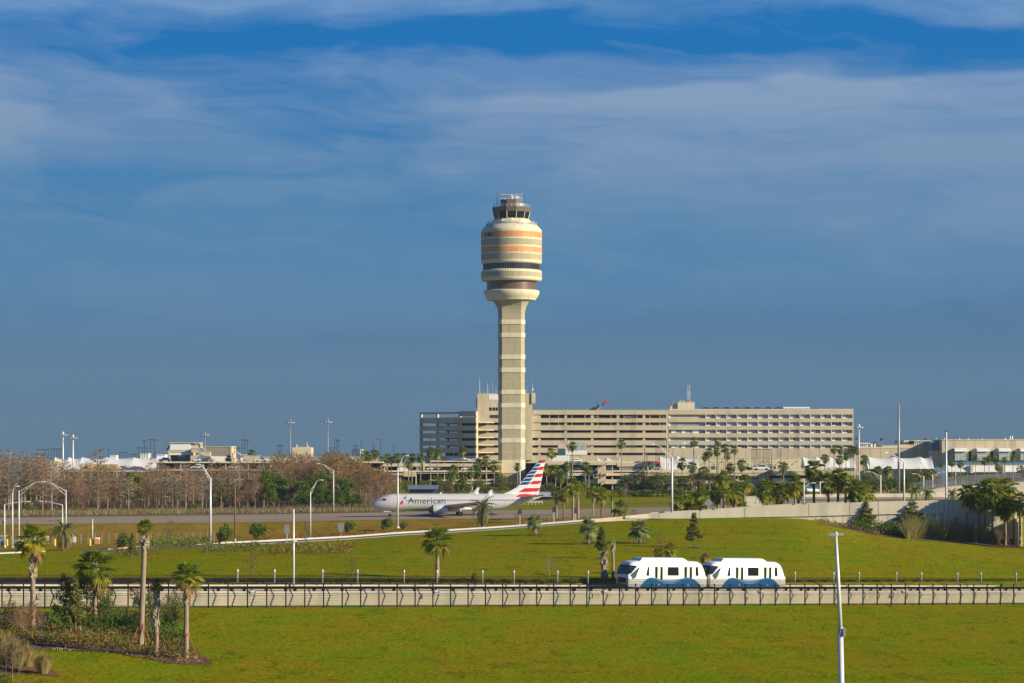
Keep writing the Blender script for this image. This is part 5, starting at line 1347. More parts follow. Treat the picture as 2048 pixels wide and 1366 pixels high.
# ---------------------------------------------------------------- ramp wall and overpass
def ramp():
    w = empty('retaining_wall', (XX(1600, 430), 430, gz(1600, 429)), 0, 'long pale concrete retaining wall of the rising ramp behind the lawn', 'retaining wall')
    pxs = list(range(1186, 2034, 8))
    top = lambda px: ZZ(tab(YW, px), dj(px))
    YL_ = [(1380,1037),(1536,1033.7),(1611,1032.5),(1748,1029),(1886,1025.5),(2048,1023)]   # ledge under the parapet
    led = lambda px: ZZ(tab(YL_, px), dj(px))
    mb = MB(); rr = []
    for px in pxs:
        D = dj(px); z1 = max(ZZ(yj(px), D)+.15, top(px)); z0 = ZZ(yj(px), D)-1.2; rr.append([(XX(px,D), D, z0), (XX(px,D), D, z1), (XX(px,D), D+.5, z1), (XX(px,D), D+.5, z0)])
    mb.rings(rr, 0, True, True); mb.build('wall_panels', MT['concw'], w, world=True)
    mb = MB(); rr = []                                  # parapet girder standing 0.25 m proud above the ledge
    for px in pxs:
        if px < 1244: continue
        D = dj(px)-.25; z1 = top(px)+.04; z0 = max(led(px), ZZ(yj(px), D)-.3)
        rr.append([(XX(px,D), D, z0), (XX(px,D), D, z1), (XX(px,D), D+.4, z1), (XX(px,D), D+.4, z0)])
    mb.rings(rr, 0, True, True); mb.build('parapet', MT['concw'], w, world=True)
    mb = MB()
    for px in (1318,1400,1490,1618,1700,1757,1820,1878,1905,1960,1995):
        D = dj(px)-.27; z1 = top(px)+.05; z0 = max(led(px), ZZ(yj(px), D)); mb.box(XX(px,D)-.025, XX(px,D)+.025, D-.01, D+.02, z0, z1)
    for px in range(1560, 2030, 18):
        D = dj(px); z0 = ZZ(yj(px), D)-.3; z1 = led(px)
        if z1 > z0+.3: mb.box(XX(px,D)-.02, XX(px,D)+.02, D-.02, D+.02, z0, z1)
    mb.build('panel_joint', MT['gpole'], w, world=True)
    mb = MB()
    for px in (1870, 1886, 1960):
        D = dj(px)-.3; mb.box(XX(px,D), XX(px+7,D), D-.25, D+.25, led(px)-2.2, led(px)-.05)
    mb.build('pilaster', MT['concw'], w, world=True)
    # inner barrier at the start of the ramp (far parapet) and road end
    mb = MB(); rr = []
    for px in range(1196, 1700, 12):
        D = dj(px)+9.8; z1 = deck_z(px)+1.0 if px > 1300 else ZZ(tab([(1196,1040),(1262,1035),(1312,1026.5),(1700,1006)], px), D); z0 = min(z1-.1, j2z(px)-.3)
        rr.append([(XX(px,D), D, z0), (XX(px,D), D, z1), (XX(px,D), D+.3, z1), (XX(px,D), D+.3, z0)])
    mb.rings(rr, 0, True, True); mb.build('far_parapet', MT['concw'], w, world=True)
    # second ramp beyond
    D = 522
    b = empty('ramp_barrier', (XX(1750,D), D, 5.), 0, 'smooth pale barrier of a second ramp between the palms and the ramp wall', 'barrier')
    mb = MB(); mb.rings([[(XX(px,D), D+y, z) for y, z in ((0,ZZ(999,D)),(-.3,ZZ(994,D)),(0,ZZ(y0,D)),(.5,ZZ(y0,D)),(.5,ZZ(999,D)))] for px, y0 in ((1596,989.5),(1660,987.5),(1800,987),(1900,984),(1960,981),(2100,975))], 0, True, True); mb.build('barrier_face', MT['concw'], b, world=True)
    mb = MB(); mb.box(XX(1560,D), XX(2100,D), D+.2, D+9, 4.2, ZZ(999,D)-.02); mb.build('ramp_base', MT['greyc'], b, world=True)
    D = 540.
    v = empty('viaduct', (XX(1900,D), D, 6.), 0, 'curved viaduct with dark slotted railing rising towards the near palm cluster', 'viaduct')
    cur = [(1825,986.5),(1850,981),(1880,975.5),(1910,971.5),(1940,969),(1990,966),(2060,963)]
    mb = MB(); mb.rings([[(XX(px,D), D+dy, ZZ(py,D)-h) for dy, h in ((0,0),(4,0),(4,1.5),(0,1.5))] for px, py in cur], 0, True, True); mb.build('deck', MT['concw'], v, world=True)
    for nm, dy, up in (('railing', .05, 0), ('railing', 3.6, .9)):
        mb = MB()
        for h in (.25, .6, .95): mb.tube([(XX(px,D), D+dy, ZZ(py,D)+h+up) for px, py in cur], .06, 4)
        for i in range(70):
            px = 1826+i*3.2; mb.box(XX(px,D)-.05, XX(px,D)+.05, D+dy-.05, D+dy+.05, ZZ(tab(cur,px),D)-.1, ZZ(tab(cur,px),D)+1+up)
        mb.build(nm, MT['gpole'], v, world=True)
    # overpass at the end of the wall
    D = 428.
    o = empty('overpass', (XX(2045,D), D, gz(2045,D)), 0, 'concrete overpass girder and pier at the end of the ramp wall', 'overpass')
    mb = MB(); mb.box(XX(2031,D), XX(2300,D), D, D+.5, ZZ(1006,D), ZZ(998,D)); mb.box(XX(2031,D), XX(2300,D), D+.3, D+12, ZZ(1018,D), ZZ(1006,D)-.01); mb.box(XX(2031,D), XX(2300,D), D-.2, D+.3, ZZ(1009,D), ZZ(1006.2,D)); mb.build('girder', MT['concw'], o, world=True)
    mb = MB(); mb.box(XX(2035.5,D), XX(2043,D), D-.6, D+.8, ZZ(1096,D), ZZ(1044,D)); mb.box(XX(2032,D), XX(2044,D), D-.8, D+1., ZZ(1044,D)+.002, ZZ(1037,D)); mb.build('pier', MT['cream'], o, world=True)
    mb = MB(); mb.box(XX(2044,D), XX(2300,D), D+10, D+10.4, ZZ(1096,D), ZZ(1018,D)); mb.build('abutment', MT['dark'], o, world=True)  # near-black panel stands for the shade in the opening under the girder
    mb = MB(); mb.box(XX(2031,D), XX(2036,D), D+.9, D+10, ZZ(1096,D), ZZ(1018,D)); mb.build('abutment', MT['concw'], o, world=True)
ramp()

# ---------------------------------------------------------------- poles, lamps, signs
def pole_tree(name, base, h, r0, r1, mat, label, cat='lamp post', group=None, arms=(), head=None, collar=True, lean=0.):
    """arms: list of (dx, rise, from_height, double) in metres; lamp at the arm end"""
    p = empty(name, base, 0, label, cat, group)
    mb = MB(); mb.tube([(0,0,-.3),(lean*.5,0,h*.5),(lean,0,h)], [r0,(r0+r1)/2,r1], 10); mb.build('shaft', MT[mat], p, smooth=True)
    if collar:
        mb = MB(); mb.lathe([(r0*2.2,-.2),(r0*2.2,.08),(r0*1.5,.2),(r0*1.2,.5)], 8); mb.build('base_plate', MT['gpole'] if mat != 'wpole' else MT['concw'], p)
    for dx, rise, hf, dbl in arms:
        mb = MB(); n = 8
        ac = lambda q: min(1., q*1.28) if q < .7 else 1-(1-q)*.35
        mb.tube([(dx*i/n, 0, hf+rise*ac(i/n)) for i in range(n+1)], [.075-.02*i/n for i in range(n+1)], 6)
        if dbl:
            mb.tube([(dx*.7*i/n, 0, hf-.9+(rise*.896+.9)*i/n) for i in range(n+1)], .05, 6)
            for q in (.35,): mb.tube([(dx*q,0,hf-.9+(rise*.896+.9)*q/.7), (dx*q,0,hf+rise*ac(q))], .04, 4)
        a = mb.build('arm', MT[mat], p, smooth=True)
        sg = 1 if dx > 0 else -1
        mb = MB(); M_ = Matrix.Translation((dx, 0, hf+rise))
        mb.rings([[(x*sg, y*w, z) for y, z in ((-.16,-.06),(-.13,.08),(.13,.08),(.16,-.06))] for x, w, in ((-.15,.5),(.1,1.),(.6,1.),(.8,.5))], 0, True, True)
        mb.v = [tuple(M_ @ Vector(v)) for v in mb.v]; mb.build('lamp_head', MT[mat], a)
    if head == 'high':                              # crown of floodlights
        mb = MB(); mb.lathe([(r1*2,h-.3),(r1*2,h+.5),(.15,h+.9)], 8); mb.build('hoist_cap', MT[mat], p)
        k = 8
        for i in range(k):
            a = 2*math.pi*i/k+.2
            mb = MB(); mb.tube([(r1*math.cos(a), r1*math.sin(a), h-.2), (1.1*math.cos(a), 1.1*math.sin(a), h-.1)], .05, 4)
            mb.lathe([(.15,h-.1),(.42,h-.2),(.5,h-.55),(.1,h-.56)], 8, (1.25*math.cos(a), 1.25*math.sin(a))); mb.build('floodlight', MT['gpole'], p)
    if head == 'shoe':                              # twin box lamps on a short bar
        mb = MB()
        mb.box(-.95,.95,-.04,.04,h-.1,h); mb.build('cross_bar', MT[mat], p)
        for sx in (-.95, .95):
            mb = MB(); mb.box(sx-.35, sx+.35, -.2, .2, h-.12, h+.1); mb.build('lamp_head', MT[mat], p)
    return p
def pole(px, pyb, pyt, D, r, mat, label, name='lamp_post', cat='lamp post', group=None, arms=(), head=None, r1=None, lean=0.):
    k = D/F; z0 = gz(px, D)
    base = Vector((XX(px, D), D, z0)); h = ZZ(pyt, D)-z0
    A = [((ax-px)*k, (pyf-pya)*k, ZZ(pyf, D)-z0, db) for ax, pya, pyf, db in arms]
    return pole_tree(name, base, h, r, r1 or r*.7, mat, label, cat, group, A, head, lean=lean)
def Dg(px, py, dmin=300): return G(px, py, dmin).y
# access-road lamps on the left
pole(9, 1096, 1008, Dg(9,1096), .15, 'wpole', 'white lamp post whose low arm crosses its neighbour, at the picture edge by the gate', arms=[(51,1003.2,1009,False)])
pole(25, 1096, 985, Dg(25,1096), .15, 'wpole', 'tall white post with slanted brace at top, second from the picture edge', arms=[(30,972.5,985,False)])
pole(38, 1092, 981, Dg(38,1092), .15, 'wpole', 'white lamp post with double curved arm reaching over the road to its twin', arms=[(82,963.5,983,True)])
pole(132, 1086, 980, Dg(132,1086), .15, 'wpole', 'white lamp post with double curved arm facing back to its twin above the date palm', arms=[(88,963.5,982,True)])
pole(125, 1088, 1009, Dg(125,1088), .14, 'wpole', 'shorter white lamp post with plain arm just above the drooping date palm', arms=[(84,1002.5,1010,False)])
pole(421, 1089, 955, Dg(421,1089)+8, .20, 'wpole', 'tall white lamp post with long curved arm beside the round green bush', arms=[(400,929,958,True)], r1=.16)
pole(470, 1078, 966, 470, .16, 'wood', 'plain brown timber pole near the curved-arm lamp post', 'timber_pole', 'pole', r1=.14)
pole(185, 1088, 1038, Dg(185,1088), .10, 'wpole', 'short white post by the small orange kiosk and yellow bollards', 'white_post', 'post', r1=.09)
pole(621, 1070, 982, 490, .14, 'wpole', 'lamp post with short raised arm in front of the green pines', arms=[(639,960,982,True)])
pole(667, 1024, 940, 612, .17, 'wpole', 'lamp post with long flat arm standing among the green pines', arms=[(638,927.5,941,True)])
pole(795.5, 1062, 936, Dg(795,1062)+9, .20, 'wpole', 'white lamp post crossing the nose of the airliner', arms=[(810,911.5,936,True)], r1=.15)
pole(1344, 1022, 914, dj(1344)+9, .22, 'wpole', 'white lamp post with forked arms standing on the ramp beyond the lawn', arms=[(1308,889,914,True),(1362,886,914,True)], r1=.16)
pole(1040, 1006, 918, 700, .16, 'wpole', 'thin lamp post behind the striped airliner tail', arms=[(1043,911.5,918,False)])
pole(1137, 941, 880, 860, .18, 'wpole', 'slim pale mast on the deck next to the link building', 'mast', 'mast')
pole(1608, 1011, 958, dj(1608)+9, .12, 'wpole', 'thin lamp post with slanting arm between palms on the ramp', arms=[(1622,966,975,False)])
pole(1640, 988, 950, 600, .2, 'wpole', 'short lamp post with flat arm beside the darkest tall palm', arms=[(1628,939,948,False)])
pole(1761, 988, 950, 560, .24, 'concw', 'concrete lamp post with arm reaching out over the small palm thicket', arms=[(1739,943.5,953,True)])
pole(1847, 980, 952, 590, .22, 'concw', 'concrete lamp post in front of the big oak, arm towards the thicket', arms=[(1830,947.5,954,True)])
pole(1865, 976, 949, 590, .22, 'concw', 'concrete lamp post in front of the big oak, arm towards the white mast', arms=[(1885,944,952,True)])
pole(1808, 1004, 924, dj(1808)+9.5, .18, 'wpole', 'white lamp post on the ramp with dark-headed arm in front of the canopy', arms=[(1774,905,924,True)])
pole(1797.5, 985, 807, 620, .36, 'gpole', 'very tall thick grey high mast rising above the skyline', 'high_mast', 'high mast', r1=.22, head='shoe')
pole(1892.5, 1018, 863, dj(1892)-.6, .20, 'wpole', 'tall white mast bolted to the face of the ramp wall', 'mast', 'mast', r1=.14, head=None)
mb = MB(); mb.box(XX(1889.5,419), XX(1895.5,419), 419, 419.5, ZZ(863.5,419), ZZ(861.5,419)); o = mb.build('camera_cluster', MT['dpole'], loc=(XX(1892.5,419), 419.2, ZZ(862.5,419))); tag(o, 'dark camera cluster at the tip of the white mast on the ramp wall', 'camera')
pole(587.3, 1168, 1018, fD(587)+6.9, .13, 'wpole', 'slim white camera pole standing on the guideway', 'camera_pole', 'pole', r1=.10)
mb = MB(); c0 = P(589.5, 1081, fD(587)+6.8); mb.box(c0.x-.15, c0.x+.22, c0.y-.2, c0.y+.1, c0.z-.14, c0.z+.12); o = mb.build('security_camera', MT['white'], loc=c0); tag(o, 'white box camera fixed to the slim white camera pole', 'camera')
# near lamp post
D = 125.; zb = gz(1687, D); p = empty('lamp_post', (XX(1689, D), D, zb), 0, 'near silver lamp post with twin flat lamp heads, cut off by the bottom edge', 'lamp post')
h = ZZ(1069, D)-zb
mb = MB(); mb.tube([(0,0,-.3),(-.10,0,h*.35),(-.20,0,h*.69)], [.155,.145,.135], 14); mb.build('lower_shaft', MT['wpole'], p, smooth=True)
mb = MB(); mb.tube([(-.20,0,h*.69),(-.31,0,h*.85),(-.43,0,h)], [.115,.09,.065], 14); mb.build('upper_shaft', MT['wpole'], p, smooth=True)
mb = MB()
for zz in (.69,.70): mb.lathe([(.14,h*zz-.05),(.16,h*zz-.05),(.16,h*zz+.05),(.14,h*zz+.05)], 14, (-.20,0))
mb.box(-.09,.03,-.2,-.1,h*.676,h*.70); mb.build('joint_collar', MT['steel'], p)
for sx, y, l in ((-.62,-.1,.42), (-.18,.12,.30)):
    mb = MB(); mb.rings([[(sx-.43*0-l*.5+x*l, y+q*.14, h+z) for q, z in ((-1,-.05),(-.8,.06),(.8,.06),(1,-.05))] for x in (0,.15,.85,1.)], 0, True, True); mb.box(sx-l*.4, sx+l*.4, y-.1, y+.1, h-.065, h-.052, 0); mb.build('lamp_head', MT['steel'], p)
mb = MB(); mb.lathe([(.09,h-.06),(.1,h+.1),(.03,h+.16)], 10, (-.43,0)); mb.build('cap', MT['wpole'], p)
# skyline high masts and dark lamp clusters
for px, pyb, pyt, D, lab in ((126,914,868,925,'taller of two white high masts over the long canopy'),(146,914,874,925,'shorter of two white high masts over the long canopy'),(410,905,868,1000,'thin high mast behind the terminal stair'),(581,915,843.5,980,'tall high mast on the skyline beside the beige rooftop box'),(656,915,842.5,980,'tall high mast on the skyline between beige and blue boxes'),(1718,938,853,930,'white high mast with floodlight crown at the hotel corner')):
    pole(px, pyb, pyt, D, .34 if px in (126,146,1718) else .2, 'wpole' if px in (126,146,1718) else 'gpole', lab, 'high_mast', 'high mast', 'high masts on the skyline', head='high', r1=.22 if px in (126,146,1718) else .14)
def cluster(pts, pyb, D, lab, wide=4.5):
    """a set of dark deck lamps: one thing each"""
    for i, (px, pyt) in enumerate(pts):
        z0 = ZZ(pyb, D); p = empty('deck_lamp', (XX(px, D), D, z0), 0, lab, 'lamp post', lab)
        hh = ZZ(pyt, D)-z0
        mb = MB(); mb.tube([(0,0,0),(0,0,hh)], .10, 5); mb.build('shaft', MT['dpole'], p)
        mb = MB(); mb.box(-wide*D/F/2, wide*D/F/2, -.12, .12, hh-.12, hh+.06); mb.build('lamp_bar', MT['dpole'], p)
cluster([(75.5,899),(80.5,899),(86,899),(91,899),(96.5,899)], 930, 1000, 'dark deck lamp in the row nearest the picture edge, above the treetops', 6)
cluster([(103,897.5),(108.5,897.5),(114,897.5),(118,898),(122,898)], 920, 1000, 'dark deck lamp in the row just before the white high masts', 6)
cluster([(217,899)], 918, 1000, 'single dark deck lamp standing in front of the long canopy', 3)
cluster([(240,905),(245,905),(249,905),(253,905)], 915, 1040, 'dark deck lamp in the low row over the long canopy', 5)
cluster([(260,909),(264,909),(268,909),(272,909)], 917, 1040, 'dark deck lamp in the lowest row over the long canopy', 5)
cluster([(277,895),(285,895.5),(294,896)], 918, 1000, 'dark deck lamp in the middle-height trio over the canopy end', 7)
cluster([(289,881.5),(301,879),(308.5,880)], 915, 1000, 'tall dark deck lamp in the trio over the canopy end', 11)
cluster([(310.5,905)], 916, 1000, 'short dark deck lamp by the louvred rooftop box', 2)
cluster([(469,895.5),(473.5,896),(478,896)], 908, 1000, 'dark deck lamp in the low trio right of the ribbed hall', 7)
cluster([(484.5,879.5),(489.5,879.5),(494.5,881)], 909, 1000, 'tall dark deck lamp in the trio right of the ribbed hall', 7)
cluster([(556,891),(560,891),(564,891.5)], 912, 1000, 'dark deck lamp in the trio left of the beige rooftop box', 6)
cluster([(659.5,895.5),(663,895.5),(667,896)], 912, 1000, 'dark deck lamp in the low trio beside the second high mast', 4)
cluster([(670,879.5),(673.5,879.5),(677.5,880.5)], 912, 1000, 'tall dark deck lamp in the trio beside the second high mast', 6)
cluster([(709,891),(712.5,891)], 900, 1000, 'dark deck lamp on the blue-shaded rooftop box', 6)
for px, pyt, lab in ((722.5,881.5,'dark straight lamp post on the skyline left of the first palms'),(746,890,'short dark lamp post above the second tall palm'),(761,879,'dark lamp post with sideways head above the palms'),(787.5,891.5,'thin dark lamp stub before the shaded wing'),(861.5,876.5,'dark lamp post against the shaded wing, above the palm pair'),(907,881.5,'dark lamp post against the shaded wing near the lone slim palm')):
    pole(px, 920, pyt, 880, .12, 'dpole', lab, group='dark lamp posts on the deck skyline', arms=[(px-5,pyt,pyt+.3,False)] if px == 761 else [(px+2.2,pyt,pyt+.2,False)], r1=.1)
cluster([(1504,898.5),(1508,898.5),(1512,898.5),(1516,898.5),(1520,898.5),(1526,898.8),(1530,898.8),(1534,899),(1538,899),(1542.5,899)], 941, 880, 'dark deck lamp in the long row before the stained hotel base', 5)
cluster([(1312,877),(1316,877),(1320,878),(1324,879),(1328,879),(1333,879)], 941, 880, 'dark deck lamp in the row behind the forked lamp post', 5)
for px, pyt, pyb, D, lab in ((1289,895,965,840,'bare timber pole in front of the deck banners'),(1294,905,988,760,'timber pole among the dark oaks'),(1562,895,962,840,'slim timber pole in front of the hotel base'),(1935,938,975,640,'timber pole beside the near palm cluster'),(1911,930,975,640,'white pole left of the near palm cluster')):
    pole(px, pyb, pyt, D, .13, 'wood' if 'timber' in lab else 'wpole', lab, 'utility_pole', 'pole', 'poles among the palms', r1=.11)
# signs
def sign(px, pyb, pyt, D, kind, label, w=1.0, hgt=None, mat='gpole'):
    p = empty('road_sign', (XX(px, D), D, gz(px, D)), 0, label, 'sign'); h = ZZ(pyt, D)-gz(px, D)
    mb = MB(); mb.box(-.06,.06,-.04,.04,-.2,h); mb.build('post', MT['wpole'], p)
    mb = MB()
    if kind == 'diamond': mb.prism([(-w,h),(0,h-w),(w,h),(0,h+w)], -.09, -.05)
    elif kind == 'shield': mb.prism([(-w*.5,h),(-w*.2,h-w),(w*.2,h-w),(w*.5,h-.1),(w*.45,h+w*.6),(-w*.45,h+w*.6)], -.09, -.05)
    else: mb.box(-w/2, w/2, -.09, -.05, h-(hgt or 1.), h)
    mb.build('sign_panel', MT[mat], p)
sm = M('maroon_sign', (.10,.04,.07), .5, .1, 1.)
MT['maroon'] = sm
sign(574, 1088, 1049, Dg(574,1088,350), 'box', 'narrow road sign seen from behind, beside the flower bed', .8, 1.5)
sign(574+108, 1072, 1054, Dg(682,1073,350)+11, 'shield', 'shield-shaped road sign seen from behind on the dry bank', 1.2)
for px, pyb, pyt, lb in ((1040,1050,1017.5,'maroon-faced sign on a pale post near the airliner tail'),(1108,1044,1013,'maroon-faced sign on a pale post beside the first near palm'),(1151.5,1051,1015,'maroon-faced sign on a pale post in front of the twin near palms')):
    D = dj(px)+10.5
    sign(px, pyb, pyt, D, 'box', lb, .62, 1.0, 'maroon')
sign(1417, 1020, 1005.5, dj(1417)+9.2, 'diamond', 'grey diamond sign seen from behind on the ramp', .78)
sign(1443, 1018, 997, dj(1443)+9.2, 'box', 'narrow grey sign seen edge-on between ramp palms', .25, 1.5)
sign(9, 1060, 1041, Dg(9,1096)+.3, 'box', 'small blue-grey sign fixed low near the picture edge lamp post', .7, .55, 'gpole')
# guard rails beyond the taxiway
def guard(px0, px1, D, label, n, mat='gpole', hh=.75, pys=None):
    g = empty('guard_rail', (XX(px0, D), D, gz(px0, D)), 0, label, 'guard rail')
    pts = [(lerp(px0, px1, i/n)) for i in range(n+1)]
    mb = MB(); mb.rings([[(XX(px,D), D+dy, gz(px,D)+z) for dy, z in ((0,hh-.3),(0,hh),(.08,hh),(.08,hh-.3))] for px in pts], 0, True, True); mb.build('beam', MT[mat], g, world=True)
    for px in pts:
        mb = MB(); mb.box(XX(px,D)-.08, XX(px,D)+.08, D+.09, D+.22, gz(px,D)-.2, gz(px,D)+hh); mb.build('post', MT[mat], g, world=True)
guard(622, 764, 622, 'dark guard rail at the taxiway edge under the green pines', 18, 'dpole', 1.1)
guard(1000, 1085, 650, 'pale guard rail beyond the taxiway under the airliner tail', 12, 'wpole', .9)
# low chain fence and small yard things at the far left
f = empty('chain_fence', (XX(100,470), 470, gz(100,470)), 0, 'thin grey wire fence along the foot of the dry bank', 'fence')
mb = MB()
for px in range(-20, 445, 14): mb.tube([(XX(px,470),470,gz(px,470)),(XX(px,470),470,gz(px,470)+1.9)], .04, 4)
mb.tube([(XX(px,470),470,gz(px,470)+1.85) for px in range(-20, 445, 14)], .035, 4); mb.tube([(XX(px,470),470,gz(px,470)+.9) for px in range(-20, 445, 14)], .02, 4); mb.build('wire_and_posts', MT['gpole'], f, world=True)
def yard(name, px, pyb, w, hgt, mat, label, cat, D=None):
    D = D or Dg(px, pyb); z = gz(px, D); mb = MB(); x = XX(px, D); mb.bbox(x-w/2, x+w/2, D, D+w*.7, z-.1, z+hgt, .06); o = mb.build(name, MT[mat], loc=(x, D, z)); return tag(o, label, cat)
for px, lb in ((14,'yellow bollard beside the grey gate cabin'),(38,'yellow bollard between the two close white posts'),(109.5,'yellow bollard left of the drooping date palm'),(180,'yellow bollard beside the orange kiosk')):
    D = Dg(px, 1092); z = gz(px, D); mb = MB(); mb.lathe([(.22,-.1),(.22,1.15),(.1,1.3)], 10); o = mb.build('bollard', MT['yellow'], loc=(0,0,0)); o.location = (XX(px,D), D, z); tag(o, lb, 'bollard', 'yellow bollards at the gate')
k = empty('kiosk', (XX(194,Dg(194,1088)), Dg(194,1088), gz(194,Dg(194,1088))), 0, 'small orange kiosk with pale rounded top beside the dry bank', 'kiosk')
mb = MB(); mb.box(-.42,.42,0,.7,0,.95); mb.build('cabinet', MT['orange2'], k)
mb = MB(); mb.bbox(-.5,.5,-.05,.75,.951,1.18,.1); mb.build('cover', MT['white'], k)
k = empty('gate_cabin', (XX(1,Dg(4,1092)), Dg(4,1092), gz(1,Dg(4,1092))), 0, 'grey gate cabin with pale roof at the picture edge', 'cabin')
mb = MB(); mb.box(-1.6,.55,0,2,0,1.7); mb.build('walls', MT['gpole'], k)
mb = MB(); mb.box(-1.8,.75,-.2,2.2,1.70,1.95); mb.build('roof', MT['hglass'], k)
for px, w, hh, py, lb in ((33,.9,.8,1094,'low grey cabinet behind the posts by the gate'),(48,1.0,.65,1087,'pale notice board nearest the booted palm by the gate'),(73,.9,.7,1087,'pale notice board just right of the booted palm'),(82,.9,.75,1087,'wider pale notice board right of the booted palm'),(93,.9,.75,1085,'pale notice board nearest the drooping date palm'),(146,1.1,1.0,1090,'white-blue panel stand right of the drooping date palm')):
    D = Dg(px, py+3); p = empty('notice_board', (XX(px,D), D, gz(px,D)), 0, lb, 'board', 'small boards by the gate'); zz = .75
    mb = MB(); mb.box(-w/2,w/2,0,.06,zz,zz+hh); mb.build('panel', MT['white'] if 'grey' not in lb else MT['gpole'], p)
    mb = MB(); mb.box(-w/2+.05,-w/2+.12,.06,.12,-.1,zz+hh*.8); mb.box(w/2-.12,w/2-.05,.06,.12,-.1,zz+hh*.8); mb.build('frame', MT['gpole'], p)
mb = MB(); o = None
# blue shed and low walls behind the airliner
b = empty('blue_shed', (XX(845,690), 690, gz(845,690)), 0, 'long low blue-grey shed behind the airliner roof', 'shed')
mb = MB(); mb.box(XX(818,690), XX(875,690), 690, 700, gz(845,690)-.2, ZZ(978,690)); mb.build('walls', MT['bglass'], b, world=True)
mb = MB(); mb.rings([[(x, 689, ZZ(978.5,690)),(x, 695, ZZ(970.5,690)),(x, 701, ZZ(978.5,690)),(x, 695, ZZ(971.5,690))] for x in (XX(816,690), XX(877,690))], 0, True, True); mb.build('roof', M('blue_grey_metal_roof', (.13,.19,.23), .6, .08, .4), b, world=True)
b = empty('blue_shed', (XX(1090,700), 700, gz(1090,700)), 0, 'low blue-grey shed behind the airliner tail cone', 'shed')
mb = MB(); mb.box(XX(1068,700), XX(1112,700), 700, 708, gz(1090,700)-.2, ZZ(993,700)); mb.build('walls', MT['bglass'], b, world=True)
mb = MB(); mb.rings([[(x, 699, ZZ(993.5,700)),(x, 704, ZZ(984.5,700)),(x, 709, ZZ(993.5,700)),(x, 704, ZZ(985.5,700))] for x in (XX(1066,700), XX(1114,700))], 0, True, True); mb.build('roof', MT['hglass'], b, world=True)
# asphalt spur beyond the taxiway
drape('service_road', [(1080,1012),(1140,1009),(1340,1006.5),(1340,1004.6),(1140,1006.8),(1080,1009.5)], 1.2, MT['asphalt'], .05, 640)
# pavement panels: dark low wall under the palms at mid right
b = empty('low_wall', (XX(1510,560), 560, gz(1510,560)), 0, 'pale low wall with small wall plates under the mid palms, in tree shade', 'wall')
mb = MB(); mb.box(XX(1492,560), XX(1540,560), 560, 560.4, gz(1510,560)-.3, ZZ(993.5,560)); mb.build('wall_face', MT['concw'], b, world=True)
mb = MB(); mb.box(XX(1490,560), XX(1542,560), 559.9, 560.5, ZZ(993.5,560)+.002, ZZ(992.3,560)); mb.build('wall_cap', MT['cream'], b, world=True)
mb = MB(); mb.box(XX(1511,560), XX(1516,560), 559.93, 559.99, ZZ(1006,560), ZZ(1001,560)); mb.build('plate', MT['wpole'], b, world=True)
# ---------------------------------------------------------------- plants: shapes
def rv(r): 
    while True:
        v = Vector((r.uniform(-1,1), r.uniform(-1,1), r.uniform(-1,1)))
        if .01 < v.length < 1: return v
def leafquad(mb, c, s, r, m=0, flat=0.):
    n = rv(r).normalized(); n.z = n.z*(1-flat)+flat; n.normalize()
    u = n.cross(rv(r)).normalized()*s; w = n.cross(u)*r.uniform(.45,.8)
    mb.face([c-u, c+w*.8, c+u, c-w*.8], m)
def fan_leaf(mb, base, d, r, pet, rad_, nb, droop, m, thin=.028):
    up = Vector((0,0,1)); side = d.cross(up)
    if side.length < .05: side = Vector((1,0,0))
    side.normalize()
    tip = base+d*pet+Vector((0,0,-1))*droop*pet*.25
    mb.tube([base, base+d*pet*.55-up*droop*pet*.05, tip], [thin*1.6, thin, thin*.7], 3, m, False)
    ax = (d-up*droop*.55).normalized(); nrm = side.cross(ax)
    tw = r.uniform(-.35,.35); side = (side*math.cos(tw)+nrm*math.sin(tw)).normalized(); nrm = side.cross(ax)
    A = rad(r.uniform(95,120))
    for i in range(nb):
        a = lerp(-A, A, (i+.5)/nb); q = ax*math.cos(a)+side*math.sin(a)
        q = (q+nrm*.22*abs(math.sin(a))).normalized()
        L = rad_*(.72+.28*math.cos(a*.8))*r.uniform(.88,1.08)
        pw = q.cross(nrm).normalized()*L*math.sin(A/nb)*.62
        mid = tip+q*L*.58-up*droop*L*.10; end = tip+q*L-up*droop*L*r.uniform(.30,.62)
        mb.face([tip, mid-pw, end, mid+pw], m)
def fan_crown(seed, n, pet, rad_, nb, lo=-50, dead=.12, yellow=.12, skirt=0, droop=1.):
    r = random.Random(seed); mb = MB()
    for i in range(n):
        t = (i+.5)/n; el = lerp(84, lo, t**.85)+r.uniform(-17,17); az = i*2.39996+r.uniform(-.3,.3)
        d = Vector((math.cos(az)*math.cos(rad(el)), math.sin(az)*math.cos(rad(el)), math.sin(rad(el))))
        m = 0
        if t > 1-dead and r.random() < .7: m = 2
        elif t > .55 and r.random() < yellow*2: m = 1
        fan_leaf(mb, Vector((0,0,-.25*t)), d, r, pet*r.uniform(.8,1.15)*(1 if t > .12 else .7), rad_*r.uniform(.85,1.1)*(1 if m < 2 else .75), nb, (.35+.75*t)*droop+(0 if m < 2 else .7), m)
    for i in range(skirt):
        az = r.uniform(0, 6.28); d = Vector((math.cos(az)*.45, math.sin(az)*.45, -.9)).normalized()
        fan_leaf(mb, Vector((0,0,-.5-r.random()*.9)), d, r, pet*.35, rad_*.75, max(4, nb-3), .4, 2)
    return mb
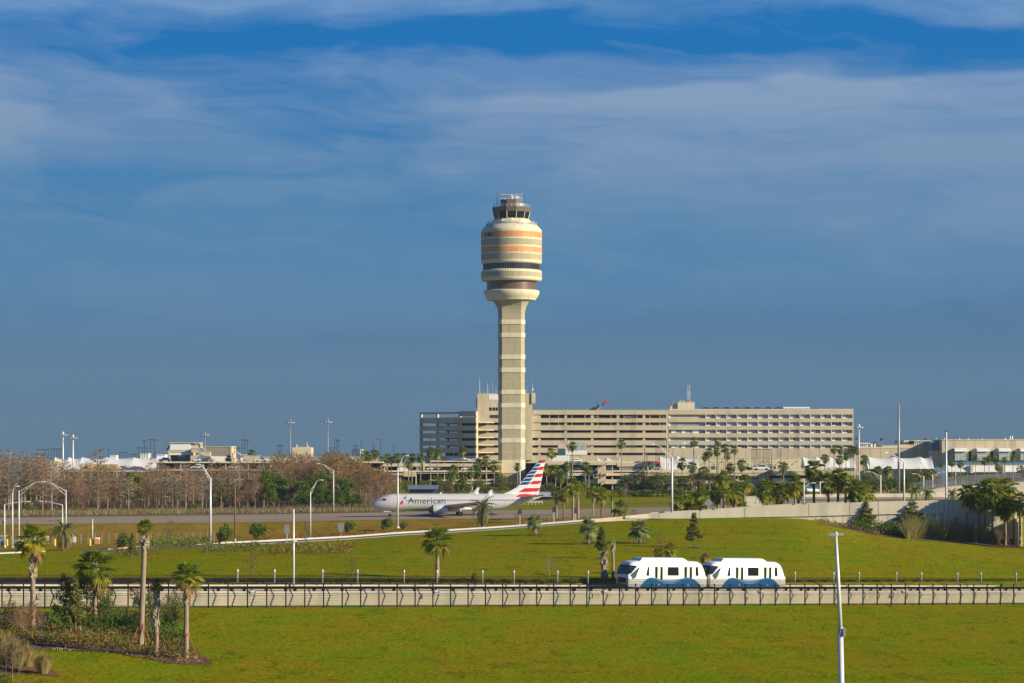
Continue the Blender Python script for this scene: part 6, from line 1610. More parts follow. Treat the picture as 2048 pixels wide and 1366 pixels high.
def frond_crown(seed, n, L, lo=-50, mats=1, leaflets=26, w=.5):
    """pinnate fronds that arch and hang"""
    r = random.Random(seed); mb = MB()
    for i in range(n):
        t = (i+.5)/n; el = rad(lerp(80, lo, t)+r.uniform(-8,8)); az = i*2.39996+r.uniform(-.2,.2)
        h = Vector((math.cos(az), math.sin(az), 0)); p = Vector((0,0,0)); seg = 9; pts = [p.copy()]; e = el
        for k in range(seg):
            p = p+(h*math.cos(e)+Vector((0,0,math.sin(e))))*L/seg*r.uniform(.9,1.1); e -= rad(10+8*t); e = max(e, rad(-88)); pts.append(p.copy())
        mb.tube(pts, [.035*(1-k/11) for k in range(len(pts))], 3, 0, False)
        side = h.cross(Vector((0,0,1)))
        for k in range(leaflets):
            q = .15+.85*k/leaflets; a = q*(len(pts)-1); b = int(min(a, len(pts)-2)); c = pts[b].lerp(pts[b+1], a-b); dr = (pts[b+1]-pts[b]).normalized()
            for sg in (-1, 1):
                l = w*(1-.55*abs(q-.4)/.6)*r.uniform(.85,1.1); e2 = c+(side*sg*.72+dr*.45-Vector((0,0,.42))).normalized()*l
                wd = dr*.045
                mb.face([c-wd, c+wd, e2+wd*.2], 0 if t < .85 else mats)
    return mb
def trunk_mesh(seed, name, mat, bulge=.12, nseg=14, nn=9, rough=.04, sway=.12):
    """unit height, unit radius"""
    r = random.Random(seed); mb = MB(); rings = []
    for i in range(nseg+1):
        t = i/nseg; rr = lerp(1.12, .86, t)+bulge*max(0, .12-t)*6
        cx = sway*math.sin(t*2.2+seed)*t; cy = sway*math.cos(t*1.7+seed*2)*t
        rings.append([((rr+r.uniform(-rough,rough))*math.cos(2*math.pi*k/nn)+cx, (rr+r.uniform(-rough,rough))*math.sin(2*math.pi*k/nn)+cy, lerp(-.03, 1, t)) for k in range(nn)])
    mb.rings(rings, 0, True, True)
    me = mb.build(name, mat, smooth=True); d = me.data; bpy.data.objects.remove(me); return d
def boots_mesh(seed, n, l=1.):
    """criss-cross old leaf bases round a unit trunk, unit height"""
    r = random.Random(seed); mb = MB()
    for i in range(n):
        t = i/n; a = i*2.39996+r.uniform(-.2,.2); h = Vector((math.cos(a), math.sin(a), 0)); sd = Vector((-h.y, h.x, 0))*(1 if i % 2 else -1)
        b = h*.85+Vector((0,0,t)); m = h*1.35+sd*.35+Vector((0,0,t+.035*l)); e = h*r.uniform(1.6,2.2)+sd*.75+Vector((0,0,t+.085*l*r.uniform(.7,1.3)))
        mb.tube([b, m, e], [.42,.30,.13], 4, 0)
        mb.v = mb.v
    o = mb.build('trunk_boots', MT['boot']); d = o.data; bpy.data.objects.remove(o); return d
# note: boots are tubes in unit space; x,y scaled by radius and z by length on the object
def boots_obj(par, seed, n, r, z0, z1, dx=0, dy=0):
    rr = random.Random(seed); mb = MB(); Ln = z1-z0
    for i in range(n):
        t = i/n; a = i*2.39996+rr.uniform(-.25,.25); h = Vector((math.cos(a), math.sin(a), 0)); sd = Vector((-h.y, h.x, 0))*(1 if i % 2 else -1)
        z = z0+t*Ln; s = rr.uniform(.8,1.2); c = Vector((dx, dy, 0))
        mb.tube([c+h*r*.8+Vector((0,0,z)), c+h*r*1.25+sd*r*.35+Vector((0,0,z+.13*s)), c+h*r*1.55+sd*r*.8+Vector((0,0,z+.36*s))], [.075,.055,.025], 4, 0)
    return mb.build('trunk_boots', MT['boot'], par)
def mesh_of(mb, name, mats, smooth=False):
    o = mb.build(name, mats, smooth=smooth); d = o.data; bpy.data.objects.remove(o); return d
PM = [MT['palm'], MT['palmy'], MT['palmd']]; PF = [MT['palmf'], MT['palmy'], MT['palmd']]
CROWN = {'near': [mesh_of(fan_crown(s, 38, 1.05, 1.25, 15, -44, .14, .26, droop=.75), 'crown', PM) for s in (1, 2)],
 'sabal': [mesh_of(fan_crown(s, 28, 1.0, 1.15, 10, -58, .10, .16), 'crown', PM) for s in (3, 4, 5, 6)],
 'drape': [mesh_of(fan_crown(s, 40, 1.0, 1.15, 9, -80, .12, .14), 'crown', PM) for s in (7, 8)],
 'wash': [mesh_of(fan_crown(s, 30, .80, .95, 9, -50, .08, .06, 8), 'crown', PF) for s in (9, 10, 11)],
 'bism': [mesh_of(fan_crown(s, 28, .85, 1.15, 12, -24, .0, .0), 'crown', [MT['bism'], MT['bism'], MT['palmd']]) for s in (12, 13)],
 'feather': [mesh_of(frond_crown(s, 44, 2.5, -70, 1), 'crown', [MT['feather'], MT['palmd']]) for s in (14, 15)],
 'feathers': [mesh_of(frond_crown(s, 22, 1.7, -30, 0, 16, .45), 'crown', [MT['palmf'], MT['palmf']]) for s in (16, 17)]}
CW = {'near': 4.4, 'sabal': 4.0, 'drape': 4.3, 'wash': 3.4, 'bism': 3.7, 'feather': 4.2, 'feathers': 3.4}   # natural crown widths
TRK = [trunk_mesh(s, 'trunk', MT['bark']) for s in range(4)]; TRKG = [trunk_mesh(s+9, 'trunk', MT['barkd']) for s in range(3)]
def obj_of(name, me, par, loc=(0,0,0), sc=(1,1,1), rz=0.):
    o = bpy.data.objects.new(name, me); COL.objects.link(o); o.parent = par; o.location = loc; o.scale = sc; o.rotation_euler = (0,0,rz); return o
PN = [0]
def palm(px, base, ytop, wpx, style, label, D=None, r=.17, group=None, lean=(0,0), boots=None, stakes=0, dark=False, dmin=60, crownfrac=.52, stake_h=1.5):
    """base: image row of the foot (or None with D given); ytop: image row of the crown top; wpx: crown width in the image"""
    PN[0] += 1; rr = random.Random(PN[0]*7+3)
    if D is None: b = G(px, base, dmin)
    else: b = Vector((XX(px, D), D, gz(px, D) if base is None else ZZ(base, D)))
    if style in ('sabal', 'drape'): wpx *= 1.16
    D = b.y; k = D/F; w = wpx*k; sc = w/CW[style]; zt = ZZ(ytop, D)-b.z
    h = max(.4, zt-w*crownfrac*(.8 if style == 'wash' else .9 if style != 'feather' else .75))
    p = empty('palm_tree', b, 0, label, 'palm tree', group)
    tm = rr.choice(TRKG if dark else TRK); t = obj_of('trunk', tm, p, (0,0,0), (r, r, h), rr.uniform(0, 6.28))
    lx, ly = lean[0]*k, lean[1]*k
    if lx or ly:
        t.rotation_euler = (0, math.atan2(lx, h), 0); t.scale = (r, r, math.hypot(h, lx))
    c = obj_of('crown', rr.choice(CROWN[style]), p, (lx, ly, h), (sc, sc, sc*rr.uniform(.92,1.08)), rr.uniform(0, 6.28))
    if boots:
        zb = [ZZ(y, D)-b.z for y in boots]; boots_obj(p, PN[0], int(26*(zb[1]-zb[0]))+8, r*1.0, zb[0], zb[1], lx*(zb[0]+zb[1])/2/max(h,.1), 0)
    for i in range(stakes):
        a = 2*math.pi*(i+.15)/stakes+.35; mb = MB(); mb.tube([(math.cos(a)*r*1.0+lx*stake_h/h, math.sin(a)*r*1.0, stake_h), (math.cos(a)*1.15, math.sin(a)*1.15, -.05)], .045, 5); mb.build('support_stake', MT['stake'], p)
    if stakes:
        mb = MB(); mb.lathe([(r*1.25, stake_h-.1), (r*1.3, stake_h-.1), (r*1.3, stake_h+.12), (r*1.25, stake_h+.12)], 10, (lx*stake_h/h,0)); mb.build('strap', MT['stake'], p)
    return p

# ---- trees
def leaf_crown(seed, lumps, n, s, mats=2, alt_share=.35):
    r = random.Random(seed); mb = MB(); tot = sum(l[3]**2 for l in lumps)
    for x, y, z, R_, fz in lumps:
        for i in range(int(n*R_*R_/tot)):
            v = rv(r); v = v.normalized()*(v.length**.45); ns = noise.noise(v*2.2+Vector((seed,x,z)))
            if ns < -.22: continue
            c = Vector((x,y,z))+Vector((v.x*R_, v.y*R_, v.z*R_*fz))*(1+.25*ns)
            leafquad(mb, c, s*r.uniform(.6,1.3), r, 0 if r.random() > alt_share else 1)  # a random share of leaves takes the second leaf colour
    return mb
def limb_trunk(seed, h, r0, limbs, spread=.35, top=.9):
    r = random.Random(seed); mb = MB(); mb.tube([(0,0,-.1),(r.uniform(-.1,.1)*.3,0,h*.4),(r.uniform(-.2,.2)*.3,r.uniform(-.2,.2)*.3,h*top)], [r0*1.25, r0*.85, r0*.35], 7, 0)
    for i in range(limbs):
        z = h*lerp(.28, .8, i/max(1,limbs-1)); a = i*2.4+r.random(); L = spread*h*r.uniform(.7,1.2)
        e = Vector((math.cos(a)*L, math.sin(a)*L, z+L*r.uniform(.5,1.1))); mb.tube([(0,0,z), Vector((0,0,z)).lerp(e,.5)+Vector((0,0,.05*h)), e], [r0*.5, r0*.35, r0*.12], 5, 0)
    return mb
def blob_lumps(seed, n, rx, rz, z0, rl):
    r = random.Random(seed); out = []
    for i in range(n):
        a = r.uniform(0, 6.28); q = math.sqrt(r.random()); t = r.random()
        out.append((math.cos(a)*rx*q*(1-.35*t), math.sin(a)*rx*q*(1-.35*t), z0+t*rz, rl*r.uniform(.6,1.15), r.uniform(.6,.9)))
    return out
def cone_lumps(seed, n, rx, z0, z1, rl):
    r = random.Random(seed); out = []
    for i in range(n):
        t = i/(n-1); a = i*2.4; q = rx*(1-t)*r.uniform(.3,.95); out.append((math.cos(a)*q, math.sin(a)*q, lerp(z0, z1, t), rl*lerp(1.1,.45,t)*r.uniform(.8,1.2), .6))
    return out
OKM = [MT['oak'], MT['oakl']]; PIM = [MT['pine'], MT['shrub']]; SHM = [MT['shrub'], MT['oakl']]
# every proto is 10 m high nominal
TREE = {'oak': [(mesh_of(leaf_crown(s, blob_lumps(s, 13, 3.2, 5.2, 3.6, 1.9), 3400, .26), 'crown', OKM), mesh_of(limb_trunk(s, 9, .22, 8), 'trunk', MT['barkd'])) for s in (21, 22, 23)],
 'pine': [(mesh_of(leaf_crown(s, blob_lumps(s, 15, 2.3, 6.3, 2.8, 1.4), 3200, .24, 2, .45), 'crown', PIM), mesh_of(limb_trunk(s, 9.4, .2, 8, .2), 'trunk', MT['barkd'])) for s in (24, 25, 26)],
 'young': [(mesh_of(leaf_crown(s, cone_lumps(s, 15, 2.0, 3.0, 9.6, 1.25), 3000, .28, 2, .5), 'crown', OKM), mesh_of(limb_trunk(s, 9.6, .14, 9, .16), 'trunk', MT['barkd'])) for s in (27, 28)],
 'thin': [(mesh_of(leaf_crown(s, cone_lumps(s, 12, 2.2, 2.6, 9.6, 1.15), 480, .2, 2, .6), 'crown', OKM), mesh_of(limb_trunk(s, 9.6, .12, 12, .2), 'trunk', MT['barkd'])) for s in (29, 30)],
 'bush': [(mesh_of(leaf_crown(s, blob_lumps(s, 10, 4.0, 5.2, 2.2, 2.8), 1700, .55, 2, .4), 'crown', SHM), mesh_of(limb_trunk(s, 6, .25, 6), 'trunk', MT['barkd'])) for s in (31, 32)],
 'rust': [(mesh_of(leaf_crown(s, cone_lumps(s, 12, 2.4, 2.2, 9.4, 1.3), 900, .3, 2, .3), 'crown', [MT['rust'], MT['oakl']]), mesh_of(limb_trunk(s, 9, .14, 9, .2), 'trunk', MT['barkd'])) for s in (33,)],
 'yellow': [(mesh_of(leaf_crown(s, blob_lumps(s, 10, 3.6, 5., 2.6, 2.2), 1500, .42, 2, .5), 'crown', [MT['shruby'], MT['shrub']]), mesh_of(limb_trunk(s, 7, .2, 6), 'trunk', MT['barkd'])) for s in (34,)]}
TW = {'oak': 9., 'pine': 6.4, 'young': 5., 'thin': 5.2, 'bush': 11., 'rust': 5.6, 'yellow': 9.5}
WT = 1.5
def bare_mesh(seed, h=13., r0=.16, n=46, conic=True, mat='twig', tl=1.):
    r = random.Random(seed); mb = MB(); top = Vector((r.uniform(-.3,.3), r.uniform(-.3,.3), h))
    mb.tube([(0,0,-.2),(top.x*.3,top.y*.3,h*.4),top], [r0*1.35, r0*.8, .03], 6, 0)
    def ribbon(a, b, w):
        w *= WT
        d = b-a; s_ = d.cross(rv(r)); 
        if s_.length < 1e-6: return
        s_ = s_.normalized()*w; mb.face([a-s_, a+s_, b+s_*.3, b-s_*.3], 0)
    for i in range(n):
        t = lerp(.22, .985, (i/n)**.85); z = h*t; a = i*2.39996+r.uniform(-.5,.5); L = (h*.20*(1-t)**.6+.45)*r.uniform(.6,1.25)*tl
        up = r.uniform(.15,.55) if conic else r.uniform(.5,1.2)
        b0 = Vector((top.x*t, top.y*t, z)); d = Vector((math.cos(a), math.sin(a), up)).normalized(); e = b0+d*L
        mb.tube([b0, b0.lerp(e,.5)-Vector((0,0,.06*L)), e], [.05*(1.2-t), .035, .012], 3, 0, False)
        for k in range(14):
            q = r.uniform(.2,1.); c = b0.lerp(e, q); dd = (d+rv(r)*.95).normalized(); l2 = L*r.uniform(.22,.5)
            f = c+dd*l2; ribbon(c, f, .020)
            for j in range(3): 
                g = c.lerp(f, r.uniform(.3,1)); ribbon(g, g+(dd+rv(r)*1.1).normalized()*l2*.5, .014)
    return mb
BARE = {'brown': [mesh_of(bare_mesh(s, mat='twig'), 'crown', MT['twig']) for s in (41,42,43,44)],
 'grey': [mesh_of(bare_mesh(s, n=36), 'crown', MT['twiggr']) for s in (45,46,47)],
 'red': [mesh_of(bare_mesh(s, h=10, n=42, conic=False, tl=1.3), 'crown', MT['twigr']) for s in (48,49)],
 'bushy': [mesh_of(bare_mesh(s, h=10, r0=.12, n=46, conic=False, tl=1.5), 'crown', MT['twig']) for s in (50,51)]}
BARE['stems'] = [mesh_of(bare_mesh(s, h=10, r0=.10, n=13, conic=False, tl=1.), 'crown', MT['barkd']) for s in (52,53)]
BH = {'stems': 10., 'brown': 13., 'grey': 13., 'red': 10., 'bushy': 10.}
TN = [0]
def bare(px, D, ytop, kind, label, group=None, wf=1.):
    TN[0] += 1; r = random.Random(TN[0]*5+1); z = gz(px, D); h = ZZ(ytop, D)-z; s = h/BH[kind]
    o = bpy.data.objects.new('bare_tree', r.choice(BARE[kind])); COL.objects.link(o)
    o.location = (XX(px, D), D, z); w = s*wf*r.uniform(.85,1.2); o.scale = (w, w, s); o.rotation_euler = (0,0,r.uniform(0,6.28))
    return tag(o, label, 'tree', group)
def tree(px, base, ytop, wpx, kind, label, D=None, dmin=60, group=None, name='tree', cat='tree', mulch=0, trunkless=False):
    TN[0] += 1; r = random.Random(TN[0]*5+2)
    b = G(px, base, dmin) if D is None else Vector((XX(px, D), D, gz(px, D)))
    D = b.y; h = ZZ(ytop, D)-b.z; s = h/10.4; w = wpx*D/F/TW[kind]
    p = empty(name, b, 0, label, cat, group); cm, tm = r.choice(TREE[kind]); a = r.uniform(0, 6.28)
    if kind == 'bush': s = h/9.6
    obj_of('crown', cm, p, (0,0,0), (w, w, s), a)
    if not trunkless: obj_of('trunk', tm, p, (0,0,0), (max(w,.3), max(w,.3), s), a)
    return p
def mulch_ring(px, py, wpx, label=None, dmin=285):
    c = G(px, py, dmin); k = c.y/F; rr = wpx*k/2; mb = MB(); n = 18; ring = []
    mb.v.append((c.x, c.y, gxy(c.x, c.y)+.22))
    for i in range(n):
        a = 2*math.pi*i/n; q = rr*(1+.12*noise.noise(Vector((c.x+math.cos(a), c.y+math.sin(a), 0)))); x, y = c.x+math.cos(a)*q, c.y+math.sin(a)*q; mb.v.append((x, y, gxy(x, y)-.02))
    for i in range(n): mb.f.append((0, 1+i, 1+(i+1)%n)); mb.m.append(0)
    return tag(mb.build('mulch_ring', MT['mulchd'], smooth=True), kind='structure')
# ---------------------------------------------------------------- near palms in the planting bed
palm(66, 1262, 1040, 82, 'near', 'fan palm with pale criss-cross booted trunk, furthest from the foreground trio', r=.23, boots=(1160,1080), stakes=3, stake_h=1.9)
palm(190, 1243, 1086, 96, 'near', 'fan palm with wide spreading crown rising out of the pink-flowering shrubs', r=.2, boots=(1150,1118), stakes=2)
palm(281, 1300, 1017, 40, 'near', 'tallest near fan palm, bare leaning trunk and tight narrow crown', r=.235, lean=(10,0), boots=(1100,1070), stakes=4, crownfrac=.95, stake_h=2.2)
palm(313, 1312, 1143, 34, 'near', 'shortest near fan palm, sparse crown on a ragged booted trunk, between two taller trunks', r=.19, boots=(1255,1165), stakes=3, stake_h=1.9, crownfrac=.8)
palm(372, 1316, 1115, 74, 'near', 'fan palm at the tip of the mulch bed, straight trunk with flared leaf bases', r=.215, lean=(2,0), boots=(1213,1165), stakes=3, stake_h=2.0)
# palms by the guideway
D_ = fD(876)+9.5; b_ = palm(875, 1170, 1043, 74, 'near', 'tall fan palm with ragged pale collar standing alone beyond the guideway', D=D_, r=.22, boots=(1090,1080))
palm(1209, 1170, 1101, 16, 'near', 'shaggy-trunked palm with almost no fronds just ahead of the people mover', D=fD(1209)+9.4, r=.28, boots=(1160,1106), crownfrac=.4)
palm(1226, 1168, 1082, 10, 'near', 'topless palm trunk with booted tip beside the people mover nose', D=fD(1226)+9.6, r=.17, boots=(1106,1086), crownfrac=.3)
palm(949, 1168, 1139, 18, 'near', 'stubby dead palm with hanging tan fronds by the track', D=fD(949)+9.4, r=.2, crownfrac=.8)
palm(1341, 1140, 1076, 36, 'near', 'yellowing palm rising behind the roof of the leading people mover car', D=fD(1341)+13, r=.18, crownfrac=.7)
palm(1316, 1140, 1087, 24, 'near', 'small yellow palm behind the front roof fairing of the people mover', D=fD(1316)+14, r=.15, crownfrac=.75)
palm(1410, 1140, 1096, 26, 'near', 'withered orange-brown palm behind the gap between the two cars', D=fD(1410)+14, r=.15, crownfrac=.8)
for nm in ('stubby dead', 'withered'):
    for o in [o for o in bpy.data.objects if nm in str(o.get('label', ''))]:
        for c in kids(o):
            if c.name.startswith('crown'): c.data = c.data.copy(); c.data.materials[0] = MT['palmd']; c.data.materials[1] = MT['palmy']
for nm in ('yellowing palm', 'small yellow palm'):
    for o in [o for o in bpy.data.objects if nm in str(o.get('label', ''))]:
        for c in kids(o):
            if c.name.startswith('crown'): c.data = c.data.copy(); c.data.materials[0] = MT['palmy']
# silver-blue palms on the far lawn
for px, py, yt, w, lb in ((1070,1070,1023,38,'silvery fan palm on the far lawn nearest the striped tail'),(1177,1088,1031,46,'silvery fan palm on the far lawn in the middle of three'),(1280,1087,1033,50,'silvery fan palm on the far lawn closest to the ramp wall')):
    palm(px, py, yt, w, 'bism', lb, r=.24, stakes=3, dmin=300, stake_h=1.3, boots=(py-6, py-22), group='silvery palms on the far lawn'); mulch_ring(px, py, 40)
# feather palms
palm(127, 1101, 1034, 68, 'feather', 'drooping grey-green date palm beside the gate boards', r=.28, stakes=3, dmin=330, dark=True, stake_h=1.4)
palm(966, 1052, 994, 56, 'feather', 'drooping date palm standing in front of the airliner wing', r=.30, stakes=3, D=dj(966)+13, dark=True, stake_h=1.8)
# row on the dry bank behind the road
RW = 'fan palms on the bank between road and taxiway'
for px, py, yt, w, lb, dk_ in ((1113,1038,969,26,'fan palm with pale booted trunk, closest to the airliner tail on the bank',0),(1127,1037,974,24,'dark-trunked fan palm second along the bank from the tail',1),(1146,1041,950,34,'thick pale-trunked tall fan palm, front of the twin pair on the bank',0),(1156,1037,956,30,'tall fan palm close behind the thick pale-trunked one',0),(1186,1031,966,30,'reddish-trunked fan palm midway along the bank',0),(1203,1038,968,32,'fan palm with blackened trunk on the bank',1),(1240,1037,997,34,'short fan palm with shaggy trunk, end of the bank by the ramp',0)):
    palm(px, py, yt, w, 'sabal', lb, dmin=470, r=.26 if 'thick' in lb else .19, dark=bool(dk_), group=RW, boots=(py-25, py-50) if 'booted' in lb else None)
palm(1224, 1037, 994, 8, 'sabal', 'headless palm stump among the palms on the bank', dmin=470, r=.2, crownfrac=.2)
# ramp palms
RP = 'fan palms standing along the ramp'
for px, yt, w, dd, lb in ((1355,986,32,12,'short bushy fan palm on the ramp, just past the forked lamp post'),(1375,984,34,14,'short fan palm with orange-tinged crown on the ramp'),(1404,990,36,12,'short bright fan palm left of the diamond sign'),(1405,967,40,30,'bushy fan palm higher behind the short bright one'),(1436,961,38,16,'fan palm with slim reddish trunk, first after the diamond sign'),(1447,935,34,22,'tall tangled fan palm with shaggy dead skirt above the diamond sign'),(1449,965,36,14,'fan palm leaning against the edge-on sign'),(1468,960,38,18,'fan palm with dark trunk right of the edge-on sign'),(1489,944,36,60,'fan palm with heavy brown skirt before the white van'),(1527,980,20,14,'slender small fan palm in front of the low shaded wall'),(1532,950,46,40,'broad dark fan palm over the low shaded wall'),(1563,958,40,20,'fan palm with short grey trunk at the end of the low wall'),(1590,946,38,16,'front fan palm of a close pair, bright crown'),(1597,955,34,22,'rear fan palm of a close pair, dark trunk'),(1628,911,46,22,'tallest ramp palm, dark trunk and half-dead crown'),(1657,939,40,18,'tall fan palm right of the darkest ramp palm'),(1676,928,40,20,'tall bright fan palm, middle of three beyond the darkest'),(1691,937,42,18,'tall fan palm with dead skirt, last of the three slim ramp palms'),(1713,950,48,14,'leaning shaggy fan palm with torn pale boots on the ramp'),(1728,957,52,18,'low fan palm with fronds hanging over the ramp wall'),(1484,1000,40,12,'stemless fan palm clump spilling onto the ramp edge')):
    D = dj(px)+dd; palm(px, None, yt, w, 'drape' if w > 45 else 'sabal', lb, D=D, r=.22, dark='dark' in lb or 'grey' in lb, group=RP)
# right-hand near cluster against the wall
RC = 'tall palms clustered at the end of the ramp wall'
for px, py, yt, w, lb in ((1934,1072,958,44,'shaded tall palm on the ramp side of the end cluster'),(1951,1086,966,46,'tall palm with low hanging crown, front of the end cluster'),(1961,1086,972,40,'tall palm close beside the low-crowned one in the end cluster'),(1969,1080,950,44,'tall palm behind the front pair in the end cluster'),(1985,1089,944,56,'tallest palm in the middle of the end cluster'),(2012,1076,941,56,'tall palm with broad drooping crown behind the end cluster'),(2011,1091,985,48,'shorter palm with dark base nearest the overpass pier')):
    palm(px, py, yt, w, 'drape', lb, dmin=340, r=.20, group=RC, stakes=3 if py > 1084 else 0, stake_h=2.2)
palm(2040, 1093, 975, 40, 'drape', 'palm half cut off by the picture edge behind the overpass girder', D=425, r=.2)
palm(2009, 1080, 1046, 34, 'feathers', 'small date palm with thin fronds under the shorter end palm', dmin=340, r=.12)
palm(1830, 985, 966, 46, 'feathers', 'dark feathery palm clump on the second ramp', D=500, r=.2); palm(1856, 992, 985, 44, 'feathers', 'low feathery palm clump beside the mast on the wall', D=440, r=.15); palm(1905, 992, 972, 40, 'feathers', 'feathery palm between the mast and the end cluster', D=445, r=.15); palm(1920, 975, 935, 46, 'feathers', 'arching feather palm above the end cluster', D=600, r=.2)
# distant palms
DP = 'slim distant palms before the terminal'
far = [(731,898,24,880,'first tall palm on the skyline, right of the blue-shaded box'),(739,906,18,870,'low palm crown tucked under the first skyline palm'),(750,896,24,880,'second tall skyline palm, dark lamp post above it'),(763,910,20,870,'small palm crown right of the second skyline palm'),(775,904,22,850,'palm with twin neighbour left of the nose lamp post'),(783,910,20,850,'right-hand twin of the palm before the nose lamp post'),(796,903,22,850,'palm directly behind the head of the nose lamp post'),(808,904,18,860,'slim palm right of the nose lamp post head'),(817,918,20,840,'dark low palm in front of the brown slab'),(824,903,24,850,'palm with full crown left of the dark slab opening'),(841,903,22,850,'palm standing before the brick pier of the low deck'),(861,891,24,845,'taller of the palm pair before the shaded wing'),(875,894,24,850,'shorter palm of the pair before the shaded wing, skirted'),(927,890,20,850,'lone slim palm before the shaded wing'),(907,926,26,830,'broad palm crown over the white deck car'),(902,938,28,780,'dark shaded palm behind the airliner roof'),(925,940,30,790,'second dark shaded palm behind the airliner roof'),(942,932,24,800,'third dark shaded palm, left of the tower foot'),(957,933,24,790,'small palm right of the dark trio'),(956,914,26,820,'grey-green palm with forked neighbour left of the tower foot'),(972,909,24,820,'tall palm just left of the tower foot'),(988,917,28,815,'low broad palm touching the tower foot'),(1035,923,20,850,'small palm at the right side of the tower foot'),(1103,892,26,900,'palm in front of the car park left of the link building'),(1111,926,28,800,'bushy palm behind the striped tail'),(1134,921,22,820,'palm below the slim pale mast'),(1093,924,28,790,'large bushy palm right against the striped tail'),(1121,935,30,770,'bushy palm with pale trunk behind the bank palms'),(1145,881,22,860,'tall palm before the ribbed link panel'),(1171,920,24,820,'palm left of the stair tower'),(1178,930,20,815,'lower companion palm left of the stair tower'),(1243,875,24,860,'tall lone palm in front of the open car park decks'),(1364,912,28,760,'tall slim palm between the forked lamp and the white canopy'),(1384,920,26,780,'palm in front of the white canopy, skirted'),(1388,872,22,860,'tallest palm before the hotel corridor bays'),(1410,903,20,850,'small palm left of the hotel palm bunch'),(1418,893,22,850,'palm at the start of the hotel palm bunch'),(1436,873,20,855,'highest thin-stemmed palm of the hotel bunch'),(1434,892,20,850,'dark palm inside the hotel bunch'),(1451,885,22,850,'full-crowned palm of the hotel bunch'),(1455,902,18,855,'low palm of the hotel bunch'),(1469,889,20,850,'last palm of the hotel bunch, slightly apart'),(1407,928,30,790,'broad dark palm below the hotel bunch'),(1461,922,26,800,'palm at the left of the bushy pair before the stair racks'),(1484,916,26,800,'palm at the right of the bushy pair before the stair racks'),(1567,920,26,830,'bushy palm behind the slim timber pole'),(1650,905,22,830,'palm with brown skirt left of the hotel corner group'),(1668,888,20,850,'palm heading the hotel corner group'),(1682,891,18,850,'second palm in the hotel corner group'),(1679,908,22,840,'lower leafy palm in the hotel corner group'),(1692,903,18,850,'palm with hanging brown skirt at the white canopy'),(1702,889,18,850,'slim tall palm near the floodlight mast'),(1708,890,16,850,'slim tall palm touching the floodlight mast'),(1714,893,18,850,'skirted palm right of the floodlight mast'),(1728,907,24,820,'palm in front of the peaked canopy end'),(1757,929,26,760,'left palm crown over the thicket'),(1776,928,26,760,'right palm crown over the thicket'),(1745,936,22,760,'low palm crown at the thicket edge'),(1768,957,22,690,'small palm inside the thicket under the lamp arm'),(1781,955,20,690,'second small palm inside the thicket'),(1793,955,22,690,'third small palm inside the thicket, by the high mast'),(1752,962,20,690,'short palm at the thicket foot'),(1884,922,14,860,'small palm left of the white wall mast'),(1904,918,16,880,'slim palm under the first bay window'),(1921,918,18,880,'slim palm right of the first bay window'),(1951,908,16,900,'slim palm under the second bay window'),(1969,912,18,900,'palm pair left member before the third bay window'),(1978,909,16,900,'palm pair right member before the third bay window'),(1993,913,16,900,'dark low palm under the third bay window'),(2009,912,14,910,'conical dark palm between the last bay windows'),(2026,907,16,900,'palm before the last bay window'),(1996,926,16,870,'small palm at the walkway pier'),(504,896,22,960,'lone palm in front of the pale skyline parapet'),(457,908,18,940,'palm before the ribbed hall'),(692,905,22,880,'brown-tinged palm between high mast and blue box')]
for px, yt, w, D, lb in far:
    palm(px, None, yt, w, 'wash', lb, D=D, r=.17 if w > 18 else .13, group=DP)
for px, yt, w, lb in ((1749,882.5,12,'round low palm on the roof terrace'),(1763,874.5,8,'slim palm standing on the roof terrace'),(1792,880,7,'thin palm on the terrace left of the high mast'),(1803,883.5,9,'bushy plant on the terrace right of the high mast'),(1821,880,11,'terrace palm left of the second pergola'),(1831,877.5,10,'terrace palm at the second pergola corner'),(1851,875.5,13,'widest terrace palm above the second pergola'),(1713.5,873,7,'terrace palm hard against the hotel corner')):
    palm(px, 895, yt, w, 'wash', lb, D=1003, r=.12, group='palms on the roof terrace')

for px, dd, yt, w, lb in ((2075,-14,925,60,'oak standing just outside the picture beyond the end palms, nearest'),(2112,-10,912,70,'tall oak outside the picture by the overpass girder'),(2160,-16,905,80,'large oak outside the picture beyond the overpass pier'),(2215,-12,915,70,'further oak outside the picture along the overpass')):
    tree(px, None, yt, w, 'oak', lb, D=429+dd)

# ---------------------------------------------------------------- leafless wood beyond the taxiway
rw = random.Random(77)
TOP = [(-60,902),(60,904),(95,909),(110,930),(150,934),(185,928),(230,932),(270,934),(320,928),(360,930),(420,926),(480,920),(530,922),(580,916),(640,912),(700,914),(735,918),(770,938),(800,962)]
WL = {'brown': ('leafless brown tree in the bare wood beyond the taxiway','brown trees of the leafless wood'), 'grey': ('leafless grey-stemmed tree in the bare wood beyond the taxiway','grey trees of the leafless wood'), 'red': ('leafless reddish tree low in the bare wood beyond the taxiway','reddish trees of the leafless wood'), 'bushy': ('broad leafless tree at the green-pine side of the bare wood','broad trees of the leafless wood')}
n = 0
for row, (D, cnt) in enumerate(((646,46),(660,46),(676,44),(694,40),(715,36))):
    for i in range(cnt):
        px = lerp(-60, 790, (i+rw.uniform(.1,.9))/cnt)
        if 815 < px: continue
        y = tab(TOP, px)+rw.uniform(-9, 15)+(14 if row < 2 else 0)*rw.random()
        kd = 'brown' if rw.random() < .6 else 'grey'
        if px < 110 and rw.random() < .4: kd = 'grey'
        if row < 2 and rw.random() < .25: kd = 'red'; y = 965+rw.uniform(-12,25)
        if px > 560 and rw.random() < .75: kd = 'bushy'
        if row == 0 and 525 < px < 725: continue
        bare(px, D+rw.uniform(-6,6), y, kd, WL[kd][0], WL[kd][1], 1.15)
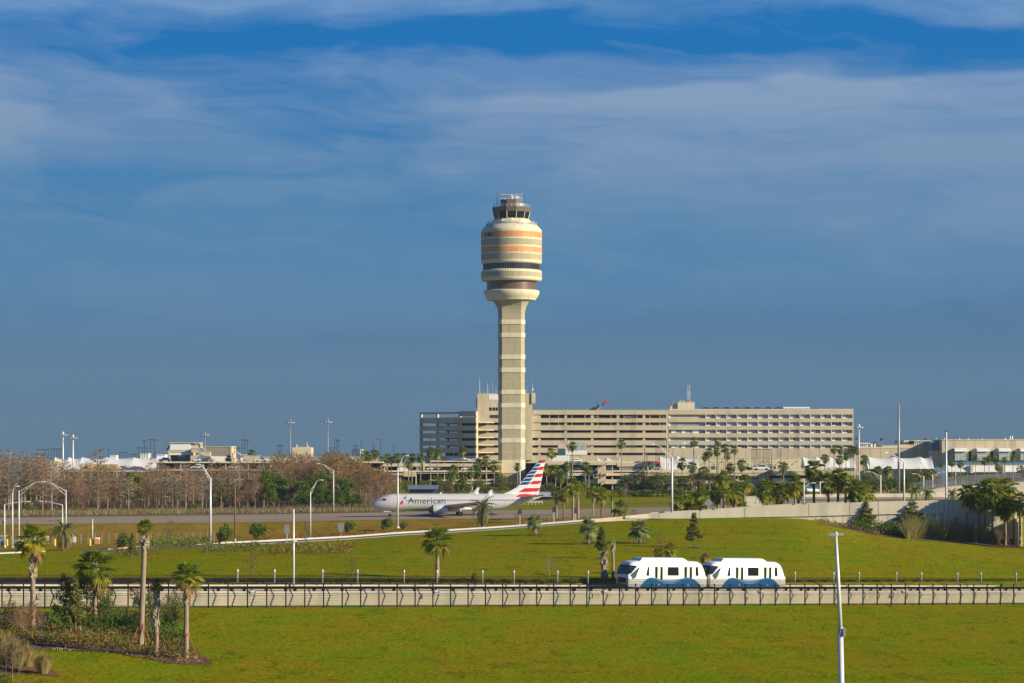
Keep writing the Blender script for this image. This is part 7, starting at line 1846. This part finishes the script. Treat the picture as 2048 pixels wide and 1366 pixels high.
for px, y, lb in ((197,897,'tallest bare tree, spreading top against the sky over the long canopy'),(128,915,'spindly bare tree crossing the long white canopy')): bare(px, 655, y, 'brown', lb, None, 1.3)
for px, y, kd, lb in ((495,965,'red','bare reddish-pink tree on the wood edge beside the pines'),(510,958,'red','second bare reddish-pink tree on the wood edge'),(740,972,'grey','pale bare tree at the airliner nose'),(725,985,'red','low bare shrub tree left of the airliner nose')): bare(px, 640, y, kd, lb)
GP = 'green pines before the leafless wood'
for px, yt, w, D, lb in ((535,930,34,655,0),(556,938,40,648,0),(575,950,44,646,0),(600,958,40,642,0),(622,948,44,645,0),(640,938,40,652,0),(660,946,46,644,0),(684,952,48,642,0),(700,962,40,640,0),(612,968,36,638,0),(645,972,40,637,0),(672,975,40,637,0),(520,945,36,652,0),(548,962,40,640,0),(505,955,26,660,1),(440,962,24,655,1),(352,960,22,655,1),(60,968,20,655,1),(260,940,26,660,1),(278,948,28,655,1),(120,975,20,680,1),(455,955,22,690,1)):
    tree(px, None, yt, w, 'pine', 'green pine scattered among the leafless trees' if lb else 'dense green pine in the clump left of the airliner nose', D=D, group='green pines scattered in the wood' if lb else GP, name='pine_tree')
# undergrowth at the foot of the wood
def mass(name, region, n, s, hfun, mats, label=None, kind='stuff', dmin=60, seed=5, wts=None, cat=None, spike=0.):
    r = random.Random(seed); w = [G(px, py, dmin) for px, py in region]; poly = [(p.x, p.y) for p in w]
    x0 = min(p[0] for p in poly); x1 = max(p[0] for p in poly); y0 = min(p[1] for p in poly); y1 = max(p[1] for p in poly); mb = MB(); k = 0; tries = 0
    while k < n and tries < n*30:
        tries += 1; x = r.uniform(x0, x1); y = r.uniform(y0, y1)
        if not inpoly(x, y, poly): continue
        k += 1; hh = hfun(x, y)*(.45+.8*max(0, .5+noise.noise(Vector((x*.7, y*.7, seed))))) ; z = gxy(x, y)+hh*r.random()**.6
        m = r.choices(range(len(mats)), wts)[0] if wts else r.randrange(len(mats))
        if noise.noise(Vector((x*.45, y*.45, seed+3))) > .12 and len(mats) > 1 and r.random() < .7: m = len(mats)-1
        if spike:
            b = Vector((x, y, gxy(x, y))); d = Vector((r.gauss(0,.28), r.gauss(0,.28), 1)).normalized(); L = hh*r.uniform(.6,1.2); sd_ = d.cross(rv(r)).normalized()*spike
            e = b+d*L+Vector((d.x,d.y,-.2))*L*.3; mb.face([b-sd_, b+sd_, e], m)
        else: leafquad(mb, Vector((x, y, z)), s*r.uniform(.6,1.3), r, m)
    o = mb.build(name, mats); tag(o, label, cat, None, kind); return o
mass('undergrowth', [(-40,1033),(760,1023),(800,1020),(800,1017),(-40,1027)], 11000, .26, lambda x, y: 1.7, [MT['twiggr'], MT['twig'], MT['oak'], MT['barkd'], MT['shruby']], 'tangled low undergrowth at the foot of the bare wood', dmin=600, seed=3, wts=(4,4,2,4,.6), spike=.045)
o = tree(720, None, 985, 30, 'yellow', 'yellow-green shrub near the airliner nose at the wood edge', D=645); tree(700, None, 992, 26, 'yellow', 'second yellow-green shrub between pines and airliner nose', D=642)
tree(505, None, 998, 30, 'yellow', 'olive shrub at the wood edge beside the timber pole', D=644, name='shrub', cat='shrub'); tree(390, None, 1005, 26, 'yellow', 'olive shrub at the foot of the wood left of the curved-arm lamp', D=640, name='shrub', cat='shrub'); tree(60, None, 1008, 30, 'bush', 'dark evergreen shrub at the foot of the wood behind the double-armed lamp', D=640, name='shrub', cat='shrub'); tree(150, None, 1008, 24, 'yellow', 'yellowish shrub at the foot of the wood near the date palm', D=640, name='shrub', cat='shrub')
# trees behind the airliner and deck
for px, yt, w, D, kd, lb in ((892,958,40,730,'oak','dark oak mass behind the airliner roof'),(925,962,44,735,'oak','dark round oak behind the overwing antennas'),(960,955,46,740,'oak','shaded oak left of the tower foot'),(1000,948,56,745,'oak','large dark oak below the tower foot'),(1030,960,44,735,'oak','dark oak just left of the striped tail'),(978,970,40,720,'oak','dark clipped oak right behind the fuselage'),(850,955,36,760,'oak','mixed oak behind the low deck left part'),(818,955,30,760,'yellow','yellow-green tree under the brown slab'),(874,945,30,770,'yellow','yellow-green tree under the palm pair'),(915,960,20,735,'yellow','small yellow-green tree before the low deck'),(882,964,14,700,'rust','small rust-red tree behind the fuselage'),(902,966,22,700,'rust','wider rust-red tree behind the fuselage'),(770,965,30,690,'yellow','olive tree where the bare wood ends'),(795,950,34,720,'bush','mixed dark shrub behind the nose lamp post'),(1160,960,50,730,'bush','dense green bush mass behind the bank palms'),(1192,975,36,720,'bush','green bush right of the bank palm mass'),(1095,965,50,740,'oak','dark oak mass right of the striped tail'),(1255,945,54,745,'oak','round oak left of the oak row before the deck'),(1285,938,50,740,'oak','oak with several stems, second in the row before the deck'),(1315,938,54,735,'oak','oak, third in the row before the deck'),(1340,940,50,740,'oak','oak behind the forked lamp post shaft'),(1372,945,50,730,'oak','oak between the lamp post and the slim palm'),(1400,935,56,745,'oak','tall oak right of the slim palm'),(1430,940,50,740,'oak','oak behind the tangled ramp palm'),(1460,945,44,750,'oak','oak under the bushy palm pair'),(1530,955,50,660,'oak','oak spreading behind the broad dark palm'),(1590,965,40,650,'oak','oak behind the close palm pair'),(1706,962,44,640,'oak','oak behind the leaning shaggy palm'),(1735,945,44,720,'oak','oak at the left edge of the thicket'),(1770,950,56,730,'oak','oak mass filling the thicket'),(1816,938,48,680,'oak','left half of the big oak before the canopy'),(1842,930,56,690,'oak','big round oak in front of the peaked canopy'),(1868,937,48,700,'oak','right half of the big oak before the canopy'),(1912,960,44,690,'oak','oak below the walkway skirt'),(1950,945,50,700,'oak','pale-topped oak left of the end cluster'),(2046,930,40,760,'oak','dark oak at the picture edge under the last bay window'),(2000,955,60,720,'oak','oak mass behind the end cluster')):
    tree(px, None, yt, w, kd, lb, D=D)
for i_, px in enumerate((1240,1268,1296,1326,1352,1384,1412,1448,1500,1545,1606,1650,1690,1730,1790,1850)):
    tree(px, None, 972+(i_*7) % 9, 44, 'bush' if i_ % 3 else 'oak', ('bushy undergrowth','leafy shrub mass','rounded shrub')[i_ % 3]+' '+('under the first oak of the deck row','between first and second oaks of the deck row','under the second oak of the deck row','under the third oak of the deck row','at the forked lamp post shaft','right of the forked lamp post shaft','under the tall oak right of the slim palm','behind the ramp palms by the diamond sign','above the low shaded wall','behind the broad dark palm','behind the close palm pair','behind the darkest ramp palm','under the three slim ramp palms','at the left of the thicket','at the right of the thicket','under the big round oak')[i_], D=726-(60 if px > 1480 else 0), name='shrub', cat='shrub')
for px, D, y, lb in ((1252,700,965,'leafless multi-stemmed tree in front of the oak row'),(1170,705,985,'thin bare tree by the bank palms')): bare(px, D, y, 'grey', lb, None, 1.2)
# young trees on the far lawn
for px, py, yt, w, kd, lb in ((1203,1117,1050,34,'young','young tree with dense leaves overlapping the middle silvery palm'),(1388,1096,1022,36,'young','young conical tree in a mulch ring behind the people mover'),(1319,1106,1058,34,'thin','thin half-bare young tree behind the people mover front'),(1733,1061,1001,50,'young','young pale tree in front of the ramp wall hedge'),(1824,1062,996,64,'young','dark conical tree against the shaded ramp wall'),(1911,1078,1028,56,'thin','autumn-tinged young tree in the tall grasses'),(1860,1068,1035,24,'thin','slender young tree between conical tree and grasses')):
    tree(px, py, yt, w, kd, lb, dmin=300)
for px, py, w in ((1203,1118,36),(1388,1096,40)): mulch_ring(px, py, w)
for px, py, yt, w, kd, lb in ((505,1152,1097,50,'thin','loose grey-green bush left of the slim white camera pole'),(705,1154,1110,36,'thin','thin green sapling right of the slim white camera pole'),(340,1086,1035,50,'thin','half-bare round tree behind the tallest near palm'),(452,1088,1042,44,'bush','round dark green bush beside the tall curved-arm lamp post'),(520,1082,1040,44,'bush','round green bush right of the timber pole'),(248,1098,1060,36,'bush','small green tree before the dry bank, right of the kiosk'),(264,1119,1062,24,'young','small staked tree over the first flower bed'),(612,1085,1040,36,'thin','thin bare-topped tree by the raised-arm lamp post'),(702,1068,1038,34,'bush','round shrub right of the shield sign'),(774,1060,1031,34,'bush','round bright green bush left of the nose lamp post'),(808,1060,1040,24,'bush','smaller round bush right of the nose lamp post')):
    tree(px, py, yt, w, kd, lb, dmin=340 if py < 1100 else 285, D=None if py < 1125 else fD(px)+13, trunkless=kd == 'bush' and w < 40, name='shrub' if kd == 'bush' else 'tree', cat='shrub' if kd == 'bush' else 'tree')
bare(610, 400, 1062, 'grey', 'bare pale sapling in the flower bed right of the slim camera pole', None, .9)
bare(1098, fD(1098)+12, 1108, 'grey', 'bare grey sapling beyond the guideway, left of the shaggy palm', None, 1.4)
bare(1267, 440, 1018, 'red', 'small bare brown bush on the road edge where the ramp starts', None, 1.8)
bare(1035, 460, 1022, 'red', 'rusty bare bush at the foot of the first maroon sign', None, 1.2)
# hedges and beds on the far lawn
def hedge(region, n, s, h, mats, label, dmin=330, seed=9, wts=None):
    return mass('hedge', region, n, s, lambda x, y: h, mats, label, None, dmin, seed, wts, 'hedge')
hedge([(525,1110),(690,1108),(712,1101),(700,1095),(530,1097)], 2600, .17, 1.0, [MT['shruby'], MT['shrub'], MT['rust']], 'long yellow-green and red clipped bed on the far lawn', wts=(6,3,2))
hedge([(230,1115),(320,1111),(320,1105),(235,1107)], 900, .17, .9, [MT['shruby'], MT['shrub'], MT['rust']], 'short red and yellow bed around the small staked tree', wts=(3,3,2))
hedge([(255,1100),(425,1096),(425,1086),(300,1088)], 2600, .17, 1.2, [MT['shrub'], MT['shruby'], MT['oak']], 'dark green clipped bed left of the tall curved-arm lamp post', wts=(4,2,3))
hedge([(400,1107),(520,1102),(520,1092),(405,1098)], 1500, .17, .8, [MT['shrub'], MT['rust'], MT['oak']], 'green and rust bed under the sidewalk strip', wts=(3,2,3))
hedge([(520,1083),(690,1073.5),(792,1066),(792,1063),(690,1069),(520,1077)], 2400, .16, .7, [MT['rust'], MT['rust'], MT['shrub']], 'low red-brown ground hedge along the far kerb', wts=(5,5,1))
hedge([(1700,1060),(1760,1068),(1812,1076),(1812,1070),(1760,1062),(1712,1054)], 1800, .22, 2.0, [MT['oak'], MT['shrub']], 'dark clipped hedge at the foot of the ramp wall', dmin=340)
hedge([(1625,1043),(1700,1057),(1760,1071),(1760,1066),(1700,1052),(1640,1040)], 900, .14, .5, [MT['rust'], MT['shrub'], MT['twig']], 'low brown planting strip along the crest by the ramp wall', dmin=340)
mass('ornamental_grass', [(1812,1078),(1870,1079),(1930,1084),(1980,1089),(2000,1090),(1990,1083),(1930,1076),(1850,1066),(1815,1068)], 11000, .3, lambda x, y: 3.6, [MT['blade'], MT['bladeg'], MT['bladeg']], 'tall feathery grasses in front of the shaded ramp wall', dmin=330, seed=12, spike=.035, kind='stuff')
mass('roadside_weeds', [(1000,1046),(1270,1037),(1270,1031),(1000,1038)], 2600, .3, lambda x, y: .7, [MT['blade'], MT['rust'], MT['bladeg']], 'dry weeds along the bank under the near palms', dmin=460, seed=14, spike=.03, kind='stuff')
drape('mulch_strip', [(1625,1046),(1700,1060),(1760,1072),(1860,1082),(2040,1096),(2030,1090),(1850,1074),(1760,1066),(1700,1055)], .6, MT['mulch'], .05, 330, .5)

# ---------------------------------------------------------------- foreground planting bed
BED = [(-30,1306),(88,1299),(161,1302),(228,1306),(290,1316),(335,1326),(400,1331),(428,1329),(420,1321),(398,1306),(385,1292),(372,1270),(330,1252),(240,1236),(120,1224),(-30,1226)]
drape('mulch_bed', BED, .28, MT['mulch'], .05, 150, .55)
drape('mulch_bed', [(-20,1352),(60,1350),(118,1353),(112,1343),(90,1336),(40,1330),(-20,1330)], .25, MT['mulch'], .05, 150, .5)
BROWN = M('russet_leaf', (.20,.11,.028), .8, .4, 1.5, trans=.2)
OLIVE = M('olive_leaf', (.17,.16,.02), .7, .4, 1.5, trans=.2)
mass('groundcover', [(-30,1298),(90,1294),(170,1298),(250,1303),(300,1313),(360,1322),(392,1318),(375,1290),(330,1268),(240,1252),(120,1244),(-30,1246)], 19000, .10, lambda x, y: .75, [OLIVE, BROWN, MT['shrub'], BROWN], 'low russet and green groundcover in the planting bed', dmin=150, seed=21, wts=(6,4,5,1))
mass('groundcover', [(90,1258),(180,1266),(260,1272),(330,1290),(374,1296),(374,1276),(330,1248),(240,1232),(110,1226)], 13000, .12, lambda x, y: 1.15, [MT['shrub'], MT['shrub'], MT['oak']], 'glossy green groundcover behind the russet planting', dmin=150, seed=22, wts=(5,5,2))
mass('mulch_chips', [(80,1300),(161,1303),(228,1307),(290,1317),(335,1327),(424,1330),(418,1319),(380,1311),(300,1304),(200,1294),(90,1292)], 2600, .07, lambda x, y: .12, [MT['mulch'], MT['boot'], MT['mulchd']], 'scattered bark chips along the edge of the planting bed', dmin=150, seed=23)
# flowering shrubs
def flowering(px, py, yt, wpx, label, seed, dens=1.):
    b = G(px, py, 150); k = b.y/F; h = ZZ(yt, b.y)-b.z; w = wpx*k/2; r = random.Random(seed)
    p = empty('flowering_shrub', b, 0, label, 'shrub', 'pink-flowering shrubs in the bed')
    st = MB(); lv = MB(); fl = MB()
    for i in range(24):
        a = r.uniform(0, 6.28); q = w*math.sqrt(r.random()); e = Vector((math.cos(a)*q, math.sin(a)*q, h*r.uniform(.35,1.)*(1-.25*q/w)))
        m_ = Vector((e.x*.35, e.y*.35, e.z*.55)); st.tube([(0,0,0), m_, e], [.035,.025,.01], 4, 0, False)
        for j in range(int(110*dens)):
            t = r.random()**.6; c = m_.lerp(e, t)+rv(r)*.38; leafquad(lv, c, r.uniform(.06,.13), r, 0 if r.random() < .6 else 1)
        if r.random() < .75:
            for j in range(26): leafquad(fl, e+rv(r)*Vector((.22,.22,.25)).x+Vector((0,0,.08)), .06, r, 0)
    st.build('stems', MT['barkd'], p); lv.build('leaves', SHM, p); fl.build('blossom', MT['pinkf'], p); return p
flowering(150, 1240, 1128, 80, 'pink-flowering shrub below the wide-crowned palm, picture-edge side', 61, 1.2)
flowering(200, 1243, 1138, 66, 'pink-flowering shrub directly around the wide-crowned palm trunk', 62, 1.1)
flowering(300, 1268, 1155, 84, 'pink-flowering shrub behind the tallest leaning palm', 63)
flowering(350, 1262, 1172, 60, 'sparse pink-flowering shrub between the booted palm and the bed-tip palm', 64, .7)
tree(151, 1276, 1150, 50, 'young', 'small dense oak sapling with pale staked trunk in the planting bed', dmin=150)
for i, (x, y) in enumerate(((139,1272),(165,1274),(79,1284))):
    b = G(x, y, 150); mb = MB(); dx = (.2,-.25,.28)[i]; mb.tube([b, b+Vector((dx,0,(.9,1.,2.3)[i]))], .035 if i < 2 else .05, 5); o = mb.build('garden_stake', MT['wpole']); tag(o, ('pale stake on one side of the oak sapling','pale stake on the other side of the oak sapling','tall pale slanting stake beside the bare shrubs')[i], 'stake')
for px, py, yt, lb in ((35,1268,1215,'bare multi-stemmed shrub with pale stems nearest the picture edge'),(46,1272,1210,'bare pale-stemmed shrub next to the booted palm'),(64,1286,1206,'tallest bare pale-stemmed shrub before the booted palm'),(26,1258,1205,'bare greyish shrub behind the pale-stemmed ones')):
    b = G(px, py, 150); bare(px, b.y, yt, 'bushy', lb, None, 1.1)
tree(10, 1262, 1200, 60, 'thin', 'loose olive shrub at the picture edge behind the bare shrubs', dmin=150)
def tuft(px, py, yt, wpx, label, seed, n=650, mats=None):
    b = G(px, py, 150); k = b.y/F; h = ZZ(yt, b.y)-b.z; w = wpx*k/2; r = random.Random(seed); mb = MB()
    for i in range(n):
        a = r.uniform(0, 6.28); q = r.random()**.7; s_ = Vector((math.cos(a), math.sin(a), 0)); b0 = s_*q*w*.25; m_ = s_*q*w*.6+Vector((0,0,h*(1-.3*q)*.7)); e = s_*q*w*1.1+Vector((0,0,h*(1-.45*q)*r.uniform(.75,1.05)))
        sd_ = Vector((-s_.y, s_.x, 0))*.011; mb.face([b0-sd_, b0+sd_, m_+sd_*.8, m_-sd_*.8], 0 if r.random() < .7 else 1); mb.face([m_-sd_*.8, m_+sd_*.8, e], 0 if r.random() < .7 else 1)
    o = mb.build('grass_clump', mats or [MT['blade'], MT['bladeg']]); o.location = b; return tag(o, label, 'grass clump', 'tan grass clumps at the picture corner')
tuft(4, 1330, 1252, 92, 'tall tan grass clump at the very picture edge', 71)
tuft(30, 1340, 1262, 104, 'largest tan grass clump in the corner, in front', 72, 900)
tuft(55, 1334, 1280, 84, 'tan grass clump in the middle of the corner group', 73)
tuft(86, 1348, 1296, 76, 'tan grass clump nearest the open lawn', 74)
tuft(18, 1316, 1256, 84, 'greenish tan grass clump at the rear of the corner group', 75, 600, [MT['bladeg'], MT['blade']])
for px, py, yt, lb in ((12,1362,1275,'dark bare-stemmed shrub at the bottom corner, picture-edge side'),(24,1368,1268,'dark bare-stemmed shrub at the bottom corner, tallest'),(38,1364,1280,'dark bare-stemmed shrub at the bottom corner, towards the lawn')):
    b = G(px, py, 120); bare(px, b.y, yt, 'stems', lb, None, 1.)
mass('groundcover', [(-30,1372),(24,1368),(18,1356),(-30,1352)], 900, .10, lambda x, y: .4, [MT['shrub'], MT['shruby']], 'bright green groundcover patch at the bottom corner', dmin=120, seed=25)
# uneven clumps of turf standing a little above the mown sheet
def tufts(name, px0, px1, dfun, n, seed, lab, hh):
    r = random.Random(seed); mb = MB()
    for i in range(n):
        px = r.uniform(px0, px1); d0, d1 = dfun(px); D = lerp(d0, d1, r.random()); x = XX(px, D); q = noise.noise(Vector((x*.35, D*.16, seed)))
        if r.random() > .35+1.1*q: continue
        z = gz(px, D); m = 0 if q > .22 and r.random() < .7 else (1 if r.random() < .55 else 2)
        for k in range(3):
            b = Vector((x+r.uniform(-.12,.12), D+r.uniform(-.12,.12), z-.01)); d = Vector((r.gauss(0,.5), r.gauss(0,.5), 1)).normalized(); w = d.cross(rv(r)).normalized()*r.uniform(.02,.045); L = hh*r.uniform(.5,1.3)
            mb.face([b-w, b+w, b+d*L], m)
    tag(mb.build(name, [TG, TY, TB]), lab, None, None, 'stuff')
TG = M('turf_green', (.10,.175,.008), 1., .2, 1., spec=0., trans=.3); TY = M('turf_olive', (.18,.19,.012), 1., .2, 1., spec=0., trans=.3); TB = M('turf_straw', (.27,.19,.03), 1., .2, 1., spec=0., trans=.3)
tufts('lawn_tufts', -40, 2090, lambda p: (180, fD(p)-1), 60000, 5, 'uneven turf clumps over the foreground lawn', .13)
tufts('lawn_tufts', -40, 2090, lambda p: (fD(p)+14, dj(p)-2), 42000, 6, 'uneven turf clumps over the far lawn', .14)
# smoke-thin details: one bird far in the sky
mb = MB(); mb.face([(-.5,0,.0),(-.15,.05,.12),(0,0,.05),(-.1,-.08,.03)]); mb.face([(.5,0,.05),(.15,.05,.14),(0,0,.05),(.1,-.08,.03)]); mb.tube([(0,-.25,.03),(0,.3,.05)], [.03,.06], 5)
o = mb.build('bird', MT['dpole'], loc=P(142, 626, 300)); o.rotation_euler = (0,.2,.6); o.scale = (1.1,)*3; tag(o, 'tiny dark bird gliding in the open sky', 'bird')
print('OBJS', len(bpy.data.objects), 'WALL')
